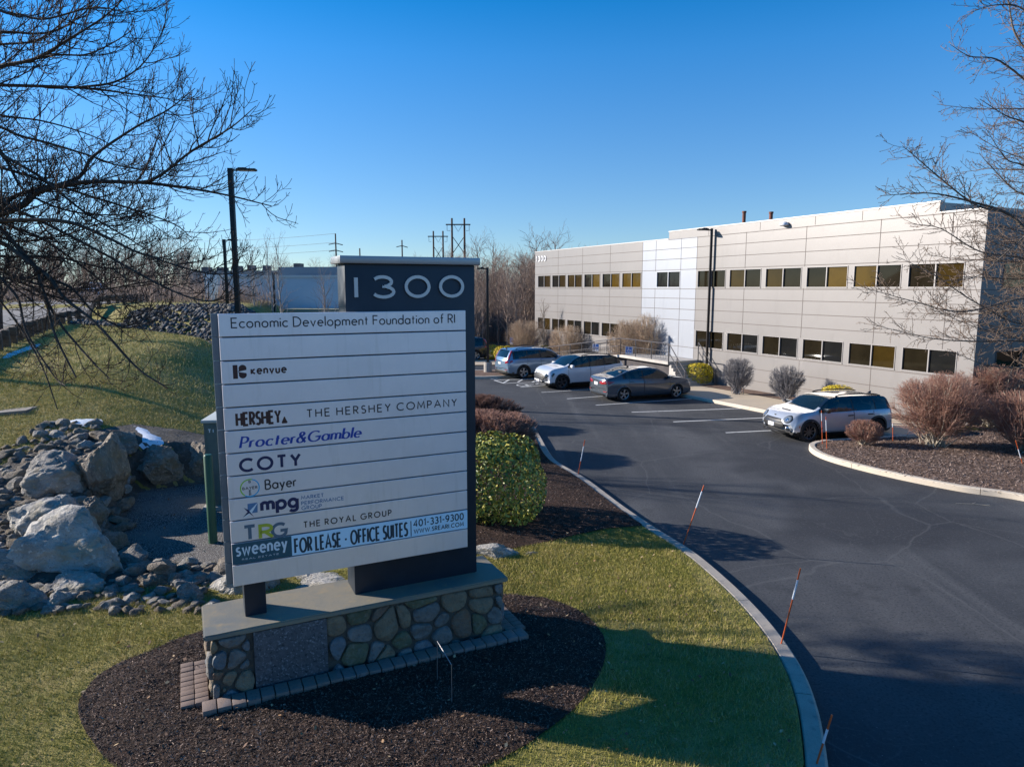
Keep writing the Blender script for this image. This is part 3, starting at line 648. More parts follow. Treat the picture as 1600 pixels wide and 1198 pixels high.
def stone_face(w, h, seeds, put, rnd, skip=None):
    mb = MB()
    for poly in voro(w, h, seeds):
        cx = sum(p[0] for p in poly) / len(poly); cy = sum(p[1] for p in poly) / len(poly)
        if skip and skip(cx, cy): continue
        pb = densify(poly, .05); ring = []; mi = rnd.choice([0, 0, 1, 1, 1, 2, 3, 4, 0, 2]); ph = rnd.random() * 50; bul = rnd.uniform(.03, .06); tx, ty = rnd.uniform(-.06, .06), rnd.uniform(-.06, .06)
        # round the corners by averaging
        for _ in range(2): pb = [((pb[i - 1][0] + pb[i][0] * 2 + pb[(i + 1) % len(pb)][0]) / 4, (pb[i - 1][1] + pb[i][1] * 2 + pb[(i + 1) % len(pb)][1]) / 4) for i in range(len(pb))]
        n = len(pb); vs = []; lv = [(.985, -.25), (.965, .45), (.90, .85), (.6, .98), (.3, 1.0)]
        for sc, dp in lv:
            for x, y in pb:
                X = cx + (x - cx) * sc; Y = cy + (y - cy) * sc
                rr = math.hypot(x - cx, y - cy); sc2 = max(.2, (rr - .010) / rr); X = cx + (X - cx) * sc2; Y = cy + (Y - cy) * sc2
                d = dp * (bul + tx * (X - cx) + ty * (Y - cy)) + max(0, dp) * (.026 * mnoise.noise(Vector((X * 7 + ph, Y * 7, ph))) + .012 * mnoise.noise(Vector((X * 22 + ph, Y * 22, ph))))
                vs.append(put(X, Y, d))
        vs.append(put(cx, cy, bul)); fs = []
        for r_ in range(len(lv) - 1):
            for i in range(n): fs.append((r_ * n + i, r_ * n + (i + 1) % n, (r_ + 1) * n + (i + 1) % n, (r_ + 1) * n + i))
        o = (len(lv) - 1) * n; fs += [(o + i, o + (i + 1) % n, len(vs) - 1) for i in range(n)]
        mb.add(vs, fs, mi)
    return mb
rs = random.Random(5); FW, FH = BX1 - BX0, .98
seeds = []
def far_enough(x, y, r): return all(math.hypot(x - a, y - b) > r for a, b, _ in seeds)
GX0, GX1 = SL(396, 1000, BY0)[0] - BX0, SL(511, 1000, BY0)[0] - BX0
for k in range(900):
    x, y = rs.uniform(0, FW), rs.uniform(0, FH); r = rs.choice([.11, .17, .2]) if x < GX0 else rs.choice([.2, .32, .40, .46, .52])
    if GX0 - .12 < x < GX1 + .10 and y > .12: continue
    if far_enough(x, y, r): seeds.append((x, y, rs.uniform(0, .03)))
for gx in np.linspace(GX0 + .08, GX1 - .08, 4):
    for gy in (.25, .45, .65, .85): seeds.append((gx, gy, 0))
gskip = lambda x, y: GX0 - .02 < x < GX1 + .02 and y > .18
stone_face(FW, FH, seeds, lambda x, y, d: (BX0 + x, BY0 + .015 - d, y - .14), rs, gskip).build('stone_facing', m_st, sign, auto=60)
for side in (0, 1):
    seeds = []; rs = random.Random(9 + side)
    for k in range(300):
        x, y = rs.uniform(0, BY1 - BY0), rs.uniform(0, FH)
        if far_enough(x, y, .26): seeds.append((x, y, rs.uniform(0, .01)))
    put = (lambda x, y, d: (BX0 + .015 - d, BY1 - x, y - .14)) if side == 0 else (lambda x, y, d: (BX1 - .015 + d, BY0 + x, y - .14))
    stone_face(BY1 - BY0, FH, seeds, put, rs).build('stone_facing', m_st, sign, auto=60)
m_gran = mat('speckled_granite', (.075, .078, .088), .7, layers=[(34, (.21, .215, .23), .56, .64, 3), (26, (.025, .027, .034), .54, .64, 3), (10, (.11, .11, .12), .5, .7)], bump=(50, .3, .008))
gp = MB(); gp.bbox(BX0 + GX0, BX0 + GX1, BY0 - .035, BY0 + .05, .08, .835, .008); gp.build('granite_plaque', m_gran, sign, auto=40)
# capstone with worn edges
cs = bmesh.new(); bmesh.ops.create_cube(cs, size=1)
for v in cs.verts: v.co = Vector(((BX0 + BX1) / 2 + v.co.x * (BX1 - BX0 + .12), (BY0 + BY1) / 2 + v.co.y * (BY1 - BY0 + .12), .885 + v.co.z * .07))
bmesh.ops.bevel(cs, geom=cs.edges[:], offset=.014, segments=2, affect='EDGES')
bmesh.ops.subdivide_edges(cs, edges=[e for e in cs.edges if e.calc_length() > .5], cuts=24, use_grid_fill=True)
for v in cs.verts:
    if abs(v.co.z - .92) > .003 or True: v.co += Vector((.006 * nz(v.co.x * 5, v.co.z * 30), .010 * nz(v.co.x * 4, v.co.z * 20, 1, 3), 0))
me = bpy.data.meshes.new('capstone'); cs.to_mesh(me); cs.free(); me.materials.append(m_slab)
for pl in me.polygons: pl.use_smooth = True
me.set_sharp_from_angle(angle=R(40)); o = bpy.data.objects.new('capstone', me); C.objects.link(o); o.parent = sign
# ---- brick apron round the base
m_brick = mat('paver_brick', (.20, .165, .155), .85, layers=[(3, (.21, .155, .13), .4, .7, 3, None, 'cell'), (30, (.10, .085, .08), .55, .75)], bump=(50, .3, .01))
m_brick2 = mat('paver_brick_brown', (.19, .135, .11), .85, layers=[(25, (.15, .11, .09), .55, .75)], bump=(50, .3, .01))
ap = MB(); rs = random.Random(3)
for i in range(26):
    x = BX0 - .12 + i * .166; ap.bbox(x, x + .155, BY0 - .31 + rs.uniform(-.01, .01), BY0 - .085 + rs.uniform(-.01, .01), -.05, .045 + rs.uniform(-.006, .006), .012, 0)
for s_ in (0, 1):
    for j in range(9):
        y = BY0 - .05 + j * .118
        for k in range(2):
            x0 = BX0 - .035 - .16 * (k + 1) if s_ == 0 else BX1 + .035 + .16 * k
            ap.bbox(x0, x0 + .153, y, y + .108, -.08, .018 + rs.uniform(-.006, .006), .01, 1)
apron = empty('brick_apron', (SP0[0], SP0[1], SGZ), math.pi / 2 - SAZ)
ao = ap.build('brick_apron', [m_brick, m_brick2], None, auto=40); ao.location = (SP0[0], SP0[1], SGZ + .075); ao.rotation_euler = apron.rotation_euler; bpy.data.objects.remove(apron)
tag(ao, 'single course of brick pavers bordering the foot of the stone sign base', 'paving')
# ---- bent wire frame left in the mulch
a_ = G(683, 1062, .2); b_ = G(706, 1096, .2); wf = MB()
z_ = z_oval(a_[0], a_[1]); h_ = .52
wf.tube([(0, 0, -.1), (.01, .01, h_), (b_[0] - a_[0], b_[1] - a_[1], h_ - .04), (b_[0] - a_[0], b_[1] - a_[1], -.1)], .006, 6)
o = wf.build('wire_frame', mat('bare_wire', (.35, .36, .38), .35, .8)); o.location = (a_[0], a_[1], z_)
tag(o, 'empty bent wire sign holder stuck in the dark mulch before the stone base', 'wire frame')

# ================================================================ office building
ex_ = -FD; BRZ = math.atan2(ex_[1], ex_[0])
bld = empty('office_building', fac(0, 0, 0), BRZ, 'two storey tan and white panelled office building with ribbon windows numbered 1300', 'building')
def wall_m(nm, c1, c2): return mat(nm, c1, .40, .25, layers=[(.25, c2, .35, .75, 3), (1.6, tuple(x * .93 for x in c1), .55, .8, 6, (1, 1, .25))], bump=(1.2, .04, .05))
m_tan = wall_m('tan_panel', (.212, .199, .193), (.236, .222, .216)); m_whp = wall_m('white_panel', (.305, .322, .36), (.325, .343, .38))
m_jt = mat('panel_joint', (.13, .11, .10), .9); m_roof = mat('roof_membrane', (.25, .25, .25), .9, layers=[(2, (.18, .18, .18), .4, .7)])
m_frm = mat('window_frame', (.31, .29, .28), .4, .2); m_frw = mat('window_frame_white', (.52, .53, .56), .4, .2)
def glass_m(nm, c): return mat(nm, c, .03, 0, layers=[(.8, tuple(x * .6 for x in c), .4, .7)], spec=.32)
m_gl = [glass_m('bronze_glass', (.018, .014, .008)), glass_m('amber_blind_glass', (.085, .050, .007)), glass_m('dim_amber_glass', (.042, .026, .006)), glass_m('slate_glass', (.014, .014, .014))]
XL, XR, ZB, ZR, ZH = -20.0, 14.67, -.6, 7.98, 8.40
WS0, WS1 = -5.68, -.69
UP = [(-19.47 + 2.33 * i, -17.42 + 2.33 * i) for i in range(6)] + [(-4.22, -2.04)] + [(-.55 + 2.48 * i, 1.64 + 2.48 * i) for i in range(6)]
LO = [w for w in UP if w[0] != -4.22]
UZ, LZ = (5.19, 6.13), (1.88, 2.83)
wins = [(a, b, *UZ) for a, b in UP] + [(a, b, *LZ) for a, b in LO]
def wall_cells(mb, x0, x1, z0, z1, holes, y=0., depth=.16):
    hs = [h for h in holes if h[0] < x1 and h[1] > x0]
    xb = sorted({x0, x1, *[max(x0, h[0]) for h in hs], *[min(x1, h[1]) for h in hs]}); zb2 = sorted({z0, z1, *[h[2] for h in hs], *[h[3] for h in hs]})
    for i in range(len(xb) - 1):
        for j in range(len(zb2) - 1):
            mx, mz = (xb[i] + xb[i + 1]) / 2, (zb2[j] + zb2[j + 1]) / 2
            if any(h[0] < mx < h[1] and h[2] < mz < h[3] for h in hs): continue
            mb.add([(xb[i], y, zb2[j]), (xb[i + 1], y, zb2[j]), (xb[i + 1], y, zb2[j + 1]), (xb[i], y, zb2[j + 1])], [(0, 1, 2, 3)])
    for a, b, c, d in hs:
        mb.add([(a, y, c), (b, y, c), (b, y, d), (a, y, d), (a, y + depth, c), (b, y + depth, c), (b, y + depth, d), (a, y + depth, d)], [(0, 4, 5, 1), (1, 5, 6, 2), (2, 6, 7, 3), (3, 7, 4, 0)])
DEP = 26.0
EW = [(1.3 + 4.0 * i, 4.6 + 4.0 * i) for i in range(6)]
wb_ = MB(); wall_cells(wb_, XL, WS0, ZB, ZR, wins); wall_cells(wb_, WS1, XR, ZB, ZR, wins)
# side, back walls (end wall windows are openings too)
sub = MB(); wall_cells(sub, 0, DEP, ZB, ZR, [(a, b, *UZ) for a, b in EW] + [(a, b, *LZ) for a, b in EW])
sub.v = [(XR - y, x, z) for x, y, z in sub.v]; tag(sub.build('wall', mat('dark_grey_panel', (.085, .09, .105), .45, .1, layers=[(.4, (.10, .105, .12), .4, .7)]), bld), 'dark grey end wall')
wb_.add([(XL, 0, ZB), (XL, DEP, ZB), (XL, DEP, ZR), (XL, 0, ZR)], [(0, 1, 2, 3)]); wb_.add([(XL, DEP, ZB), (XR, DEP, ZB), (XR, DEP, ZR), (XL, DEP, ZR)], [(0, 1, 2, 3)])
# parapet top and raised parapet
wb_.add([(XL, 0, ZR), (XR, 0, ZR), (XR - .3, .3, ZR), (XL + .3, .3, ZR)], [(0, 1, 2, 3)])
wb_.box(-3.17, 12.9, .0, 9.0, ZR + .002, ZH)
wb_.build('wall', m_tan, bld)
ww = MB(); wall_cells(ww, WS0, WS1, ZB, ZR - .002, wins); tag(ww.build('wall', m_whp, bld), 'bright white panelled entrance bay')
rf = MB(); rf.add([(XL + .3, .3, ZR - .3), (XR - .3, .3, ZR - .3), (XR - .3, DEP, ZR - .3), (XL + .3, DEP, ZR - .3)], [(0, 1, 2, 3)]); rf.build('roof', m_roof, bld)
cp2 = MB(); cp2.box(XL - .02, -3.19, -.02, .3, ZR + .001, ZR + .06); cp2.box(12.92, XR + .02, -.02, .3, ZR + .001, ZR + .06); cp2.box(-3.2, 12.93, -.025, .25, ZH + .001, ZH + .06); cp2.build('coping', mat('coping_metal', (.42, .40, .385), .4, .3), bld)
# panel joints
J = MB(); zlev = [-.12, .48, 1.09, 1.80, 3.34, 3.95, 4.57, 5.11, 6.21, 6.83, 7.42, 7.95]
def hline(x0, x1, z, y0=-.004, w=.014):
    J.box(x0, x1, y0, .02, z - w, z + w)
for z in zlev: hline(XL, XR, z) if z < 7.9 else hline(-3.17, XR, z)
for x in (-16.25, -12.75, -9.25, -.69 + .012, 3.0, 6.75, 10.5, 13.45):
    for z0, z1 in ((ZB, 1.86), (2.86, 5.16), (6.16, ZR)): J.box(x - .012, x + .012, -.006, .02, z0, z1)
for x in (-4.35, -2.03): J.box(x - .012, x + .012, -.006, .02, ZB, 5.16); J.box(x - .012, x + .012, -.006, .02, 6.16, ZR)
for x in (WS0,): J.box(x - .012, x + .012, -.0065, .02, ZB, ZR)
for x in (.2, 3.9, 7.2, 9.6): J.box(x - .01, x + .01, -.005, .02, ZR + .03, ZH)
for z in zlev[:-1]: J.box(XR - .02, XR + .004, .1, DEP, z - .012, z + .012)
J.build('panel_joints', m_jt, bld)
rw = random.Random(21)
def window(a, b, z0, z1, mfr, place, gi):
    w = .032; f = MB(); m_ = (a + b) / 2
    for x0, x1, q0, q1 in ((a, b, z0, z0 + w), (a, b, z1 - w, z1), (a, a + w, z0 + w, z1 - w), (b - w, b, z0 + w, z1 - w), (m_ - w * .8, m_ + w * .8, z0 + w, z1 - w)):
        f.box(x0 + .003, x1 - .003, -.02, .07, q0 + .003, q1 - .003)
    f.box(a - .01, b + .01, -.03, -.005, z0 - .025, z0 - .004)
    f.v = [place(*p) for p in f.v]; fo = f.build('window', mfr, bld)
    for k, (x0, x1) in enumerate(((a + w, m_ - w * .8), (m_ + w * .8, b - w))):
        g_ = MB(); tilt = rw.uniform(-.006, .006)
        g_.add([(x0, .05 + tilt, z0 + w), (x1, .05 - tilt, z0 + w), (x1, .05 - tilt, z1 - w), (x0, .05 + tilt, z1 - w)], [(0, 1, 2, 3)]); g_.v = [place(*p) for p in g_.v]
        g_.build('pane', m_gl[gi[k]], fo)
UG = [(0, 2), (0, 2), (2, 2), (0, 1), (0, 1), (1, 1), (3, 3), (0, 0), (2, 0), (2, 0), (0, 1), (1, 0), (1, 0)]
for i, (a, b) in enumerate(UP): window(a, b, *UZ, m_frw if a == -4.22 else m_frm, lambda x, y, z: (x, y, z), UG[i] if i < 12 else (0, 2))
for i, (a, b) in enumerate(LO): window(a, b, *LZ, m_frm, lambda x, y, z: (x, y, z), rw.choice([(0, 0), (2, 0), (0, 2), (0, 3)]))
for i, (a, b) in enumerate(EW):
    for zz in (UZ, LZ): window(a, b, *zz, mat('dark_frame', (.02, .02, .025), .4) if i + zz[0] < 1e-6 else m_jt, lambda x, y, z: (XR - y, x, z), (0, 3))
# inner darkness behind the glass
core = MB(); core.box(XL + .2, XR - .2, .2, DEP - .2, ZB, ZR - .4); core.build('floor_core', mat('dark_interior', (.03, .028, .025), .9), bld)
nb = MB(); xx = -19.75
for ch in '1300':
    wd = .10 if ch == '1' else .27
    text(nb, ch, xx, xx + wd, 7.25, .42, -.06, .17, depth=.05); xx += wd + .22
for k, ch in enumerate(['1', '3', '0', '0']):
    d_ = MB(); x0 = -19.72 + [0, .28, .76, 1.24][k]; text(d_, ch, x0, x0 + (.14 if ch == '1' else .36), 7.22, .44, -.05, .17, depth=.045); d_.build('digit', mat('white_digit', (.74, .74, .76), .4) if k == 0 else bpy.data.materials['white_digit'], bld)
# roof details
def on_roof(u, v, zbase, h, y=4.0):
    P = aty(u, v, 40); d = ray(u, v); A3 = np.array(fac(0, y)); n = np.array([-ex_[1], ex_[0], 0]); t = float((A3 - np.array([0, 0, CAMH])) @ n) / float(d @ n); return np.array([0, 0, CAMH]) + d * t
m_rust = mat('rusty_pipe', (.17, .055, .03), .8, layers=[(9, (.07, .035, .03), .45, .7)], bump=(30, .3, .01))
for u, v, lb in ((1163, 330, 'rust brown vent pipe on the office roof, the left and taller of the pair'), (1205, 331, 'rust brown vent pipe on the office roof, the right and shorter of the pair')):
    P = on_roof(u, v, 0, 0); b_ = MB(); zt_ = P[2] - (ZR - .3); b_.lathe([(.0, 0), (.10, 0), (.10, zt_ - .10), (.125, zt_ - .10), (.125, zt_), (.09, zt_), (.09, zt_ - .05), (0, zt_ - .05)], 14)
    o = b_.build('vent_pipe', m_rust, auto=40); o.location = (P[0], P[1], ZR - .3); tag(o, lb, 'vent pipe', 'vent pipes on the office roof')
P = on_roof(1225, 352, 0, 0, -.12); b_ = MB(); b_.lathe([(0, .16), (.12, .15), (.2, .08), (.22, 0), (.15, -.03), (0, -.03)], 16); b_.box(-.05, .05, 0, .2, -.02, .05)
o = b_.build('wall_light', mat('light_housing', (.66, .70, .74), .35)); o.location = tuple(P); o.rotation_euler = (0, 0, BRZ); tag(o, 'small round pale flood light fixed high on the raised parapet', 'wall light')
# downlight shade near the far corner and small post light
# ---- entrance ramp, landing and stairs
ramp = empty('entrance_ramp', fac(0, 0, 0), BRZ, 'concrete ramp and landing with thin metal railings before the white entrance bay', 'ramp')
m_conc = mat('ramp_concrete', (.47, .44, .40), .85, layers=[(2, (.38, .35, .32), .4, .7)], bump=(20, .2, .01)); m_dkc = mat('void_shade', (.055, .05, .055), .9, layers=[(3, (.09, .08, .08), .4, .7)])
m_rail = mat('railing_metal', (.15, .14, .14), .45, .6)
LZt = 1.18; gz = -.33
sl = MB(); sl.box(-4.6, -.05, -2.3, -.02, LZt - .16, LZt)
sl.add([(-4.61, -2.3, LZt), (-4.61, -.02, LZt), (-15, -.02, gz + .1), (-15, -2.3, gz + .1), (-4.61, -2.3, LZt - .16), (-4.61, -.02, LZt - .16), (-15, -.02, gz - .1), (-15, -2.3, gz - .1)], [(0, 1, 2, 3), (0, 3, 7, 4), (4, 7, 6, 5)])
sl.build('deck', m_conc, ramp)
wl = MB(); wl.box(-4.6, -.15, -1.95, -.05, gz - .3, LZt - .165); wl.add([(-4.62, -1.95, gz - .2), (-4.62, -1.95, LZt - .17), (-15, -1.95, gz - .12), (-15, -1.95, gz - .3)], [(0, 1, 2, 3)]); wl.build('void_wall', m_dkc, ramp)  # dark colour stands in for the shade in the void under the landing
st = MB(); NS = 8
for i in range(NS): z = LZt - (i + 1) * (LZt - gz) / (NS + 1); st.box(-.045 + i * .17, -.045 + (i + 1) * .17 - .002, -2.2, -.02, gz - .2, z)
st.build('stairs', m_conc, ramp)
def railing(pts, mb):
    for i in range(len(pts) - 1):
        a, b = np.array(pts[i]), np.array(pts[i + 1])
        for h in (.98, .55, .12): mb.tube([a + [0, 0, h], b + [0, 0, h]], .028 if h > .9 else .018, 6)
        L_ = np.linalg.norm(b - a); k = max(1, int(round(L_ / 1.5)))
        for j in range(k + 1): p = a + (b - a) * j / k; mb.tube([p, p + [0, 0, .98]], .03, 6)
        k = int(L_ / .22)
        for j in range(1, k): p = a + (b - a) * j / k; mb.tube([p + [0, 0, .12], p + [0, 0, .55]], .009, 4)
for yy in (-2.25, -.12):
    rl = MB(); railing([(-15, yy, gz + .1), (-4.6, yy, LZt), (-.08, yy, LZt)] if yy < -1 else [(-15, yy, gz + .1), (-5.8, yy, LZt - .13)], rl); rl.build('railing', m_rail, ramp)
for yy in (-2.25, -.2):
    rl = MB(); a, b = np.array([-.05, yy, LZt]), np.array([1.35, yy, gz + .12])
    for h in (.98, .5): rl.tube([a + [0, 0, h], b + [0, 0, h]], .028, 6)
    for q in (0, .5, 1): p = a + (b - a) * q; rl.tube([p + [0, 0, -.1], p + [0, 0, .98]], .03, 6)
    rl.build('railing', m_rail, ramp)

# ================================================================ lamp posts
m_pole = mat('dark_bronze_pole', (.036, .028, .024), .5, .4); m_cb = mat('pole_base_concrete', (.36, .33, .29), .9, layers=[(4, (.26, .24, .22), .45, .7)], bump=(20, .3, .01)); m_lens = mat('lamp_lens', (.4, .4, .38), .2)
m_pole2 = mat('dark_green_pole', (.008, .014, .016), .5, .3)
def lamp_post(x, y, z0, ztop, head_dir, hw, base_h, label, mp=m_pole, arm=.3, headl=.6, th=.075):
    t = empty('street_lamp', (x, y, z0), 0, label, 'street lamp', 'lamp posts round the car park'); H = ztop - z0
    b = MB(); b.lathe([(0, base_h), (.24, base_h), (.26, base_h - .03), (.26, -.2)], 20); b.build('footing', m_cb, t, auto=40)
    p = MB(); p.bbox(-th, th, -th, th, base_h - .01, H, .012); p.bbox(-th * 2, th * 2, -th * 2, th * 2, base_h - .005, base_h + .03, .008); p.build('pole', mp, t, auto=40)
    a = MB(); dx, dy = math.cos(head_dir), math.sin(head_dir); a.M = Matrix.Rotation(head_dir, 4, 'Z')
    a.bbox(0, arm + .1, -.035, .035, H - .12, H - .05, .008); a.build('arm', mp, t, auto=40)
    h = MB(); h.M = Matrix.Rotation(head_dir, 4, 'Z'); h.bbox(arm, arm + headl, -hw, hw, H - .10, H - .015, .02); h.bbox(arm + .05, arm + headl * .5, -hw * .7, hw * .7, H - .016, H + .03, .015); ho = h.build('lamp_head', mp, t, auto=40)
    l = MB(); l.M = Matrix.Rotation(head_dir, 4, 'Z'); l.box(arm + .06, arm + headl - .06, -hw + .03, hw - .03, H - .112, H - .102); l.build('lens', m_lens, ho)
    return t
def lamp_px(ub, vb, ut, vt, y, *a, **k):
    P = aty(ut, vt, y); B = aty(ub, vb, y); return lamp_post((P[0] + B[0]) / 2, y, B[2] if k.pop('usebase', True) else k.pop('z0'), P[2], *a, **k)
Pb = np.array(fac(.62, -.165, -.05)); Pt = aty(1135, 357, Pb[1])
lamp_post(Pb[0], Pb[1], Pb[2], Pt[2], math.pi + .1, .17, .12, 'brown lamp post against the office wall between the yellow shrub and grey twigs shaped as a shrub shadow', arm=.22, headl=.55, th=.062)
Pb = G(764, 584); Pt = aty(760, 418, Pb[1])
lamp_post((Pb[0] + Pt[0]) / 2, Pb[1], Pb[2], Pt[2], math.pi, .16, .75, 'brown lamp post on the small island behind the silver grey SUV', arm=.2, headl=.45)
Pt = aty(358, 263, 32.5); zb2 = T(Pt[0], 32.5) - .05
lamp_post(Pt[0] + .05, 32.5, zb2, Pt[2], .1, .2, .3, 'tall dark lamp post behind the directory sign, nearest of the two on the left', m_pole2, arm=.3, headl=.85, th=.105)
Pt = aty(350, 374, 56.4); lamp_post(Pt[0], 56.4, T(Pt[0], 56.4) - .3, Pt[2], 0., .14, .3, 'thin distant lamp post just left of the tall dark lamp post', m_pole2, arm=.3, headl=.8, th=.10)
Pt = aty(427, 426, 62); lamp_post(Pt[0], 62, -.6, Pt[2], 0., .14, .3, 'thin distant lamp post standing before the pale blue warehouse wall', m_pole2, arm=.1, headl=.4, th=.08)

# ================================================================ blue parking signs
m_sb = mat('sign_blue', (.03, .16, .55), .45); m_sw = mat('sign_white', (.8, .82, .85), .45); m_gp = mat('galvanised_post', (.30, .29, .25), .5, .6)
def p_sign(u0, u1, v0, v1, vb, label):
    P = G((u0 + u1) / 2, vb); z0 = P[2]; A_ = aty(u0, v0, P[1]); B_ = aty(u1, v1, P[1]); w = (B_[0] - A_[0]) / 2 * 1.1; h = A_[2] - B_[2]
    t = empty('parking_sign', tuple(P), R(-18), label, 'parking sign', 'blue accessible parking signs')
    p = MB(); p.bbox(-.025, .025, -.02, .02, -.2, A_[2] - z0, .005); p.build('post', m_gp, t)
    s = MB(); s.bbox(-w, w, -.035, -.022, B_[2] - z0, A_[2] - z0, .004); s.box(-w * .86, w * .86, -.0385, -.0355, B_[2] - z0 + h * .30, A_[2] - z0 - h * .05, 1); so = s.build('sign_plate', [m_sw, m_sb], t)
    k = MB(); zc = (A_[2] + B_[2]) / 2 - z0 + h * .12; r_ = w * .34
    stroke(k, A(-.02, zc - h * .09, r_, r_, 110, 350), .02, lambda X, Z: (X, Z), -.041); stroke(k, [(-.03, zc + h * .20), (-.03, zc + .0), (w * .35, zc), (w * .55, zc - h * .16)], .026, lambda X, Z: (X, Z), -.0415)
    stroke(k, A(-.03, zc + h * .26, .018, .018, 0, 360), .02, lambda X, Z: (X, Z), -.042); k.build('wheelchair_symbol', m_sw, so)
p_sign(797, 802, 527, 538, 556, 'farthest small blue parking sign, at the left side of the rounded shrub')
p_sign(835, 841, 529, 540, 560, 'small blue parking sign on a white post before the far building corner')
p_sign(926, 935, 537, 549, 582, 'blue parking sign behind the white crossover')
p_sign(977, 987, 541, 555, 590, 'blue parking sign behind the dark grey sedan, nearest of the four')

# ================================================================ utility cabinet and bollard
m_green = mat('green_paint', (.018, .085, .045), .45, layers=[(3, (.03, .10, .055), .45, .7)]); m_cab = mat('cabinet_green', (.115, .145, .125), .55, layers=[(3, (.09, .115, .10), .4, .7)]); m_cabt = mat('cabinet_top', (.46, .48, .46), .5)
Pc = atz(345, 795, .12); Pc2 = Pc
def zat(u, v, y): return float(aty(u, v, y)[2])
cy_ = Pc[1]; cab = empty('utility_cabinet', (float(aty(326, 800, cy_)[0]), cy_, .09), R(8), 'pale green electrical cabinet half hidden behind the left edge of the sign', 'utility box')
hC = zat(330, 656, cy_) - .09
k = MB(); k.bbox(0, 1.7, 0, 1.3, .10, hC - .07, .02); k.bbox(.06, .80, -.02, 0.0, .2, hC - .15, .008); k.bbox(.86, 1.62, -.02, 0.0, .2, hC - .15, .008); k.build('body', m_cab, cab, auto=40)
k = MB(); k.bbox(-.04, 1.74, -.05, 1.35, hC - .07, hC, .02); k.build('lid', m_cabt, cab, auto=40)
k = MB(); k.bbox(-.1, 1.8, -.1, 1.4, -.1, .10, .02); k.build('pad', m_cb, cab, auto=40)
k = MB(); text(k, 'T', .10, .17, hC - .30, .09, -.024, .2); text(k, 'I', .20, .23, hC - .30, .09, -.024, .2); k.build('marking', m_sw, cab)
Pb = atz(334, 847, .10); hb = float(aty(323, 708, Pb[1] - .02)[2]) - .10
k = MB(); r_ = .085; k.lathe([(0, hb), (r_ * .8, hb - .01), (r_, hb - .04), (r_, -.2)], 20); o = k.build('bollard', m_green, auto=40); o.location = (float(aty(329, 780, Pb[1])[0]), Pb[1], .08); tag(o, 'green steel pipe bollard standing in the gravel left of the sign', 'bollard')

# ================================================================ marker stakes
m_or = mat('orange_fibreglass', (.52, .09, .02), .4); m_rf = mat('reflective_tape', (.62, .66, .72), .3)
def stake(ub, vb, ut, vt, off, label, zf=None, band=(.62, .88)):
    P = G(ub, vb, off); B = aty(ut, vt, P[1] + .02); d = np.array(B) - P
    t = empty('marker_stake', tuple(P), 0, label, 'marker stake', 'orange snow marker stakes')
    r_ = .011; k = MB(); k.tube([d * -.08, d * band[0], ], r_, 6); k.tube([d * band[1], d], r_, 6); k.build('rod', m_or, t)
    k = MB(); k.tube([d * band[0], d * band[1]], r_ * 1.2, 6); k.build('reflective_band', m_rf, t)
stake(903, 742, 914, 687, .1, 'orange marker stake by the left kerb, farthest one, beside the shrub bed', band=(.4, .82))
stake(1068, 850, 1100, 758, .1, 'orange marker stake by the left kerb where the lawn meets the shrub bed', band=(.62, .9))
stake(1220, 1008, 1251, 887, .1, 'dark red marker stake by the left kerb at the edge of the sign shadow', band=(.6, .85))
stake(1275, 1196, 1300, 1116, .1, 'orange marker stake by the left kerb nearest the bottom of the picture', band=(.45, .72))
stake(1285, 692, 1283.5, 641, .15, 'taller orange marker stake before the front wheel of the white hatchback', band=(.68, .92))
stake(1292, 700, 1290.5, 651, .15, 'shorter orange marker stake before the front door of the white hatchback', band=(.55, .9))
stake(1395, 689, 1395, 660, .15, 'orange marker stake behind the rear wheel of the white hatchback', band=(.75, .97))
stake(1597, 722, 1587, 688, .25, 'leaning orange marker stake in the mulch at the right edge', band=(.2, .6))
stake(829, 668, 829.5, 655, .1, 'short orange marker stake beyond the brown hedges', band=(.5, .8))

# ================================================================ utility poles and wires
m_wood = mat('utility_pole_wood', (.085, .05, .038), .9); m_stl = mat('line_steel', (.10, .10, .11), .5, .5)
def hframe(u0, u1, vtop, varm, ua, ub, y, label):
    A_ = aty(u0, vtop, y); B_ = aty(u1, vtop, y); t = empty('utility_pylon', ((A_[0] + B_[0]) / 2, y, -1), 0, label, 'pylon', 'wooden two pole pylons on the horizon'); h = A_[2] + 1; w = (B_[0] - A_[0]) / 2
    for s in (-1, 1): k = MB(); k.tube([(s * w, 0, 0), (s * w, 0, h)], [.32, .22], 8); k.build('pole', m_wood, t)
    za = float(aty(u0, varm, y)[2]) + 1; xa = float(aty(ua, varm, y)[0] - (A_[0] + B_[0]) / 2); xb = float(aty(ub, varm, y)[0] - (A_[0] + B_[0]) / 2)
    k = MB(); k.bbox(xa, xb, -.15, .15, za - .14, za + .14, .03); k.build('crossarm', m_wood, t)
    k = MB(); dz = h - za
    for a, b in (((-w, za - dz * 1.8), (w, za - dz * 4.6)), ((w, za - dz * 1.8), (-w, za - dz * 4.6))): k.tube([(a[0], .2, a[1]), (b[0], .2, b[1])], .09, 5)
    k.build('brace', m_wood, t); k = MB()
    for x in (xa + .3, 0, xb - .3):
        if x == 0: k.tube([(-w * .7, 0, za), (0, 0, za - dz * 1.1), (w * .7, 0, za)], .06, 5)
        else: k.tube([(x, 0, za), (x, 0, za - dz * .95), (x + (.9 if x > 0 else -.9) * 0 - (1 if x > 0 else -1) * w * .5, 0, za - dz * .95)], .06, 5)
    k.build('insulator', m_stl, t)
hframe(706, 725.5, 341, 351, 696.5, 735, 170, 'nearer and taller wooden two pole pylon behind the sign cap')
hframe(677, 692, 361, 369.5, 668.5, 700, 210, 'farther and shorter wooden two pole pylon left of the tall one')
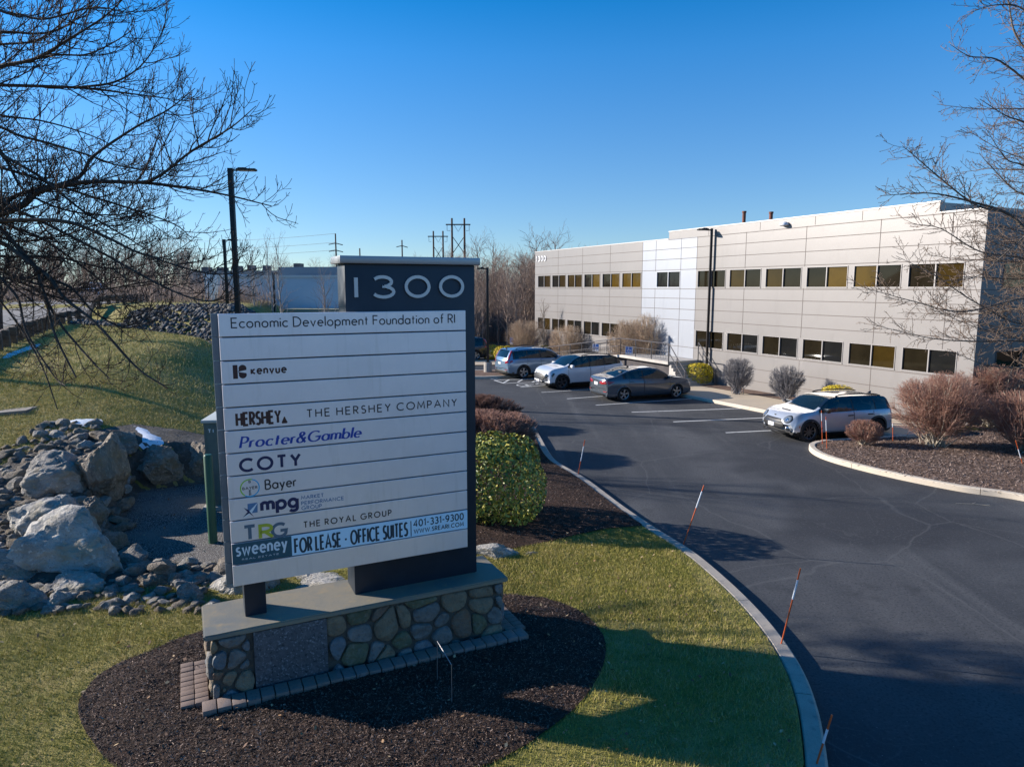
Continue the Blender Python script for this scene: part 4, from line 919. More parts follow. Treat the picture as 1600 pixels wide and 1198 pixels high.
def upole(u, vt, y, arms, label):
    P = aty(u, vt, y); t = empty('utility_pole', (P[0], y, -1), 0, label, 'utility pole', 'single utility poles on the horizon'); k = MB(); k.tube([(0, 0, 0), (0, 0, P[2] + 1)], [.22, .13], 8); k.build('pole', m_wood, t)
    for v, w in arms:
        z = float(aty(u, v, y)[2]) + 1; k = MB(); k.tube([(-w, 0, z - .25), (0, 0, z), (w, 0, z - .35)], .09, 5); k.build('crossarm', m_wood, t)
    return np.array([P[0], y, P[2]])
p1 = upole(524, 365, 140, [(380, 1.4), (391, 1.4)], 'single utility pole with two short arms at the left end of the sign cap')
p2 = upole(628, 375, 150, [(384, 1.2)], 'plain single utility pole behind the middle of the sign cap')
upole(562, 388, 150, [], 'short stub of a utility pole behind the sign cap')
for k_, (dz, lb) in enumerate(((0, 'topmost thin overhead wire running left from the two armed utility pole'), (-1.7, 'middle thin overhead wire running left from the two armed utility pole'), (-3.2, 'lowest thin overhead wire running left from the two armed utility pole'))):
    q = np.array([-105, 175., 17.5 + dz]); a0 = p1 + [0, 0, dz]; w_ = MB()
    w_.tube([a0 + (q - a0) * t - np.array([0, 0, 5 * t * (1 - t)]) for t in np.linspace(0, 1, 14)], .035, 4); tag(w_.build('overhead_wire', m_stl), lb, 'overhead wire', 'overhead wires on the horizon')
# ================================================================ far buildings on the left
m_pale = mat('warehouse_wall', (.50, .58, .64), .7, layers=[(.3, (.44, .52, .58), .4, .7, 3)]); m_yel = mat('yellow_steel', (.45, .40, .10), .6); m_shg = mat('shed_roof', (.30, .29, .20), .8)
wh = empty('warehouse', (-27.5, 72, -.8), R(-8), 'pale blue windowless warehouse wall with a yellow framed dock shelter', 'warehouse')
zt_ = float(aty(470, 434, 72)[2]) + .8
k = MB(); k.box(-3, 14, 0, 30, 0, zt_); k.box(-5.5, -3.01, 1.5, 30, 0, zt_ + .4); k.build('wall', m_pale, wh)
k = MB(); k.box(-3.1, 14.1, -.1, 30, zt_ + .002, zt_ + .25); k.build('parapet', mat('parapet_light', (.6, .6, .58), .7), wh)
k = MB(); k.box(1, 9.5, 6, 16, zt_ + .25, zt_ + 1.25); k.build('roof_unit', mat('roof_unit_blue', (.10, .16, .21), .7), wh)
k = MB(); k.box(5.6, 14.5, -3.2, 0, 2.2, 3.9); k.build('dock_shelter', m_shg, wh)
k = MB()
for x in (5.6, 8.5, 11.4): k.box(x - .1, x + .1, -3.3, -3.1, 0, 2.2)
for x in (3.4, 4.2): k.box(x, x + .18, -2, -1.8, 0, 2.6)
k.build('yellow_frame', m_yel, wh)
k = MB(); k.box(1.3, 1.7, -.06, 0, 3.2, 3.45); k.build('wall_vent', m_jt, wh)
fb = empty('low_building', (-58, 125, 0), R(-5), 'long low grey industrial building far off beyond the warehouse', 'building')
k = MB(); k.box(0, 22, 0, 20, 0, float(aty(440, 423, 125)[2])); k.build('wall', mat('far_wall', (.34, .33, .32), .8), fb)
zt2 = float(aty(440, 423, 125)[2]); 
for i in range(7): x = 1 + i * 2.9; k = MB(); k.box(x, x + random.uniform(.8, 1.6), 3, 5, zt2 + .003, zt2 + random.uniform(.6, 1.5)); k.build('roof_unit', m_stl, fb)


# ================================================================ timber guard rail along the upper road
m_tim = mat('weathered_timber', (.10, .072, .052), .9, layers=[(2, (.15, .115, .085), .4, .7, 5, (1, 1, 6)), (10, (.06, .045, .035), .5, .75)], bump=(14, .4, .02))
gr = empty('guard_rail', (RAIL[0][0], RAIL[0][1], 0), 0, 'long weathered timber guard rail on thick posts beside the upper road', 'guard rail')
RD = densify(RAIL_S, 1.9, False)
def lp(p, z): return (p[0] - RAIL[0][0], p[1] - RAIL[0][1], z)
for i, p in enumerate(RD):
    if p[1] > 95: break
    k = MB(); z = T(*p); k.M = Matrix.Translation(lp(p, z)) @ Matrix.Rotation(R(22), 4, 'Z'); k.bbox(-.13, .13, -.11, .11, -.3, .74, .02); k.build('post', m_tim, gr)
k = MB()
for i in range(len(RD) - 1):
    a, b = RD[i], RD[i + 1]
    if a[1] > 95: break
    d = np.array([b[0] - a[0], b[1] - a[1]]); d = d / np.linalg.norm(d); n = np.array([d[1], -d[0]]) * .20
    za, zb = T(*a), T(*b)
    vs = []
    for p, z in ((a, za), (b, zb)):
        for o, h in ((-.09, .38), (.09, .38), (.09, .70), (-.09, .70)):
            x, y = p[0] - n[0] * 1.05 + d[1] * o, p[1] - n[1] * 1.05 - d[0] * o; vs.append(lp((x, y), z + h))
    k.add(vs, [(0, 1, 5, 4), (1, 2, 6, 5), (2, 3, 7, 6), (3, 0, 4, 7), (0, 3, 2, 1), (4, 5, 6, 7)])
k.build('rail_beam', m_tim, gr)
# flat cover plate in the grass
P = GT(18, 643, Tq); k = MB(); k.bbox(-.75, .55, -.35, .35, -.1, .05, .01); o = k.build('cover_plate', mat('plate_concrete', (.23, .2, .17), .85, layers=[(5, (.17, .15, .13), .45, .7)])); o.location = tuple(P); o.rotation_euler = (0, R(-4), R(10)); tag(o, 'flat grey brown utility cover lying in the grass at the left edge', 'cover plate')

# ================================================================ cars
def pchip(pts):
    x = np.array([p[0] for p in pts], float); y = np.array([p[1] for p in pts], float); h = np.diff(x); dl = np.diff(y) / h; m = np.zeros(len(x)); m[0] = dl[0]; m[-1] = dl[-1]
    for i in range(1, len(x) - 1):
        if dl[i - 1] * dl[i] > 0: w1 = 2 * h[i] + h[i - 1]; w2 = h[i] + 2 * h[i - 1]; m[i] = (w1 + w2) / (w1 / dl[i - 1] + w2 / dl[i])
    def f(q):
        q = min(max(q, x[0]), x[-1]); i = min(len(h) - 1, max(0, int(np.searchsorted(x, q) - 1))); t = (q - x[i]) / h[i]
        return float((1 + 2 * t) * (1 - t) ** 2 * y[i] + t * (1 - t) ** 2 * h[i] * m[i] + t * t * (3 - 2 * t) * y[i + 1] + t * t * (t - 1) * h[i] * m[i + 1])
    return f
m_tyre = mat('tyre_rubber', (.012, .012, .013), .8, bump=(60, .2, .005)); m_trim = mat('black_trim', (.012, .012, .013), .5); m_rim = mat('alloy_rim', (.42, .43, .45), .3, .8); m_rimd = mat('dark_alloy_rim', (.10, .10, .11), .3, .7)
m_well = mat('wheel_well', (.006, .006, .006), .9); m_tail = mat('tail_light_red', (.32, .008, .012), .15, coat=1.); m_head = mat('headlight_glass', (.20, .23, .26), .08, .3, coat=1.); m_hdk = mat('headlight_dark', (.03, .035, .04), .1, .2, coat=1.)
m_cgl = mat('car_glass', (.008, .016, .020), .02, 0, spec=1.0, trans=(.72, (.35, .48, .50))); m_plate = mat('number_plate', (.72, .72, .74), .5, layers=[(30, (.5, .45, .5), .5, .7)]); m_chr = mat('chrome', (.6, .6, .62), .12, 1.)
m_int = mat('car_interior', (.035, .035, .038), .8); m_seat = mat('car_seat', (.11, .11, .115), .8); m_amb = mat('amber_marker', (.55, .16, .02), .2)
def make_car(sp, loc, rz, label, group='cars parked in the stalls', scale=1.07):
    t = empty(sp['kind'], loc, rz, label, 'car', group); t.scale = (scale,) * 3
    zc = pchip(sp['zc']); zb = pchip(sp['zb']); xr, xf = sp['zc'][0][0], sp['zc'][-1][0]; wm, wb, wr = sp['w'] / 2, sp['w'] / 2 * .955, sp['wr']; zroof = max(p[1] for p in sp['zc']); wbh = sp['wb'] / 2; RW = sp['rw']
    paint = sp['paint']; zsill = .20
    ctrl_f, ctrl_r = sp.get('bf', .20), sp.get('br', .16)
    def D(x, y, z):                       # round the ends in plan and profile
        r = y / wm; t1 = max(0., min(1., (x - (xf - .75)) / .75)); t2 = max(0., min(1., ((xr + .6) - x) / .6))
        x2 = x - t1 * t1 * (ctrl_f * abs(r) ** 2.6 + .30 * max(0, .34 - z) + .10 * max(0, z - .62)) + t2 * t2 * (ctrl_r * abs(r) ** 2.6 + .30 * max(0, .36 - z))
        return (x2, y, z)
    def taper(x): t1 = max(0., (x - (xf - .9)) / .9); t2 = max(0., ((xr + .8) - x) / .8); return 1 - .07 * t1 ** 2 - .06 * t2 ** 2
    def low(x):                           # side control points, sill to belt
        k = taper(x); b = zb(x); c = zc(x); b = min(b, c - .015); s = zsill + .05 * max(0, (abs(x) - (xf - .25)) / .25)
        return [(wm * .93 * k, s), (wm * .985 * k, s + .10), (wm * 1.0 * k, s + (b - s) * .45), (wm * .995 * k, s + (b - s) * .74), (wb * 1.0 * k, b - .045), (wb * .975 * k, b)]
    NL = 16
    def lowpts(x):
        P = catmull(low(x), 4); idx = np.linspace(0, len(P) - 1, NL); return [(float(np.interp(i, range(len(P)), [p[0] for p in P])), float(np.interp(i, range(len(P)), [p[1] for p in P]))) for i in idx]
    def Y(x, z):
        P = lowpts(x); return float(np.interp(z, [p[1] for p in P], [p[0] for p in P]))
    NG, NC = 6, 7
    def section(x):
        P = lowpts(x); k = taper(x); b = P[-1][1]; c = zc(x); hgt = c - b; fr = max(0, min(1, hgt / (zroof - zb(0)))); we = P[-1][0] * (1 - fr) + wr * k * fr; we = min(we, P[-1][0] - .02 * min(1, hgt / .1))
        ze = b + hgt * (.80 if fr < .35 else .80 + .13 * min(1, (fr - .35) / .3)); out = list(P)
        for i in range(1, NG + 1): q = i / NG; bow = .02 * fr * math.sin(q * math.pi); out.append((P[-1][0] + (we - P[-1][0]) * q + bow, b + (ze - b) * q))
        for i in range(1, NC + 1): a = i / NC * math.pi / 2; out.append((we * (1 - i / NC), ze + (c - ze) * math.sin(a) ** .9))
        return out
    xs = sorted(set([round(q, 4) for q in list(np.linspace(xr, xf, 88)) + [xr + .012, xr + .035, xf - .012, xf - .035]])); secs = [section(x) for x in xs]; n = len(secs[0]); full = 2 * n - 1
    V = []
    for x, s in zip(xs, secs):
        for y, z in s: V.append(D(x, -y, z))
        for y, z in reversed(s[:-1]): V.append(D(x, y, z))
    groups = {}
    axles = (wbh, -wbh)
    def cls(i, j):
        jj = j if j < n - 1 else 2 * n - 3 - j; xm = (xs[i] + xs[i + 1]) / 2; s = secs[i]; side = -1 if j < n - 1 else 1
        zm = (secs[i][jj][1] + secs[i + 1][jj + 1][1]) / 2
        if jj < NL - 1:
            for a in axles:
                if math.hypot(xm - a, zm - RW) < RW + .035: return None
            if zm < zsill + sp.get('clad', .06) or (sp.get('clad_r') and zm < sp['clad_r'] and (xm < xr + .5 or xm > xf - .45)): return ('trim',)
            for k_, (d0, d1) in enumerate(sp['doors']):
                if d0 < xm < d1 and zm > zsill + .12: return ('door', k_, side)
            return ('body',)
        if jj < NL - 1 + NG:
            q = jj - (NL - 1)
            if zc(xm) - zb(xm) > .13 and q >= 0 and q < NG - 1 - (1 if sp.get('thickrail') else 0):
                for k_, (a, b) in enumerate(sp['side']):
                    if a < xm < b: return ('side', k_, side)
                if sp['side'][0][0] - sp.get('pil', .12) < xm < sp['side'][-1][1] + .05 and sp.get('blackpillar', True): return ('trim',)
            return ('roof',) if sp.get('roofm') and zc(xm) - zb(xm) > .2 else ('body',)
        q = jj - (NL - 1 + NG)
        if q >= 1:
            if sp['ws'][0] < xm < sp['ws'][1]: return ('ws',)
            if sp['rg'][0] < xm < sp['rg'][1]: return ('rg',)
        return ('roof',) if sp.get('roofm') and zc(xm) - zb(xm) > .2 else ('body',)
    for i in range(len(xs) - 1):
        for j in range(full - 1):
            c_ = cls(i, j)
            if c_ is None: continue
            groups.setdefault(c_, []).append((i * full + j, (i + 1) * full + j, (i + 1) * full + j + 1, i * full + j + 1))
    for i, rev in ((0, 1), (len(xs) - 1, 0)):
        for j in range(n - 1):
            z_ = V[i * full + j][2]; groups.setdefault(('trim',) if sp.get('clad_r') and z_ < sp['clad_r'] else ('body',), []).append((i * full + j, i * full + j + 1, i * full + full - 2 - j, i * full + full - 1 - j))
    def part(name, faces, m, parent=t, smooth=True):
        idx = {}; vs = []
        for f in faces:
            for q in f:
                if q not in idx: idx[q] = len(vs); vs.append(V[q])
        k = MB(); k.add(vs, [tuple(dict.fromkeys(idx[q] for q in f)) for f in faces]); return k.build(name, m, parent, auto=50 if smooth else None)
    body = part('body', groups[('body',)], paint)
    if ('trim',) in groups: part('lower_cladding', groups[('trim',)], m_trim)
    if ('roof',) in groups: part('roof', groups[('roof',)], sp['roofm'])
    part('windscreen', groups[('ws',)], m_cgl)
    if ('rg',) in groups: part('rear_window', groups[('rg',)], m_cgl)
    doors = {}
    for g_, fs in groups.items():
        if g_[0] == 'door':
            d = part('door', fs, paint); doors[g_[1:]] = d; a, b = sp['doors'][g_[1]]; s_ = g_[2]; k = MB()
            for x in (a, b):
                pts = [D(x, s_ * (Y(x, z) + .0015), z) for z in np.linspace(zsill + .13, zb(x) - .02, 8)]
                if abs(abs(x) - wbh) > RW + .1: k.tube(pts, .006, 4)
                else: k.tube([p for p in pts if math.hypot(p[0] - math.copysign(wbh, p[0]), p[2] - RW) > RW + .06], .006, 4)
            k.tube([D(x, s_ * (Y(x, zsill + .13) + .0015), zsill + .13) for x in np.linspace(a, b, 6)], .006, 4); k.build('door_seam', m_well, d)
            xh = a + .14; k = MB(); zh = zb(xh) - .13; k.M = Matrix.Translation(D(xh, s_ * (Y(xh, zh) + .012), zh)); k.bbox(-.10, .10, -.018, .018, -.018, .018, .012); k.build('handle', sp.get('handle', paint), d)
    for g_, fs in groups.items():
        if g_[0] == 'side': part('side_window', fs, m_cgl)
    # wheel arch lips
    for s_ in (-1, 1):
        for a in axles:
            k = MB(); vs = []; N_ = 26; lip = sp.get('lip', .035)
            for i in range(N_ + 1):
                an = R(-12 + 204 * i / N_)
                for rr, o in ((RW + .015, -.05), (RW + .018, .010), (RW + .03 + lip, .010), (RW + .045 + lip, -.012)):
                    x = a + rr * math.cos(an); z = max(.16, RW + rr * math.sin(an)); vs.append(D(x, s_ * (Y(min(max(x, xr), xf), max(z, zsill + .01)) + o), z))
            for i in range(N_):
                for q in range(3): k_ = i * 4 + q; k.f.append((k_, k_ + 1, k_ + 5, k_ + 4)); k.m.append(0)
            k.v = vs; k.build('wheel_arch', m_trim if sp.get('blacklip') else paint, t, auto=60)
    # wheels
    for s_ in (-1, 1):
        for a in axles:
            k = MB(); tw = .215; prof = [(RW * .66, -tw * .40), (RW * .93, -tw * .48), (RW * .985, -tw * .36), (RW, -tw * .2), (RW, tw * .2), (RW * .985, tw * .36), (RW * .93, tw * .48), (RW * .66, tw * .40)]
            k.lathe(prof, 30, 'y'); w = k.build('wheel', m_tyre, t, auto=45); w.location = (a, s_ * (wm - .125), RW)
            k = MB(); rr = RW * .70; yo = s_ * .085
            k.lathe([(rr * 1.0, yo), (rr * .97, yo + s_ * .02), (rr * .90, yo + s_ * .005), (rr * .88, yo - s_ * .10), (.0, yo - s_ * .10)], 30, 'y', 1); k.lathe([(rr * 1.0, yo), (rr * .97, yo + s_ * .022), (rr * .89, yo + s_ * .008)], 30, 'y', 0)
            ns = sp.get('spokes', 5)
            for q in range(ns):
                an = 2 * math.pi * q / ns + .2
                for off in ((-.13, .13) if sp.get('twin') else (0,)):
                    ca, sa = math.cos(an + off), math.sin(an + off); cb, sb_ = math.cos(an + off * .3), math.sin(an + off * .3); wd = rr * sp.get('sw', .11)
                    p0 = np.array([cb * rr * .12, sb_ * rr * .12]); p1_ = np.array([ca * rr * .93, sa * rr * .93]); d_ = (p1_ - p0) / np.linalg.norm(p1_ - p0); nn = np.array([-d_[1], d_[0]]) * wd
                    y0_, y1_ = yo + s_ * .004, yo - s_ * .03; vs = []
                    for y_ in (y0_, y1_):
                        for p_, f_ in ((p0, 1.2), (p1_, .8)): vs += [(p_[0] + nn[0] * f_, y_, p_[1] + nn[1] * f_), (p_[0] - nn[0] * f_, y_, p_[1] - nn[1] * f_)]
                    k.add(vs, [(0, 1, 3, 2), (0, 2, 6, 4), (1, 5, 7, 3), (2, 3, 7, 6)])
            k.lathe([(rr * .20, yo - s_ * .02), (rr * .19, yo + s_ * .012), (0, yo + s_ * .014)], 16, 'y'); k.build('rim', [sp.get('rim', m_rim), m_well], w, auto=40)
    k = MB()
    for s_ in (-1, 1):
        for a in axles:
            vs = []; N_ = 16
            for i in range(N_ + 1):
                an = math.pi * i / N_
                for y_ in (wm - .03, wm - .42): vs.append((a + (RW + .05) * math.cos(an), s_ * y_, RW + (RW + .05) * math.sin(an)))
            b_ = len(k.v); k.v += vs
            for i in range(N_): k.f.append((b_ + 2 * i, b_ + 2 * i + 1, b_ + 2 * i + 3, b_ + 2 * i + 2)); k.m.append(0)
            k.add([(a - RW - .05, s_ * (wm - .42), .18), (a + RW + .05, s_ * (wm - .42), .18), (a + RW + .05, s_ * (wm - .42), RW * 2 + .05), (a - RW - .05, s_ * (wm - .42), RW * 2 + .05)], [(0, 1, 2, 3)])
    k.box(xr + .35, xf - .35, -wm * .8, wm * .8, .17, .24); k.build('underbody', m_well, t)
    # cabin
    k = MB(); xa, xb_ = sp['side'][0][0], sp['ws'][1]; k.box(xa - .2, xb_ - .1, -wm * .80, wm * .80, .35, .42); k.bbox(xb_ - .42, xb_ - .1, -wm * .8, wm * .8, .6, zb(xb_ - .3) - .01, .04)
    for s_ in (-1, 1): k.tube([(xb_ - .48, s_ * .36 + .17 * math.cos(a), .90 + .17 * math.sin(a)) for a in np.linspace(0, 6.28, 14)], .016, 5) if s_ == 1 else None
    k.build('dashboard', m_int, t, auto=40)
    for xs_ in (sp['seatx'], sp['seatx'] - .85):
        for s_ in (-1, 1):
            k = MB(); k.bbox(xs_ - .25, xs_ + .25, s_ * .38 - .23, s_ * .38 + .23, .42, .58, .04); zz = zroof - .33
            k.M = Matrix.Translation((xs_ - .24, s_ * .38, .5)) @ Matrix.Rotation(R(-14), 4, 'Y'); k.bbox(-.07, .07, -.22, .22, 0, zz - .5, .05); k.bbox(-.05, .05, -.12, .12, zz - .48, zz - .30, .04); k.build('seat', m_seat, t, auto=50)
    # patches laid on the ends: list of (y, z) outlines
    def ztop(x, y):
        s_ = section(x); ym = max(q[0] for q in s_)
        if y > ym - .004: return -1
        up = s_[NL // 2:]; return float(np.interp(-y, [-q[0] for q in up], [q[1] for q in up]))
    def xend(y, z, front):
        x = xf if front else xr; sg_ = -1 if front else 1
        for _ in range(70):
            if ztop(x, abs(y)) >= z: break
            x += sg_ * .012
        return x
    def end_patch(name, m, front, outs, off=.012, par=t, thick=.02):
        x0 = xf if front else xr; sg = 1 if front else -1
        for o_ in outs:
            pb = densify(o_, .05); k = MB(); cx_ = sum(p[0] for p in pb) / len(pb); cz_ = sum(p[1] for p in pb) / len(pb); nn = len(pb)
            rings = [(1., -thick), (1., off * .6), (.9, off), (.45, off)]; vs = []
            for sc, of in rings:
                for y, z in pb: yy, z2 = cx_ + (y - cx_) * sc, cz_ + (z - cz_) * sc; q = D(xend(yy, z2, front), yy, z2); vs.append((q[0] + sg * of, q[1], q[2]))
            q = D(xend(cx_, cz_, front), cx_, cz_); vs.append((q[0] + sg * off, q[1], q[2])); fs = []
            for r_ in range(3):
                for i in range(nn): fs.append((r_ * nn + i, r_ * nn + (i + 1) % nn, (r_ + 1) * nn + (i + 1) % nn, (r_ + 1) * nn + i))
            fs += [(3 * nn + i, 3 * nn + (i + 1) % nn, len(vs) - 1) for i in range(nn)]; k.add(vs, fs); ob = k.build(name, m, par, auto=40)
        return ob
    def side_patch(name, m, outs, off=.008):
        for o_ in outs:
            for s_ in (-1, 1):
                pb = densify(o_, .05); nn = len(pb); cx_ = sum(p[0] for p in pb) / nn; cz_ = sum(p[1] for p in pb) / nn; vs = []; k = MB()
                for sc, of in ((1., -.03), (1., off), (.5, off)):
                    for x, z in pb: x2, z2 = cx_ + (x - cx_) * sc, cz_ + (z - cz_) * sc; vs.append(D(x2, s_ * (Y(x2, z2) + of), z2))
                vs.append(D(cx_, s_ * (Y(cx_, cz_) + off), cz_)); fs = []
                for r_ in range(2):
                    for i in range(nn): fs.append((r_ * nn + i, r_ * nn + (i + 1) % nn, (r_ + 1) * nn + (i + 1) % nn, (r_ + 1) * nn + i))
                fs += [(2 * nn + i, 2 * nn + (i + 1) % nn, len(vs) - 1) for i in range(nn)]; k.add(vs, fs); k.build(name, m, t, auto=40)
    mir = lambda o_: [o_, [(-y, z) for y, z in reversed(o_)]]
    sp['detail'](end_patch, side_patch, mir, t, dict(D=D, Y=Y, zc=zc, zb=zb, xf=xf, xr=xr, wm=wm, zroof=zroof, wr=wr))
    # mirrors
    xm_ = sp['ws'][1] - .28
    for s_ in (-1, 1):
        k = MB(); zz = zb(xm_) + .09; k.M = Matrix.Translation((xm_, s_ * (wm * .93 + .13), zz)); k.bbox(-.07, .07, -.115, .115, -.075, .075, .045); k.M = Matrix.Identity(4); k.tube([(xm_, s_ * wm * .88, zz - .08), (xm_, s_ * (wm * .93 + .08), zz - .05)], .025, 6); k.build('wing_mirror', sp.get('mirror', paint), t, auto=50)
    if sp.get('rails'):
        for s_ in (-1, 1):
            xa, xb_ = sp['rails']; k = MB(); k.tube([(x, s_ * (wr * .93), zc(x) + .02 - .04 * (abs((x - xa) / (xb_ - xa) - .5) * 2) ** 6) for x in np.linspace(xa, xb_, 14)], .02, 6); k.build('roof_rail', m_trim, t)
    k = MB(); xa = sp['rg'][1] + .1; k.M = Matrix.Translation((xa, 0, zc(xa))); k.add([(-.10, 0, .075), (.10, .0, -.01), (-.06, .035, -.01), (-.06, -.035, -.01)], [(0, 1, 2), (0, 3, 1), (0, 2, 3)]); k.build('antenna', sp.get('roofm', m_trim), t)
    return t
def paint(nm, c, metal=.4, rough=.32): return mat(nm, c, rough, metal, coat=.9, layers=[(1.5, tuple(x * .93 for x in c), .4, .7)])
RC = lambda y0, y1, z0, z1, r=.03: [(y0 + r, z0), (y1 - r, z0), (y1, z0 + r), (y1, z1 - r), (y1 - r, z1), (y0 + r, z1), (y0, z1 - r), (y0, z0 + r)]
def ell(cy, cz, ry, rz, n=20): return [(cy + ry * math.cos(2 * math.pi * i / n), cz + rz * math.sin(2 * math.pi * i / n)) for i in range(n)]
# ---- white hatchback with round headlights
m_white2 = paint('white_silver_paint', (.46, .49, .54), .35, .3); m_black = paint('black_paint', (.008, .009, .010), .2, .2)
def det_hatch(E, S, mir, t, g):
    E('grille', m_trim, True, [[(-.52, .50), (-.40, .43), (.40, .43), (.52, .50), (.50, .60), (.36, .73), (-.36, .73), (-.50, .60)]], .016)
    E('grille_bar', m_chr, True, [[(-.47, .610), (.47, .610), (.46, .635), (-.46, .635)]], .026)
    E('bumper_intake', m_trim, True, [RC(-.58, .58, .25, .35, .03)], .012); E('bumper_bar', m_chr, True, [RC(-.34, .34, .30, .325, .01)], .02)
    E('number_plate', m_plate, True, [RC(-.155, .155, .45, .575, .008)], .038)
    for o in mir(ell(.60, .735, .145, .125)):
        E('headlight_ring', m_trim, True, [o], .016)
    for o in mir(ell(.60, .735, .118, .10)): E('headlight', m_head, True, [o], .030)
    for o in mir(ell(.60, .735, .05, .045)): E('headlight_lens', m_chr, True, [o], .040)
    for o in mir(ell(.66, .42, .085, .075)): E('fog_light_ring', m_chr, True, [o], .014)
    for o in mir(ell(.66, .42, .05, .045)): E('fog_light', m_hdk, True, [o], .024)
    for o in mir(RC(.50, .70, .55, .78, .04)): E('tail_light', m_tail, False, [o], .012)
    k = MB(); x = 1.60; k.M = Matrix.Translation((x, 0, g['zc'](x) - .005)) @ Matrix.Rotation(R(6), 4, 'Y'); k.bbox(-.03, .03, -.20, .20, -.01, .02, .008); k.build('bonnet_scoop', m_trim, t, auto=40)
    k = MB(); k.M = Matrix.Translation((g['xf'] - .13, 0, .80)); k.lathe([(0, .02), (.035, .015), (.04, 0)], 12); k.build('bonnet_badge', m_trim, t)
    S('side_marker', m_amb, [[(1.84, .50), (1.80, .56), (1.78, .55), (1.80, .48)]], .012)
    S('wing_vent', m_trim, [[(.86, .40), (.92, .40), (.90, .46), (.84, .46)]], .006)
HATCH = dict(kind='hatchback', zc=[(-2.115, .62), (-2.105, .90), (-2.03, 1.02), (-1.86, 1.30), (-1.72, 1.385), (-.9, 1.44), (-.1, 1.445), (.38, 1.395), (.72, 1.22), (1.10, 1.015), (1.55, .965), (1.88, .885), (2.06, .76), (2.125, .66), (2.14, .58)],
    zb=[(-2.115, .60), (-2.09, .86), (-1.9, .96), (-1., .955), (0, .94), (1.0, .93), (1.5, .88), (1.85, .78), (2.06, .62), (2.14, .50)], w=1.80, wr=.60, wb=2.67, rw=.335, paint=m_white2, roofm=m_black, ws=(.40, 1.06), rg=(-2.02, -1.80), side=[(-1.78, -1.30), (-1.22, -.42), (-.34, .92)], doors=[(-1.16, -.38), (-.37, .96)], seatx=.02, rim=m_rimd, spokes=9, sw=.085, blacklip=True, clad=.10, clad_r=.33, lip=.06, mirror=m_black, handle=m_trim, rails=(-1.65, .15), detail=det_hatch, bf=.30, br=.2)
# ---- grey sedan
m_grey = paint('dark_grey_paint', (.072, .088, .110), .3, .22)
def det_sedan(E, S, mir, t, g):
    for o in mir([(.30, .80), (.50, .76), (.76, .80), (.86, .90), (.84, .93), (.60, .915), (.34, .88)]): E('tail_light', m_tail, False, [o], .014)
    S('tail_light_side', m_tail, [[(-2.24, .80), (-2.10, .80), (-1.86, .885), (-1.84, .91), (-2.02, .915), (-2.24, .90)]], .010)
    E('number_plate', m_plate, False, [RC(-.155, .155, .70, .83, .008)], .014); E('boot_seam', m_well, False, [[(-.66, .645), (.66, .645), (.66, .655), (-.66, .655)]], .006)
    for o in mir(RC(.60, .80, .44, .475, .01)): E('reflector', m_tail, False, [o], .012)
    E('bumper_diffuser', m_trim, False, [RC(-.6, .6, .25, .34, .03)], .012)
    E('grille', m_trim, True, [[(-.40, .34), (.40, .34), (.48, .60), (-.48, .60)]], .012)
    for o in mir([(.50, .62), (.80, .66), (.84, .72), (.52, .69)]): E('headlight', m_head, True, [o], .02)
    S('headlight_side', m_head, [[(1.90, .70), (2.10, .64), (2.16, .69), (1.95, .755)]], .008)
SEDAN = dict(kind='sedan', zc=[(-2.30, .60), (-2.29, .88), (-2.24, 1.02), (-2.05, 1.065), (-1.80, 1.10), (-1.40, 1.24), (-.95, 1.375), (-.45, 1.445), (.0, 1.455), (.36, 1.415), (.75, 1.23), (1.20, 1.00), (1.7, .93), (2.05, .83), (2.23, .68), (2.28, .55)],
    zb=[(-2.30, .58), (-2.27, .88), (-1.9, 1.0), (-1.3, 1.0), (-.6, .965), (.3, .93), (1.1, .90), (1.7, .84), (2.05, .74), (2.23, .58), (2.28, .46)], w=1.795, wr=.57, wb=2.70, rw=.325, paint=m_grey, ws=(.38, 1.16), rg=(-1.74, -.78), side=[(-1.28, -.42), (-.34, .98)], doors=[(-1.10, -.36), (-.35, .98)], seatx=-.02, rim=m_rim, spokes=5, twin=True, sw=.075, clad=.02, lip=.012, detail=det_sedan, blackpillar=True, pil=.10)
# ---- white crossover
m_wht = paint('pearl_white_paint', (.68, .69, .72), .15, .3); m_wht_b = m_wht
def det_cuv(E, S, mir, t, g):
    E('grille', m_trim, True, [[(-.60, .62), (-.50, .47), (.50, .47), (.60, .62), (.52, .72), (.40, .80), (-.40, .80), (-.52, .72)]], .014)
    for q in range(4): E('grille_bar', m_chr, True, [[(-.48, .515 + q * .055), (.48, .515 + q * .055), (.48, .527 + q * .055), (-.48, .527 + q * .055)]], .022)
    for o in mir([(.56, .60), (.66, .54), (.80, .70), (.70, .78), (.58, .84), (.56, .74)]): E('headlight', m_hdk, True, [o], .018)
    S('headlight_side', m_hdk, [[(1.82, .80), (2.05, .60), (2.12, .70), (1.95, .85)]], .008)
    E('bumper_plate', m_chr, True, [[(-.62, .24), (.62, .24), (.70, .32), (.60, .34), (-.60, .34), (-.70, .32)]], .02); E('number_plate', m_plate, True, [RC(-.155, .155, .37, .48, .008)], .03)
    for o in mir(RC(.52, .82, .86, .98, .03)): E('tail_light', m_tail, False, [o], .014)
    S('sill_strip', m_chr, [[(-.9, .30), (.85, .30), (.85, .335), (-.9, .335)]], .008)
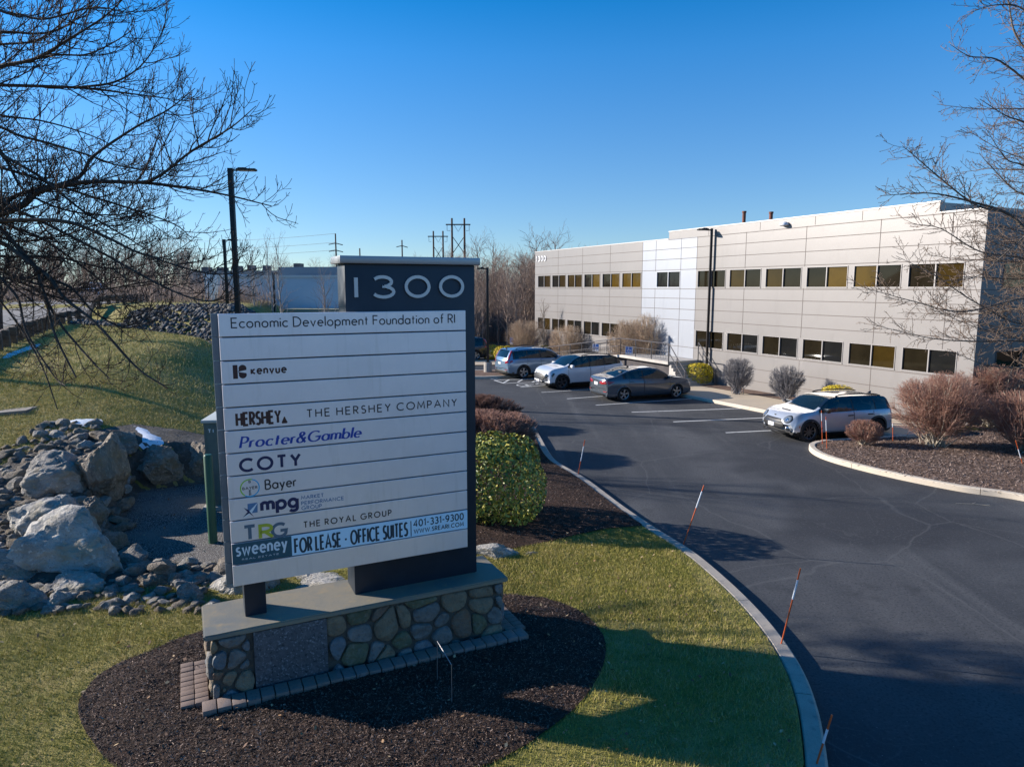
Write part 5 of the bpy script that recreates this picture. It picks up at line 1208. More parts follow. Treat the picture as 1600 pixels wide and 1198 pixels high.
CUV = dict(kind='crossover', zc=[(-2.40, .65), (-2.385, .98), (-2.31, 1.12), (-2.08, 1.35), (-1.85, 1.54), (-1.3, 1.625), (-.4, 1.66), (.15, 1.63), (.50, 1.52), (1.18, 1.14), (1.6, 1.075), (2.0, .985), (2.20, .87), (2.25, .74), (2.26, .65)],
    zb=[(-2.40, .60), (-2.37, .96), (-2.0, 1.16), (-1.2, 1.10), (0, 1.06), (1.05, 1.045), (1.6, .98), (2.0, .88), (2.2, .72), (2.26, .56)], w=1.865, wr=.62, wb=2.755, rw=.36, paint=m_wht, ws=(.20, 1.14), rg=(-2.28, -1.92), side=[(-1.75, -1.12), (-1.04, -.28), (-.20, 1.0)], doors=[(-1.08, -.25), (-.24, 1.02)], seatx=.02, rim=m_rimd, spokes=5, twin=True, sw=.11, blacklip=True, clad=.12, clad_r=.34, lip=.05, roofm=m_black, detail=det_cuv, mirror=m_wht, rails=(-1.6, .1), bf=.26)
# ---- silver SUV
m_silv = paint('silver_paint', (.18, .275, .39), .5, .26)
def det_suv(E, S, mir, t, g):
    for o in mir([(.60, .86), (.86, .90), (.84, 1.0), (.72, 1.04), (.66, 1.04)]): E('tail_light', m_tail, False, [o], .014)
    S('tail_light_side', m_tail, [[(-2.30, .88), (-2.12, .92), (-2.0, .98), (-2.02, 1.02), (-2.12, 1.04), (-2.25, 1.0)]], .010)
    for s_ in (-1, 1):
        k = MB(); k.tube([D_ for D_ in [(g['D'](x, s_ * (.70 + .10 * (1 - (x + 2.3) / .5) ** 0 - .14 * ((x + 2.28) / .4)), z)) for x, z in ((-2.30, 1.06), (-2.18, 1.26), (-2.06, 1.44), (-1.98, 1.52))]], .055, 6); k.build('tail_light_upper', m_tail, t, auto=60)
    E('tailgate_trim', m_chr, False, [RC(-.58, .58, .94, .975, .01)], .012); E('number_plate', m_plate, False, [RC(-.155, .155, .78, .90, .008)], .014)
    E('rear_bumper', m_trim, False, [RC(-.78, .78, .28, .46, .04)], .014)
    for o in mir(RC(.60, .82, .50, .53, .01)): E('reflector', m_tail, False, [o], .012)
    E('grille', m_trim, True, [RC(-.5, .5, .5, .8, .05)], .014)
    for o in mir(RC(.52, .82, .74, .84, .02)): E('headlight', m_head, True, [o], .016)
SUV = dict(kind='suv', zc=[(-2.42, .60), (-2.41, .95), (-2.36, 1.08), (-2.20, 1.36), (-2.02, 1.58), (-1.75, 1.645), (-.6, 1.69), (.1, 1.66), (.45, 1.56), (1.10, 1.17), (1.6, 1.10), (2.02, 1.02), (2.20, .90), (2.26, .72), (2.27, .62)],
    zb=[(-2.42, .58), (-2.39, .94), (-2.2, 1.08), (-1.2, 1.10), (0, 1.08), (1.0, 1.06), (1.6, 1.0), (2.02, .90), (2.2, .74), (2.27, .54)], w=1.866, wr=.64, wb=2.70, rw=.36, paint=m_silv, ws=(.16, 1.06), rg=(-2.33, -2.04), side=[(-1.86, -1.14), (-1.06, -.30), (-.22, .94)], doors=[(-1.10, -.27), (-.26, .98)], seatx=.0, rim=m_rim, spokes=5, twin=True, sw=.10, blacklip=True, clad=.10, clad_r=.36, lip=.045, detail=det_suv, rails=(-1.7, .1))
def heading(a): return math.atan2(math.cos(R(a)), math.sin(R(a)))      # compass azimuth from +Y to a rotation about Z
def park(sp, axle_pt, axle_x, az, side, label, scale=1.07, **kw):
    """place the car so that the ground contact of one visible wheel lands on axle_pt"""
    rz = heading(az); c_, s_ = math.cos(rz), math.sin(rz); lx, ly = axle_x * scale, side * (sp['w'] / 2 - .04) * scale
    x = axle_pt[0] - (lx * c_ - ly * s_); y = axle_pt[1] - (lx * s_ + ly * c_); return make_car(sp, (x, y, zl(y) + .004), rz, label, scale=scale, **kw)
park(HATCH, (10.12, 23.09), 1.335, 254.6, 1, 'white compact wagon with black roof and round headlights at the island', 1.045)
park(SEDAN, (5.28, 32.18), -1.35, 69.3, -1, 'dark grey four door sedan with its boot towards the driveway', 1.075)
park(CUV, (2.66, 36.46), 1.378, 246, 1, 'white crossover with black roof parked nose out between the sedan and the silver SUV', 1.07)
park(SUV, (.70, 41.36), -1.35, 64, -1, 'silver blue SUV with red tail lights parked next to the small island lamp', 1.09)
DARK = dict(SUV); DARK['paint'] = paint('dark_blue_paint', (.012, .022, .035), .3, .25); DARK['kind'] = 'suv'
Pd = G(744, 563); park(DARK, (Pd[0], Pd[1]), -1.35, 250, 1, 'dark blue SUV mostly hidden behind the right edge of the sign pillar', 1.07)
ROADC = dict(SUV); ROADC['paint'] = paint('pale_blue_paint', (.30, .36, .44), .4, .3)
rc = make_car(ROADC, (-45.5, 76, T(-45.5, 76) + .06), heading(158), 'pale blue grey SUV driving on the upper road behind the bare branches', group=None, scale=1.1)

# ================================================================ rocks
def rock_mesh(seed, flat=.7, sub=3, rough=.22, cuts=7):
    rr = random.Random(seed); bm = bmesh.new(); bmesh.ops.create_icosphere(bm, subdivisions=sub, radius=1.)
    planes = [(Vector((rr.gauss(0, 1), rr.gauss(0, 1), rr.gauss(0, 1))).normalized(), rr.uniform(.48, .82)) for _ in range(cuts + 5)]
    for v in bm.verts:
        p = v.co.copy()
        for n, d in planes:
            k = p.dot(n) - d
            if k > 0: p -= n * k * .985
        o = Vector((seed * 3.1, seed * 1.7, 0)); q = p * 1.0
        q += p.normalized() * (mnoise.noise(p * 1.6 + o) * rough * .75 + mnoise.noise(p * 5 + o) * rough * .22 + abs(mnoise.noise(p * 7 + o)) * rough * -.34 + mnoise.noise(p * 15 + o) * rough * .10 + mnoise.noise(p * 34 + o) * rough * .05)
        q.z *= flat; v.co = q
    me = bpy.data.meshes.new('rock'); bm.to_mesh(me); bm.free()
    for pl in me.polygons: pl.use_smooth = True
    me.set_sharp_from_angle(angle=R(20 if sub < 5 else 42)); return me
def rock_m(nm, c): return mat(nm, c, .92, layers=[(3, tuple(x * .62 for x in c), .42, .62, 7), (9, tuple(min(1, x * 1.7) for x in c), .56, .72, 6), (22, (.42, .41, .34), .60, .68, 4), (40, tuple(x * .4 for x in c), .58, .7, 3), (1.3, (c[0] * .85, c[1] * .78, c[2] * .6), .5, .7)], bump=(9, 1., .09), spec=.25)
m_rk = [rock_m('granite_rock', (.35, .325, .295)), rock_m('brown_rock', (.29, .245, .20)), rock_m('pale_rock', (.46, .435, .40))]
def put_rock(name, me, loc, size, rz, label, group=None, m=0, tilt=(0, 0)):
    o = bpy.data.objects.new(name, me); C.objects.link(o); o.location = loc; o.scale = size; o.rotation_euler = (tilt[0], tilt[1], rz)
    if not me.materials: me.materials.append(m_rk[m])
    return tag(o, label, 'rock', group)
# big boulders: pixel box, depth along y, depth half size
big = [(('long dark rounded boulder lying at the top of the pit beside the snow', 150, 664, 225, 706, 18.3, .7), 1), (('tall upright grey boulder facing the gravel pit', 128, 672, 196, 792, 16.6, .75), 1),
 (('broad slanting grey boulder left of the tall upright one', 52, 702, 150, 778, 15.6, .8), 0), (('pale flat topped boulder under the slanting one, above the largest', 42, 766, 140, 836, 14.6, .8), 2),
 (('largest grey boulder with a pale sloping face at the pit edge', 38, 800, 190, 905, 13.5, .85), 2), (('square brown boulder below the snow at the back of the pit', 200, 694, 296, 760, 17.7, .7), 1),
 (('dark boulder partly behind the green cabinet', 290, 690, 345, 752, 17.9, .6), 1), (('narrow dark upright boulder at the inner pit wall under the tall one', 128, 770, 166, 838, 15.0, .5), 1),
 (('lichen spotted boulder at the left edge below the largest', -30, 858, 82, 912, 12.6, .6), 0), (('long pale boulder leaning in front of the largest', 72, 886, 156, 934, 12.0, .45), 2),
 (('yellowish boulder at the left edge next to the lawn', -20, 902, 74, 962, 11.6, .5), 0), (('speckled round boulder next to the yellowish one', 72, 914, 116, 956, 11.6, .35), 2),
 (('brown boulder at the lower middle of the rock row', 218, 884, 262, 924, 12.4, .35), 1), (('pointed grey boulder left of the flat ledge', 280, 906, 322, 948, 11.75, .4), 0), (('slanting grey boulder before the gravel near the ledge', 272, 890, 324, 926, 12.2, .35), 0)]
bms = [rock_mesh(40 + i, .95, 4, .20, 8) for i in range(5)]
for i, ((lb, u0, v0, u1, v1, yd, dh), mi) in enumerate(big):
    yd = min(yd + 1.2, GT((u0 + u1) / 2, v1 - 8, Tq)[1] + dh * .45); a = aty((u0 + u1) / 2, (v0 + v1) / 2, yd); e0 = aty(u0, v1, yd); e1 = aty(u1, v0, yd); me = rock_mesh(60 + i, .98, 5, .26, 10); me.materials.append(m_rk[mi])
    put_rock('boulder', me, (a[0], yd, a[2] - .06), ((e1[0] - e0[0]) / 2 * 1.17, dh, (e1[2] - e0[2]) / 2 * 1.22), random.uniform(-.25, .25), lb, 'large boulders round the gravel pit', mi, (random.uniform(-.15, .15), random.uniform(-.15, .15)))
# ledge behind the sign base
for lb, u0, v0, u1, v1, yd, dh, mi in (('flat layered ledge rock behind the left end of the sign base', 318, 888, 430, 945, 11.2, .55, 2), ('low ledge rock seen under the panel between the posts', 420, 893, 560, 935, 11.6, .6, 2), ('flat pale stone slab right of the base beside the shrub bed', 735, 853, 815, 882, 12.7, .32, 2), ('small flat stone at the right end of the pale slab', 808, 860, 842, 876, 12.7, .16, 0)):
    a = aty((u0 + u1) / 2, (v0 + v1) / 2, yd); e0 = aty(u0, v1, yd); e1 = aty(u1, v0, yd); me = rock_mesh(hash(lb) % 7 + 90 + u0, .95, 4, .25, 8); me.materials.append(m_rk[mi])
    put_rock('ledge_rock', me, (a[0], yd, a[2] - .05), ((e1[0] - e0[0]) / 2 * 1.3, dh, (e1[2] - e0[2]) / 2 * 1.6), .1, lb, None, mi)
# small rocks
sm = [rock_mesh(200 + i, .7, 3, .22, 7) for i in range(8)]
for i, me in enumerate(sm): me.materials.append(m_rk[i % 3])
rr = random.Random(77); spots = []
def try_rock(u, v, s, tries=1):
    P = GT(u, v, Tq)
    if P[1] > 60: return
    if sdpoly(P[0], P[1], PIT) < -.35: return
    for a in spots:
        if (a[0] - P[0]) ** 2 + (a[1] - P[1]) ** 2 < ((a[2] + s) * .55) ** 2: return
    spots.append((P[0], P[1], s)); lab = ['small grey rock in the loose heap beside the pit', 'small brown rock in the loose heap beside the pit', 'small pale rock in the loose heap beside the pit'][rr.choice([0, 1, 2])]
    me = sm[rr.randrange(8)]; mi = [m.name for m in me.materials][0]; lab = {'granite_rock': 'small grey rock in the loose heap round the gravel pit', 'brown_rock': 'small brown rock in the loose heap round the gravel pit', 'pale_rock': 'small pale rock in the loose heap round the gravel pit'}[mi]
    put_rock('rock', me, (P[0], P[1], P[2] + s * .18), (s * rr.uniform(.8, 1.25), s * rr.uniform(.8, 1.1), s * rr.uniform(.7, 1.1)), rr.uniform(0, 6.28), lab, 'small loose rocks round the gravel pit', 0, (rr.uniform(-.3, .3), rr.uniform(-.3, .3)))
for k in range(700):
    u = rr.uniform(-40, 130); lo = 665 if u > 60 else 665 + (60 - u) * .75; v = rr.uniform(lo, 880)
    try_rock(u, v, rr.choice([.09, .12, .15, .19, .25]))
for k in range(220): try_rock(rr.uniform(-20, 335), rr.uniform(905, 958), rr.choice([.08, .11, .15, .19]))
for k in range(60): try_rock(rr.uniform(70, 170), rr.uniform(662, 715), rr.choice([.12, .18, .24, .3]))
for k in range(170):                                         # along the inner wall of the pit and the front row
    i = rr.choice([7, 8, 8, 9, 9, 0, 0, 0]); i2 = (i + 1) % len(PIT); f = rr.random(); x = PIT[i][0] + (PIT[i2][0] - PIT[i][0]) * f; y = PIT[i][1] + (PIT[i2][1] - PIT[i][1]) * f; s = rr.choice([.13, .18, .24, .32])
    x -= rr.uniform(-.05, .9) if i >= 7 else rr.uniform(-.2, .2); y -= rr.uniform(-.1, .25) if i >= 7 else rr.uniform(.0, .75)
    if any((a[0] - x) ** 2 + (a[1] - y) ** 2 < ((a[2] + s) * .5) ** 2 for a in spots): continue
    spots.append((x, y, s)); me = sm[rr.randrange(8)]; mi = me.materials[0].name; lab = {'granite_rock': 'small grey rock in the loose heap round the gravel pit', 'brown_rock': 'small brown rock in the loose heap round the gravel pit', 'pale_rock': 'small pale rock in the loose heap round the gravel pit'}[mi]
    put_rock('rock', me, (x, y, T(x, y) + s * .22), (s * rr.uniform(.9, 1.4), s * rr.uniform(.8, 1.1), s * rr.uniform(.8, 1.2)), rr.uniform(0, 6.28), lab, 'small loose rocks round the gravel pit', 0, (rr.uniform(-.4, .4), rr.uniform(-.4, .4)))
# riprap slope: nobody could count it
rp = []; rf_ = []; mi_ = []; base_r = rock_mesh(300, .75, 1, .25, 6); bv = np.array([v.co[:] for v in base_r.vertices]); bf = np.array([f.vertices[:] for f in base_r.polygons]); nb_ = 0
for k in range(6500):
    u = rr.uniform(0, 1); y = rr.uniform(36.5, 50); x = -12.0 - .25 * max(0, y - 46) - rr.uniform(0, 17)
    if x > xk(y) - .6 or x < -27.5 or y < 37.0 + max(0, -x - 17) * .55: continue
    s = rr.uniform(.11, .27); a = rr.uniform(0, 6.28); c_, s_ = math.cos(a), math.sin(a); q = bv * [s * rr.uniform(.7, 1.3), s * rr.uniform(.7, 1.2), s * rr.uniform(.6, 1.1)]
    rp.append(np.c_[q[:, 0] * c_ - q[:, 1] * s_ + x, q[:, 0] * s_ + q[:, 1] * c_ + y, q[:, 2] + T(x, y) + rr.uniform(0, .14)]); rf_.append(bf + nb_); nb_ += len(bv); mi_ += [rr.choice([0, 0, 0, 1, 1, 1, 2])] * len(bf)
o = mesh_np('riprap', np.vstack(rp), np.vstack(rf_), [rock_m('riprap_dark', (.085, .085, .09)), rock_m('riprap_grey', (.13, .13, .135)), rock_m('riprap_pale', (.24, .235, .23))], np.array(mi_)); tag(o, 'slope of broken grey riprap stone below the upper road', 'riprap', kind='stuff')  # stone colours darkened to stand in for the shade on this slope

# ================================================================ branches
def tubes(polys):
    """polys: list of (points Nx3, radii N, sides) -> vertex and quad arrays"""
    Vs = []; Fs = []; nb = 0
    for P, rad, n in polys:
        P = np.asarray(P, float); k = len(P); t = np.gradient(P, axis=0); t /= (np.linalg.norm(t, axis=1)[:, None] + 1e-9)
        ref = np.array([0, 0, 1.]) if abs(t[0][2]) < .9 else np.array([1., 0, 0]); a = np.cross(t, ref); a /= (np.linalg.norm(a, axis=1)[:, None] + 1e-9); b = np.cross(t, a)
        an = 2 * math.pi * np.arange(n) / n; ring = a[:, None, :] * np.cos(an)[None, :, None] + b[:, None, :] * np.sin(an)[None, :, None]
        Vs.append((P[:, None, :] + ring * np.asarray(rad)[:, None, None]).reshape(-1, 3)); i = np.arange(k - 1)[:, None] * n; j = np.arange(n)[None, :]; j2 = (j + 1) % n
        Fs.append(np.stack([i + j, i + j2, i + n + j2, i + n + j], -1).reshape(-1, 4) + nb); nb += k * n
    return np.vstack(Vs), np.vstack(Fs)
def limb(rn, p, d, L, r0, r1, nseg, wob, up):
    P = [np.array(p, float)]; d = np.array(d, float); d /= np.linalg.norm(d); st = L / nseg
    for i in range(nseg):
        d = d + rn.normal(0, wob, 3) + np.array([0, 0, up]); d /= np.linalg.norm(d); P.append(P[-1] + d * st)
    return np.array(P), np.linspace(r0, r1, nseg + 1)
def side_dir(rn, t, ang, flat=None):
    t = t / np.linalg.norm(t); v = rn.normal(0, 1, 3)
    if flat is not None: v[2] *= flat
    v -= t * (v @ t); v /= (np.linalg.norm(v) + 1e-9); return t * math.cos(ang) + v * math.sin(ang)
TWK = 1.0
def sprout(rn, out, P, rad, lv, cfg):
    """children along a limb; cfg[lv] = (spacing, length, tmin, angle, wobble, up, segs, sides, pair)"""
    if lv >= len(cfg): return
    sp, ln, tmin, ang, wob, up, segs, sides, pair = cfg[lv]; seg = np.linalg.norm(np.diff(P, axis=0), axis=1); tot = seg.sum(); cum = np.r_[0, np.cumsum(seg)]; s = tot * tmin
    while s < tot * .985:
        i = min(len(seg) - 1, int(np.searchsorted(cum, s) - 1)); f = (s - cum[i]) / (seg[i] + 1e-9); p = P[i] + (P[i + 1] - P[i]) * f; t = P[i + 1] - P[i]; rr_ = rad[i] + (rad[i + 1] - rad[i]) * f; q = s / tot
        d1 = side_dir(rn, t, ang * rn.uniform(.7, 1.25), .75); ds = [d1]
        if pair: tn = t / np.linalg.norm(t); ds.append(2 * tn * (d1 @ tn) - d1)
        for d in ds:
            if rn.rand() < .12: continue
            L = ln * rn.uniform(.45, 1.15) * (1.15 - .55 * q); r0 = min(rr_ * .78, max(.0052, L * .012)) * TWK; Q, R2 = limb(rn, p, d, L, r0, max(.0042 * TWK, r0 * .4), segs, wob, up); out.append((Q, R2, sides)); sprout(rn, out, Q, R2, lv + 1, cfg)
        s += sp * rn.uniform(.6, 1.4)
def bark_m(nm, c, c2): return mat(nm, c, .85, layers=[(6, c2, .42, .65, 5, (1, 1, .3)), (40, tuple(x * .55 for x in c), .55, .75, 3)], bump=(30, .6, .02), spec=.25)
m_bark = bark_m('dark_bark', (.062, .048, .040), (.105, .088, .075)); m_twig = bark_m('twig_bark', (.052, .036, .030), (.085, .064, .054))
m_bark2 = bark_m('pear_bark', (.13, .105, .085), (.20, .17, .14)); m_twig2 = bark_m('pear_twig', (.15, .105, .08), (.22, .165, .125))
def px_limb(pts, y0, y1, r0, r1, start=None):
    k = len(pts); Q = [aty(u, v, y0 + (y1 - y0) * i / (k - 1)) for i, (u, v) in enumerate(pts)]
    if start is not None: Q = [np.array(start)] + Q
    S = np.array(catmull([tuple(q) for q in Q], 6)); return S, np.linspace(r0, r1, len(S))
# ---- big bare tree on the left
rn = np.random.RandomState(5); TX, TY = -12.6, 12.6; tz = T(TX, TY)
def trunk_at(z): return (TX + .05 * (z - tz), TY - .02 * (z - tz), z)
LT = [([(0, 335), (60, 300), (120, 286), (180, 284), (250, 288), (345, 303), (424, 322)], 11.8, 11.2, .062, .008, 5.6), ([(-40, 345), (27, 305), (118, 280), (145, 245), (210, 200), (262, 172), (305, 138)], 11.9, 12.3, .05, .006, 5.7), ([(190, 285), (240, 280), (300, 236), (360, 200), (400, 166)], 11.5, 10.8, .030, .005, None),
 ([(-60, 130), (0, 133), (120, 137), (200, 146), (290, 158)], 12.6, 12.2, .045, .006, 7.2), ([(120, 137), (180, 128), (225, 98), (258, 42)], 12.3, 11.8, .022, .005, None), ([(-60, 125), (0, 104), (55, 92), (110, 60), (165, 25), (210, -20)], 12.2, 11.4, .045, .006, 7.3), ([(40, 95), (90, 86), (140, 84), (200, 52), (212, 28)], 12.0, 11.6, .02, .004, None),
 ([(-60, 350), (0, 345), (100, 346), (165, 370), (220, 396), (330, 428), (410, 418)], 11.3, 10.6, .048, .005, 5.2), ([(-60, 200), (0, 240), (65, 278), (130, 330), (200, 372), (240, 398)], 11.9, 11.0, .040, .005, 6.4), ([(-70, 330), (40, 400), (68, 455), (85, 520), (119, 590)], 11.6, 10.6, .045, .012, 5.2),
 ([(-60, 370), (60, 420), (100, 465), (150, 505), (215, 575), (262, 606)], 11.5, 10.2, .045, .010, 4.9), ([(60, 440), (90, 500), (140, 560), (172, 592)], 11.4, 10.5, .026, .007, None), ([(-60, 420), (20, 455), (42, 520), (85, 588), (105, 604)], 11.2, 10.4, .03, .006, 4.7), ([(-50, 440), (90, 440), (150, 490), (205, 512), (250, 470)], 11.5, 11.0, .032, .005, 4.9),
 ([(-60, 30), (20, 22), (70, 30), (150, 12), (220, 26)], 12.0, 11.4, .034, .005, 8.0), ([(-60, 60), (0, 50), (70, 52), (120, 30), (180, -30)], 12.5, 12.0, .034, .005, 7.8), ([(-60, 260), (0, 262), (120, 300), (260, 345), (300, 372)], 12.4, 12.2, .04, .005, 6.0), ([(-60, 300), (30, 330), (150, 390), (260, 450), (330, 470), (380, 440)], 11.6, 10.6, .036, .005, 5.4),
 ([(-60, 200), (40, 215), (130, 240), (200, 262), (300, 268)], 12.8, 12.6, .035, .005, 6.5), ([(-80, 400), (0, 470), (60, 560), (90, 640)], 12.4, 11.6, .03, .008, 4.6), ([(-60, 300), (0, 370), (80, 372), (170, 345), (240, 330)], 12.9, 13.0, .035, .005, 5.5), ([(-60, 380), (0, 400), (90, 402), (180, 420), (280, 400)], 12.4, 12.0, .035, .005, 5.1),
 ([(-60, 430), (0, 425), (80, 450), (160, 452), (240, 440), (300, 455)], 12.0, 11.4, .032, .005, 4.8), ([(-60, 350), (40, 362), (120, 410), (190, 470), (240, 540)], 12.6, 12.2, .034, .005, 5.2), ([(-60, 160), (0, 180), (70, 190), (150, 215), (215, 250)], 13.2, 13.0, .03, .005, 7.0), ([(-60, 80), (0, 70), (60, 62), (110, 20), (130, -40)], 13.0, 12.6, .03, .005, 7.8), ([(-60, 400), (30, 440), (110, 470), (200, 470), (260, 500)], 12.8, 12.6, .03, .005, 4.9), ([(-40, 230), (40, 300), (110, 330), (190, 335), (270, 318)], 12.0, 11.6, .03, .005, 6.2)]
cfg = [(.27, 1.15, .10, .80, .10, .14, 6, 4, True), (.23, .44, .15, .75, .09, .22, 4, 3, True), (.24, .15, .3, .8, .08, .14, 2, 3, True)]
polys = []; bigp = []
for pts, y0, y1, r0, r1, zs in LT:
    S, rd_ = px_limb(pts, y0, y1, r0, r1, trunk_at(zs) if zs else None); bigp.append((S, rd_, 7))
    c2 = [list(c) for c in cfg]; c2[0][2] = .35 if zs else .1
    if min(p[1] for p in pts) > 330 and max(p[1] for p in pts) > 560: c2[0][0] = .34; c2[0][1] = .8; c2[1][0] = .34; c2[0][5] = .22
    sprout(rn, polys, S, rd_, 0, [tuple(c) for c in c2])
for k in range(9):                                           # the far side of the crown, out of frame
    a = rn.uniform(1.6, 5.2); z = rn.uniform(4.5, 9); S, rd_ = limb(rn, trunk_at(z), (math.cos(a) , math.sin(a), .35), rn.uniform(3, 5), .06, .01, 8, .08, .02); bigp.append((S, rd_, 6)); sprout(rn, polys, S, rd_, 0, [(.6, 1.3, .2, .8, .1, .1, 5, 3, True), (.35, .4, .2, .8, .1, .1, 3, 3, True)])
tr = empty('bare_tree', (0, 0, 0), 0, 'large leafless tree at the left edge with long drooping limbs spreading over the hill', 'tree')
zz = np.linspace(-.3, 8.5, 14); Vt, Ft = tubes([(np.array([trunk_at(tz + z) for z in zz]), .24 * (1 - zz / 10.5) + .05 * np.exp(-np.maximum(zz, 0) * 3), 12)])
def place(o, x, y, z):
    o.location = (x, y, z)
    return o
tr.location = (TX, TY, tz)
def local_np(V_, o): return V_ - np.array(o.location)
mesh_np('trunk', local_np(Vt, tr), Ft, m_bark, parent=tr, smooth=True)
Vb, Fb = tubes(bigp); mesh_np('limbs', local_np(Vb, tr), Fb, m_bark, parent=tr, smooth=True)
Vb, Fb = tubes(polys); mesh_np('twigs', local_np(Vb, tr), Fb, m_twig, parent=tr)
# ---- tree on the right edge
rn = np.random.RandomState(8); TX2, TY2 = 14.5, 15.6; tz2 = z_isl(TX2, TY2)
def trunk2(z): return (TX2 - .02 * z, TY2, z)
RT = [([(1640, 385), (1578, 336), (1520, 316), (1453, 302), (1376, 306)], 14.0, 13.6, .045, .005, 5.2), ([(1560, 330), (1520, 318), (1464, 274), (1428, 243), (1410, 228)], 13.8, 13.2, .02, .004, None), ([(1640, 480), (1600, 466), (1505, 487), (1428, 471), (1345, 448)], 13.8, 13.0, .03, .004, 4.2), ([(1640, 545), (1600, 533), (1520, 533), (1453, 528), (1362, 507)], 13.9, 13.4, .028, .004, 3.7),
 ([(1650, 430), (1600, 404), (1531, 393), (1469, 357), (1420, 350)], 14.1, 14.0, .028, .004, 4.6), ([(1640, 215), (1600, 191), (1572, 181), (1531, 155)], 14.0, 13.8, .03, .005, 6.9), ([(1640, 160), (1600, 124), (1557, 93), (1515, 88), (1485, 70)], 14.2, 14.0, .03, .004, 7.3), ([(1640, 60), (1600, 15), (1557, 8), (1515, 20)], 14.0, 13.7, .028, .004, 8.2),
 ([(1650, 290), (1600, 259), (1572, 248), (1541, 202)], 13.9, 13.2, .03, .004, 6.2), ([(1650, 320), (1590, 300), (1550, 262), (1530, 240)], 14.3, 14.5, .026, .004, 5.9), ([(1650, 500), (1590, 505), (1520, 470), (1460, 430), (1400, 400)], 13.8, 13.3, .024, .004, 4.1), ([(1650, 590), (1600, 575), (1540, 570), (1480, 545)], 14.0, 13.6, .024, .004, 3.4), ([(1650, 120), (1590, 60), (1575, 0), (1560, -40)], 14.1, 14.0, .03, .005, 7.8), ([(1650, 350), (1590, 380), (1530, 430), (1470, 440)], 13.7, 13.2, .024, .004, 4.9)]
polys = []; bigp = []
for pts, y0, y1, r0, r1, zs in RT:
    S, rd_ = px_limb(pts, y0, y1, r0, r1, trunk2(zs) if zs else None); bigp.append((S, rd_, 7))
    sprout(rn, polys, S, rd_, 0, [(.085, .80, .16 if zs else .1, .85, .15, .06, 5, 3, False), (.10, .27, .12, .85, .16, .06, 3, 3, False), (.055, .05, .1, .8, .1, .03, 2, 3, False)])
for k in range(62):                                          # more of the near side, towards the picture
    z = rn.uniform(3.6, 9.4); a = rn.uniform(2.2, 3.9); S, rd_ = limb(rn, trunk2(z), (math.cos(a), math.sin(a) * .8, rn.uniform(.0, .5)), rn.uniform(2.6, 5.0) * (1.12 - .02 * z), .03, .004, 9, .09, .02); bigp.append((S, rd_, 5)); sprout(rn, polys, S, rd_, 0, [(.10, .7, .2, .85, .15, .06, 5, 3, False), (.11, .27, .12, .85, .16, .06, 3, 3, False), (.06, .05, .1, .8, .1, .03, 2, 3, False)])
for k in range(8):
    a = rn.uniform(-1.4, 1.5); z = rn.uniform(3.5, 9); S, rd_ = limb(rn, trunk2(z), (math.cos(a), math.sin(a), .5), rn.uniform(2, 3.5), .045, .008, 7, .08, .02); bigp.append((S, rd_, 6)); sprout(rn, polys, S, rd_, 0, [(.4, .9, .2, .8, .12, .06, 4, 3, False), (.25, .3, .2, .8, .1, .05, 3, 3, False)])
tr2 = empty('bare_tree', (TX2, TY2, tz2), 0, 'leafless tree with knobbly pale twigs reaching in at the right edge before the office', 'tree')
zz = np.linspace(-.2, 8.6, 14); Vt, Ft = tubes([(np.array([trunk2(tz2 + z) for z in zz]), .15 * (1 - zz / 10) + .04 * np.exp(-np.maximum(zz, 0) * 3), 10)])
mesh_np('trunk', local_np(Vt, tr2), Ft, m_bark2, parent=tr2, smooth=True); Vb, Fb = tubes(bigp); mesh_np('limbs', local_np(Vb, tr2), Fb, m_bark2, parent=tr2, smooth=True); Vb, Fb = tubes(polys); mesh_np('twigs', local_np(Vb, tr2), Fb, m_twig2, parent=tr2)
# ---- generic bare trees
def auto_tree(seed, H, spread, r, cfg_, up=.03, lean=0., base=.25, nl=16, broom=.6):
    rn = np.random.RandomState(seed); big_ = []; tw = []; zz = np.linspace(0, H * .86, 12); wob = np.cumsum(rn.normal(0, .012 * H, (12, 2)), axis=0) * .5
    TP = np.c_[wob[:, 0] + lean * zz, wob[:, 1], zz]; TR = r * (1 - zz / (H * .93)) + .01; big_.append((TP, TR, 8))
    for k in range(nl):
        q = base + (1 - base) * (k + rn.rand()) / nl * .97; i = min(10, int(q * 11)); f = q * 11 - i; p = TP[i] + (TP[i + 1] - TP[i]) * min(1, f); a = k * 2.4 + rn.uniform(-.4, .4); el = broom + .5 * q
        L = spread * (1.1 - .55 * q) * rn.uniform(.7, 1.15); S, rd_ = limb(rn, p, (math.cos(a) * math.cos(el), math.sin(a) * math.cos(el), math.sin(el)), L, max(.012, TR[i] * .55), .006, 7, .09, up); big_.append((S, rd_, 5)); sprout(rn, tw, S, rd_, 0, cfg_)
    return tubes(big_), tubes(tw)
def thicken(tw, k): return tw
# tree on the hill behind the big one: fine crown
gc = [(.45, 1.5, .15, .75, .09, .06, 5, 4, False), (.22, .7, .15, .7, .09, .06, 4, 3, False), (.2, .3, .2, .7, .08, .04, 2, 3, False)]
for sd, x, y, H, spr, lb in ((31, -19.5, 23.5, 9.5, 3.6, 'leafless tree with a fine upright crown behind the drooping limbs at the left edge'), (32, -24.5, 33.0, 9.0, 3.4, 'leafless tree farther up the hill by the guard rail, half lost behind branches')):
    (Va, Fa), (Vw, Fw) = auto_tree(sd, H, spr, .17, gc, .04); t = empty('bare_tree', (x, y, T(x, y) - .05), 0, lb, 'tree'); mesh_np('trunk', Va, Fa, m_bark, parent=t, smooth=True); mesh_np('twigs', Vw, Fw, m_twig, parent=t)
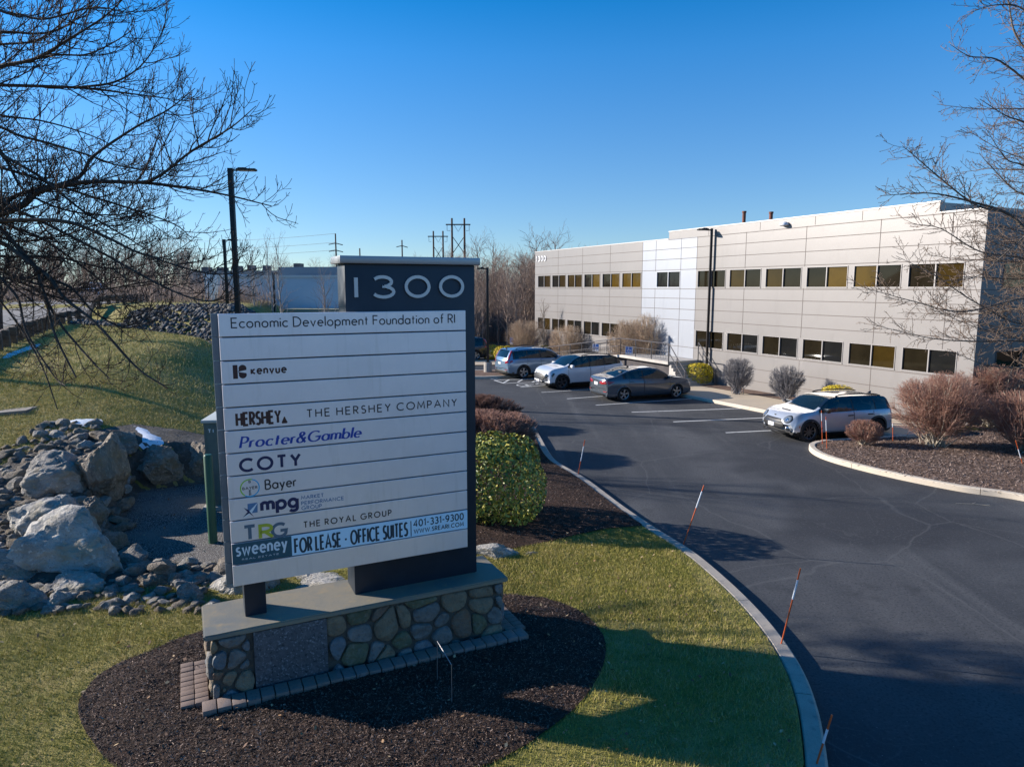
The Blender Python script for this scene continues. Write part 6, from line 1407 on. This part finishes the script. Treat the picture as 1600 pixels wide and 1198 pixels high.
# slim grey birches before the warehouse
m_birch = bark_m('grey_birch_bark', (.30, .27, .25), (.40, .37, .34)); m_btw = bark_m('birch_twig', (.20, .15, .13), (.28, .22, .19))
for sd, u, vt, y, lb in ((41, 436, 352, 58, 'tallest slim grey birch before the warehouse, right of the tall lamp'), (42, 417, 356, 60, 'slim grey birch just left of the tallest one before the warehouse'), (43, 390, 362, 57, 'slim grey birch nearest the tall dark lamp post'), (44, 507, 420, 50, 'small pale branched tree beside the sign pillar before the warehouse')):
    P = aty(u, vt, y); z0 = -.6; H = P[2] - z0; (Va, Fa), (Vw, Fw) = auto_tree(sd, H, 2.6, .09, [(.5, 1.3, .2, .6, .07, .06, 4, 3, False), (.3, .6, .2, .6, .07, .05, 3, 3, False)], .09, 0, .3, 18, .9); t = empty('birch_tree', (P[0], y, z0), 0, lb, 'tree'); mesh_np('trunk', Va, Fa, m_birch, parent=t, smooth=True); mesh_np('twigs', Vw * 1.0, Fw, m_btw, parent=t)
# far wood: five meshes, many trees
m_fw = [bark_m('wood_bark_a', (.24, .165, .125), (.33, .24, .19)), bark_m('wood_bark_b', (.30, .22, .175), (.40, .32, .265)), bark_m('wood_bark_c', (.16, .115, .09), (.22, .165, .135))]
fmesh = []
for sd in range(6):
    (Va, Fa), (Vw, Fw) = auto_tree(50 + sd, 10., 3.0 + .3 * (sd % 3), .13, [(.55, 1.5, .15, .7, .09, .05, 4, 3, False), (.34, .8, .15, .7, .09, .05, 3, 3, False)], .05, 0, .22, 20, .6)
    rv = Vw.reshape(-1, 3, 3); c_ = rv.mean(1, keepdims=True); Vw = (c_ + (rv - c_) * 2.1).reshape(-1, 3)
    o = mesh_np('forest_tree', np.vstack([Va, Vw]), np.vstack([Fa, Fw + len(Va)]), m_fw[sd % 3]); fmesh.append(o.data); bpy.data.objects.remove(o)
fl = ['leafless brown tree of the wood beyond the car park', 'leafless pale grey tree of the wood beyond the car park', 'leafless dark tree of the wood beyond the car park']
rf2 = random.Random(12)
def forest(x, y, h, k=None, lb=None, grp='bare trees of the far wood', z=None):
    i = rf2.randrange(6) if k is None else k; o = bpy.data.objects.new('forest_tree', fmesh[i]); C.objects.link(o); o.location = (x, y, zg(x, y) - .1 if z is None else z); s = h / 10; o.scale = (s * rf2.uniform(.85, 1.1), s * rf2.uniform(.85, 1.1), s); o.rotation_euler = (0, 0, rf2.uniform(0, 6.28)); tag(o, lb or fl[i % 3], 'tree', grp)
for k in range(150):
    y = rf2.uniform(66, 125); u = rf2.uniform(690, 900); x = (u - 800) / 1080 * y; forest(x, y, rf2.uniform(7.0, 10.6) * (.75 + .25 * y / 90) + max(0, y - 80) * .02)
forest((748 - 800) / 1080 * 118, 118, 14.6, 2, 'tall dark crowned tree of the far wood right behind the sign cap', None); forest((772 - 800) / 1080 * 120, 120, 14.0, 5, 'tall round crowned tree of the far wood right of the pylons', None); forest((838 - 800) / 1080 * 112, 112, 14.8, 2, 'tallest dark tree of the far wood left of the office corner', None); forest((868 - 800) / 1080 * 115, 115, 15.2, 5, 'tall dark tree rising over the far left end of the office roof', None)
forest((925 - 800) / 1080 * 130, 130, 13.2, 1, 'faint tree top above the office roof left of the white bay', None)
for k in range(100):
    y = rf2.uniform(78, 165); u = rf2.uniform(-60, 330); x = (u - 800) / 1080 * y; forest(x, y, rf2.uniform(6.5, 10) * (.6 + .4 * y / 100), None, 'leafless brown tree of the wood behind the upper road', 'bare trees behind the upper road', T(x, y) - .3 if y < 120 else 3.)
for k in range(40):
    y = rf2.uniform(58, 75); u = rf2.uniform(345, 420); x = (u - 800) / 1080 * y; forest(x, y, rf2.uniform(4.0, 6.4), None, 'low leafless brown tree in the thicket beside the warehouse', 'thicket trees beside the warehouse', -.8)
for k in range(18):
    y = rf2.uniform(150, 200); u = rf2.uniform(430, 690); x = (u - 800) / 1080 * y; forest(x, y, rf2.uniform(9, 13) * (y / 170), None, 'faint leafless tree on the horizon behind the sign', 'faint trees on the horizon')
# underwood: a mass of thin stems
rn = np.random.RandomState(3); N_ = 40000; yy = rn.uniform(64, 126, N_); uu = np.where(rn.rand(N_) < .7, rn.uniform(690, 900, N_), rn.uniform(-40, 430, N_)); uu_l = uu < 500
yy = np.where(uu_l, rn.uniform(62, 150, N_), yy); xx = (uu - 800) / 1080 * yy; keep = ~(uu_l & (yy > 70) & (xx > -33) & (xx < -12)) & ~((xx > (yy - 56.5) * -.437 / .9 + 1.0) & (yy < 75)); xx, yy = xx[keep], yy[keep]; N_ = len(xx)
hh = np.where(uu_l[keep], rn.uniform(1.2, 4.4, N_), rn.uniform(1.5, 7.6, N_)) * (.5 + .5 * rn.rand(N_)); z0 = np.array([(T(a, b) - .1 if a < xk(min(b, 123)) - 1 and b < 123 else zg(a, b) - .1) for a, b in zip(xx, yy)]); w_ = rn.uniform(.012, .035, N_); ang = rn.uniform(0, 6.28, N_); lx, ly = rn.normal(0, .22, N_) * hh, rn.normal(0, .22, N_) * hh
b0 = np.c_[xx - np.cos(ang) * w_, yy - np.sin(ang) * w_, z0]; b1 = np.c_[xx + np.cos(ang) * w_, yy + np.sin(ang) * w_, z0]; b2 = np.c_[xx - np.sin(ang) * w_, yy + np.cos(ang) * w_, z0]; tp = np.c_[xx + lx, yy + ly, z0 + hh]
V_ = np.stack([b0, b1, b2, tp], 1).reshape(-1, 3); i4 = np.arange(N_)[:, None] * 4; F_ = np.concatenate([i4 + [0, 1, 3], i4 + [1, 2, 3], i4 + [2, 0, 3]]); o = mesh_np('underwood', V_, F_, m_fw, np.tile(rn.randint(0, 3, N_), 3)); tag(o, 'brown leafless underwood filling the far wood and thickets', 'underwood', kind='stuff')

# ================================================================ shrubs
def twig_shrub(name, loc, w, d, h, label, mt, mst, seed=1, n=46, flat=.0, spread=.95, group=None, stem=.016, dens=1., cat='shrub', lo=.12, thick=1.):
    rn = np.random.RandomState(seed); t = empty(name, loc, rn.uniform(-.3, .3) if flat == 0 else 0, label, cat, group); st = []; tw = []
    def inside(p): x, y, z = p[0] / (w / 2), p[1] / (d / 2), (p[2] - h * .56) / (h * .46); return (abs(x) ** 2.4 + abs(y) ** 2.4 + abs(z) ** 2.4)
    for k in range(n):
        a = rn.uniform(0, 6.28); rad = math.sqrt(rn.rand()) * .96; el = rn.uniform(.05, 1.); tgt = np.array([math.cos(a) * rad * w / 2, math.sin(a) * rad * d / 2, h * (lo + (1 - lo) * (1 - rad ** 3) ** .6 * rn.uniform(.75, 1.) + .16 * rad)])
        p0 = np.array([rn.normal(0, .05) * w + (tgt[0] * .7 if flat else 0), rn.normal(0, .05) * d + (tgt[1] * .7 if flat else 0), 0]); mid = p0 * .5 + tgt * .5 + np.array([0, 0, -h * .06]); S = np.array(catmull([tuple(p0), tuple(mid + rn.normal(0, .03, 3) * h), tuple(tgt)], 4)); st.append((S, np.linspace(stem, stem * .35, len(S)), 4))
        nt_ = int(26 * dens)
        for q in range(nt_):
            f = rn.uniform(.22, 1.) ** .8; i = min(len(S) - 2, int(f * (len(S) - 1))); p = S[i] + (S[i + 1] - S[i]) * (f * (len(S) - 1) - i); out_ = p / np.array([w / 2, d / 2, h]); out_[2] = abs(out_[2]) * .8 + .25; out_ = out_ / (np.linalg.norm(out_) + 1e-6); dd = out_ + rn.normal(0, .38, 3); L = h * rn.uniform(.16, .36)
            Q, R2 = limb(rn, p, dd, L, .0055 * thick, .003 * thick, 3, .10, .05)
            while len(Q) > 1 and inside(Q[-1]) > 1.12: Q = Q[:-1]; R2 = R2[:-1]
            if len(Q) < 2: continue
            tw.append((Q, R2, 3))
            for z in range(3):
                j = rn.randint(0, len(Q) - 1); Q2, R3 = limb(rn, Q[j], (Q[j + 1] - Q[j]) / (np.linalg.norm(Q[j + 1] - Q[j]) + 1e-6) + rn.normal(0, .5, 3), L * rn.uniform(.4, .7), .0042 * thick, .0026 * thick, 2, .08, .05)
                if inside(Q2[-1]) < 1.16: tw.append((Q2, R3, 3))
    Va, Fa = tubes(st); mesh_np('stems', Va, Fa, mst, parent=t, smooth=True); Va, Fa = tubes(tw); mesh_np('twigs', Va, Fa, mt, parent=t); return t
m_red = bark_m('red_brown_twig', (.31, .165, .125), (.40, .24, .18)); m_tanw = bark_m('tan_twig', (.42, .31, .22), (.52, .40, .30)); m_gst = bark_m('grey_stem', (.42, .36, .28), (.52, .46, .37)); m_hed = bark_m('hedge_twig', (.15, .08, .062), (.22, .125, .10)); m_hed2 = bark_m('hedge_twig_red', (.30, .165, .125), (.38, .23, .18)); m_gry = bark_m('shadow_grey_twig', (.20, .19, .20), (.28, .27, .28))
def zi(x, y): return z_isl(x, y)
P = G(1462, 697, .2); twig_shrub('bare_shrub', (P[0], P[1], zi(P[0], P[1]) - .02), 2.75, 2.4, 2.2, 'big rounded red brown leafless shrub right of the white hatchback', m_red, m_gst, 11, 90, group=None, dens=.85)
P = G(1600, 706, .2); twig_shrub('bare_shrub', (P[0] + .1, P[1], zi(P[0], P[1]) - .02), 2.9, 2.4, 1.85, 'wide red brown leafless shrub cut by the right edge, by the leaning stake', m_red, m_gst, 12, 90, dens=.85)
P = G(1565, 672, .2); twig_shrub('bare_shrub', (P[0] + .3, P[1] + 1.0, zl(P[1]) + .15), 3.0, 2.4, 2.25, 'brown leafless shrub behind the two large ones at the right edge', m_red, m_gst, 13, 80, dens=.8)
P = G(1500, 672, .2); twig_shrub('bare_shrub', (P[0], P[1] + .6, zl(P[1]) + .15), 2.2, 2.0, 2.05, 'dark leafless shrub wedged behind the big rounded one near the office corner', m_red, m_gst, 19, 55, dens=.7)
P = G(1348, 697, .15); twig_shrub('bare_shrub', (P[0], P[1], zi(P[0], P[1]) - .02), 1.12, 1.0, .82, 'small low red brown leafless shrub before the rear wheel of the white hatchback', m_red, m_gst, 14, 46, dens=1.1)
P = G(818, 557); twig_shrub('bare_shrub', (P[0] + .1, 54.5, zl(54.5) + .1), 3.4, 3.2, 2.95, 'rounded tan leafless shrub at the far corner of the office', m_tanw, m_gst, 15, 60, thick=1.4, dens=.6)
P = G(884, 562); twig_shrub('bare_shrub', (4.0, 50.0, zl(50) + .1), 2.7, 2.6, 2.75, 'rounded tan leafless shrub behind the white crossover', m_tanw, m_gst, 16, 55, thick=1.3, dens=.6)
twig_shrub('bare_shrub', (8.6, 42.6, zl(42) + .1), 2.8, 2.6, 3.75, 'largest leafless shrub before the white bay, right half of the pair', m_tanw, m_gst, 17, 60, thick=1.3, dens=.6); twig_shrub('bare_shrub', (7.3, 43.4, zl(43) + .1), 2.8, 2.6, 3.3, 'leafless shrub before the ramp railing, left half of the pair', m_tanw, m_gst, 18, 60, thick=1.3, dens=.6)
for (u, sd, lb, hh_) in ((1152, 21, 'grey twigs standing in for a shrub shadow on the office wall just right of the lamp post', 1.75), (1228, 22, 'grey twigs standing in for a shrub shadow on the office wall behind the bonnet of the white hatchback', 1.65)):
    v0 = 617 if u < 1200 else 629; P = G(u, v0, .1); twig_shrub('bare_shrub', (P[0], P[1], zl(P[1]) + .16), 1.62, 1.0, hh_, lb, m_gry, m_gry, sd, 48, dens=.6, thick=1.3)  # grey twigs imitate shrub shadows cast on the wall
twig_shrub('bare_hedge', (-2.0, 25.6, T(-2.0, 25.6)), 4.7, 2.2, 1.12, 'dark brown leafless hedge right of the sign, farther of the two', m_hed, m_hed, 23, 150, flat=1, thick=1.5, dens=1.4, cat='hedge'); twig_shrub('bare_hedge', (-1.45, 21.2, T(-1.45, 21.2)), 4.6, 2.6, 1.25, 'reddish brown leafless hedge right of the sign, nearer one behind the evergreen', m_hed2, m_hed, 24, 170, flat=1, thick=1.4, dens=1.4, cat='hedge')
# leafy shrubs
def leafy(name, loc, w, d, h, label, mats, n, leaf, seed, lump=.12, cat='shrub', group=None, boxy=2.6, asp=.42):
    rn = np.random.RandomState(seed); t = empty(name, loc, 0, label, cat, group); V_ = []; F_ = []; mi = []
    dirs = rn.normal(0, 1, (n, 3)); dirs /= np.linalg.norm(dirs, axis=1)[:, None]; sc = (np.abs(dirs) ** boxy).sum(1) ** (-1 / boxy); lumps = rn.normal(0, 1, (26, 3)); lumps /= np.linalg.norm(lumps, axis=1)[:, None]
    lv = np.max(dirs @ lumps.T, axis=1); rad = sc * (1 + lump * (lv - .8) * 3) * (1 - .28 * rn.rand(n) ** 2.2); P = dirs * rad[:, None] * [w / 2, d / 2, h / 2] + [0, 0, h * .5]; P[:, 2] = np.maximum(P[:, 2], .04)
    nrm = dirs + rn.normal(0, .55, (n, 3)); nrm[:, 2] += .35; nrm /= np.linalg.norm(nrm, axis=1)[:, None]; ax_ = np.cross(nrm, rn.normal(0, 1, (n, 3))); ax_ /= np.linalg.norm(ax_, axis=1)[:, None]; bx = np.cross(nrm, ax_); L = leaf * rn.uniform(.7, 1.3, n)[:, None]
    q = [P - ax_ * L * .5, P - ax_ * L * .05 + bx * L * asp * .5 + nrm * L * .06, P + ax_ * L * .5 - nrm * L * .08, P - ax_ * L * .05 - bx * L * asp * .5 + nrm * L * .06]
    V_ = np.stack(q, 1).reshape(-1, 3); F_ = np.arange(n * 4).reshape(-1, 4); mi = rn.choice(len(mats), n, p=[.46, .36, .18] if len(mats) == 3 else None)
    mesh_np('foliage', V_, F_, mats, mi, parent=t); k = MB()
    for s in range(9): a = s * .7; k.tube([(math.cos(a) * .05, math.sin(a) * .05, -.05), (math.cos(a) * w * .16, math.sin(a) * d * .16, h * .35), (math.cos(a) * w * .3, math.sin(a) * d * .3, h * .7)], [.02, .015, .008], 5)
    k.build('stems', m_bark, t); return t
def leaf_m(nm, c, rough=.45): return mat(nm, c, rough, layers=[(9, tuple(x * .6 for x in c), .4, .7)], spec=.5)
rh = [leaf_m('evergreen_leaf', (.13, .18, .026)), leaf_m('evergreen_leaf_light', (.32, .33, .055)), leaf_m('evergreen_leaf_yellow', (.55, .47, .09))]
leafy('evergreen_shrub', (-.38, 14.7, T(-.4, 14.7)), 1.95, 1.75, 1.78, 'glossy yellow green evergreen shrub beside the right edge of the sign', rh, 6800, .105, 31, .30)
yl = [leaf_m('golden_leaf', (.80, .60, .012), .6), leaf_m('golden_leaf_green', (.55, .46, .02), .6), leaf_m('golden_leaf_bright', (.85, .64, .03), .6)]
leafy('golden_shrub', (10.25, 37.7, zl(37.7) + .14), 1.45, 1.4, 1.12, 'clipped golden yellow round shrub at the foot of the entrance stairs', yl, 5000, .075, 32, .05, boxy=2.8); leafy('golden_shrub', (*[float(q) for q in G(1308, 640, .1)[:2]], zl(29) + .15), 1.35, 1.2, 1.0, 'golden yellow shrub showing just above the roof of the white hatchback', yl, 3500, .075, 33, .06)
for u, v, s, lb in ((768, 561, .75, 'golden shrub right of the distant lamp post'), (751, 553, .6, 'golden shrub at the edge of the sign pillar near the dark SUV'), (790, 565, .8, 'golden shrub just left of the silver SUV roof'), (856, 560, .7, 'golden shrub peeping over the bonnet of the silver SUV')):
    P = G(u, v); leafy('golden_shrub', (P[0], P[1], P[2]), s * 2.2, s * 2., s * 1.5, lb, yl, 1500, .12, int(u), .06)
(Va, Fa), (Vw, Fw) = auto_tree(71, 4.6, 1.3, .05, [(.25, .7, .2, .6, .08, .08, 4, 3, False), (.2, .35, .2, .6, .08, .06, 3, 3, False)], .10, 0, .3, 16, .8)
t = empty('young_tree', (2.45, 53.0, zl(53) + .1), 0, 'slender young leafless tree before the far corner of the office', 'tree'); mesh_np('trunk', Va, Fa, m_bark2, parent=t, smooth=True); mesh_np('twigs', Vw, Fw, m_twig2, parent=t)

# ================================================================ grass, mulch chips, gravel
rn = np.random.RandomState(4)
gm = [mat('grass_blade', (.31, .285, .060), .7, spec=.2), mat('grass_blade_dark', (.19, .20, .038), .7, spec=.2), mat('grass_blade_straw', (.55, .44, .20), .8, spec=.2), mat('grass_blade_light', (.40, .35, .090), .7, spec=.2)]
def Tv(x, y): return np.array([T(a, b) for a, b in zip(x, y)])
bx0, bx1, by0, by1 = SP0[0], SP0[0], 0, 0
BASEP = [tuple((SP0 + SE * x - SN * y)[:2]) for x, y in ((BX0 - .5, BY0 - .3), (BX1 + .5, BY0 - .3), (BX1 + .3, BY1 + .05), (BX0 - .1, BY1 + .05))]
def blades(N, x0, x1, y0, y1, hmin, hmax, wd, test, straw=0.):
    x = rn.uniform(x0, x1, N); y = rn.uniform(y0, y1, N); k = test(x, y); x, y = x[k], y[k]; n = len(x); z = Tb(x, y)
    pn = np.array([nz(a, b, .9) + .6 * nz(a, b, 3.2) for a, b in zip(x[::1], y[::1])]); h = rn.uniform(hmin, hmax, n) * (1 + .35 * pn); an = rn.uniform(0, 6.28, n); lx, ly = rn.normal(0, .45, n) * h, rn.normal(0, .45, n) * h; w = wd * rn.uniform(.7, 1.3, n)
    V_ = np.stack([np.c_[x - np.cos(an) * w, y - np.sin(an) * w, z - .004], np.c_[x + np.cos(an) * w, y + np.sin(an) * w, z - .004], np.c_[x + lx, y + ly, z + h]], 1).reshape(-1, 3)
    r = rn.rand(n) + pn * .24 + straw; mi = np.where(r > .80, 2, np.where(r > .5, 3, np.where(r > .22, 0, 1))); return V_, mi
ovl = np.array(OVAL_S)
_pc = np.mean(np.array(PIT), axis=0); PITX = [tuple(_pc + (np.array(q) - _pc) * 1.14) for q in PIT]
def near_ok(x, y):
    kx = np.interp(y, _ky, _kx); jit = .06 * np.sin(x * 17) * np.sin(y * 13)
    return (x < kx - .03) & ~inpoly(x, y, OVAL_S) & ~inpoly(x, y, BED) & ~inpoly(x, y, PITX) & ~inpoly(x, y, ROCKY) & ~inpoly(x, y, BASEP)
Vg = []; Mg = []
for args in ((330000, -10.5, 5.0, 4.6, 13.2, .03, .065, .0035, near_ok), (120000, -2.5, 3.2, 10.0, 14.8, .03, .06, .0036, near_ok), (150000, -20, -6.5, 13, 24, .04, .075, .0065, near_ok, .32), (110000, -30, -7, 22, 44, .05, .10, .012, near_ok, .36)):
    a_, b_ = blades(*args); Vg.append(a_); Mg.append(b_)
Vg = np.vstack(Vg); Mg = np.concatenate(Mg); o = mesh_np('grass', Vg, np.arange(len(Vg)).reshape(-1, 3), gm, Mg); tag(o, 'short winter grass, part green and part straw coloured, on lawn and hill', 'grass', kind='stuff')
mc = [mat('chip_dark', (.036, .023, .018), .9), mat('chip_brown', (.14, .09, .068), .9), mat('chip_pale', (.30, .22, .18), .9), mat('chip_black', (.016, .011, .010), .9)]
def chips(name, poly, zf, N, ln, label, p=(.42, .33, .07, .18)):
    xs = [q[0] for q in poly]; ys = [q[1] for q in poly]; x = rn.uniform(min(xs), min(max(xs), 19), N); y = rn.uniform(min(ys), max(ys), N); k = inpoly(x, y, poly); x, y = x[k], y[k]; n = len(x); cx_ = np.arange(min(xs) - .3, max(x) + .5, .15); cy_ = np.arange(min(ys) - .3, max(ys) + .5, .15); Zg = np.array([[zf(a, b) for a in cx_] for b in cy_]); fx = (x - cx_[0]) / .15; fy = (y - cy_[0]) / .15; i = fx.astype(int); j = fy.astype(int); a_ = fx - i; b_ = fy - j
    z = Zg[j, i] * (1 - a_) * (1 - b_) + Zg[j, i + 1] * a_ * (1 - b_) + Zg[j + 1, i] * (1 - a_) * b_ + Zg[j + 1, i + 1] * a_ * b_ + rn.uniform(0, .022, n)
    a = rn.uniform(0, 6.28, n); L = ln * rn.uniform(.5, 1.4, n); w = L * rn.uniform(.14, .32, n); tl = rn.normal(0, .35, n); c, s = np.cos(a), np.sin(a); tw = rn.normal(0, .4, n)
    P = np.c_[x, y, z]; ax_ = np.c_[c * L, s * L, tl * L]; bx_ = np.c_[-s * w, c * w, tw * w]; V_ = np.stack([P - ax_ - bx_, P + ax_ - bx_ * .6, P + ax_ * .9 + bx_, P - ax_ + bx_ * .8], 1).reshape(-1, 3)
    o = mesh_np(name, V_, np.arange(n * 4).reshape(-1, 4), mc, rn.choice(4, n, p=p)); tag(o, label, 'mulch', kind='stuff')
chips('mulch_chips', OVAL_S, z_oval, 130000, .013, 'loose bark mulch chips round the sign base'); chips('mulch_chips', BED, z_bed, 90000, .016, 'loose bark mulch chips in the shrub bed')
chips('mulch_chips', ISL_P, z_isl, 90000, .032, 'loose bark mulch chips on the island bed', (.12, .46, .37, .05))
# twig lying on the driveway
P = G(1525, 788); k = MB(); k.tube([(-.45, .06, .012), (-.15, .0, .02), (.1, -.05, .012), (.32, -.02, .015)], [.004, .006, .006, .004], 5); k.tube([(-.1, 0, .02), (.05, .10, .02)], .004, 4); k.tube([(.1, -.05, .014), (.25, -.14, .015)], .004, 4)
o = k.build('fallen_twig', m_gst); o.location = (P[0], P[1], P[2] + .002); tag(o, 'pale broken twig lying on the dark driveway near the island kerb', 'twig')

# fallen leaves
m_lv = [mat('dry_leaf', (.30, .17, .08), .8), mat('dry_leaf_pale', (.45, .32, .18), .8), mat('dry_leaf_dark', (.14, .07, .04), .8)]
n = 1500; x = rn.uniform(-11, 4.6, n); y = rn.uniform(5.5, 19, n); k = (x < np.interp(y, _ky, _kx) - .1) & ~inpoly(x, y, BASEP); x, y = x[k], y[k]; n = len(x); z = Tb(x, y) + .055
z = np.where(inpoly(x, y, PIT), .14, z); z = np.where(inpoly(x, y, OVAL_S), z + .05, z); a = rn.uniform(0, 6.28, n); L = rn.uniform(.014, .034, n); P = np.c_[x, y, z]; ax_ = np.c_[np.cos(a), np.sin(a), rn.normal(0, .4, n)] * L[:, None]; bx_ = np.c_[-np.sin(a), np.cos(a), rn.normal(0, .5, n)] * (L * .6)[:, None]
V_ = np.stack([P - ax_, P + bx_, P + ax_, P - bx_], 1).reshape(-1, 3); o = mesh_np('fallen_leaves', V_, np.arange(n * 4).reshape(-1, 4), m_lv, rn.randint(0, 3, n)); tag(o, 'dry fallen leaves scattered on lawn, gravel and mulch', 'leaves', kind='stuff')
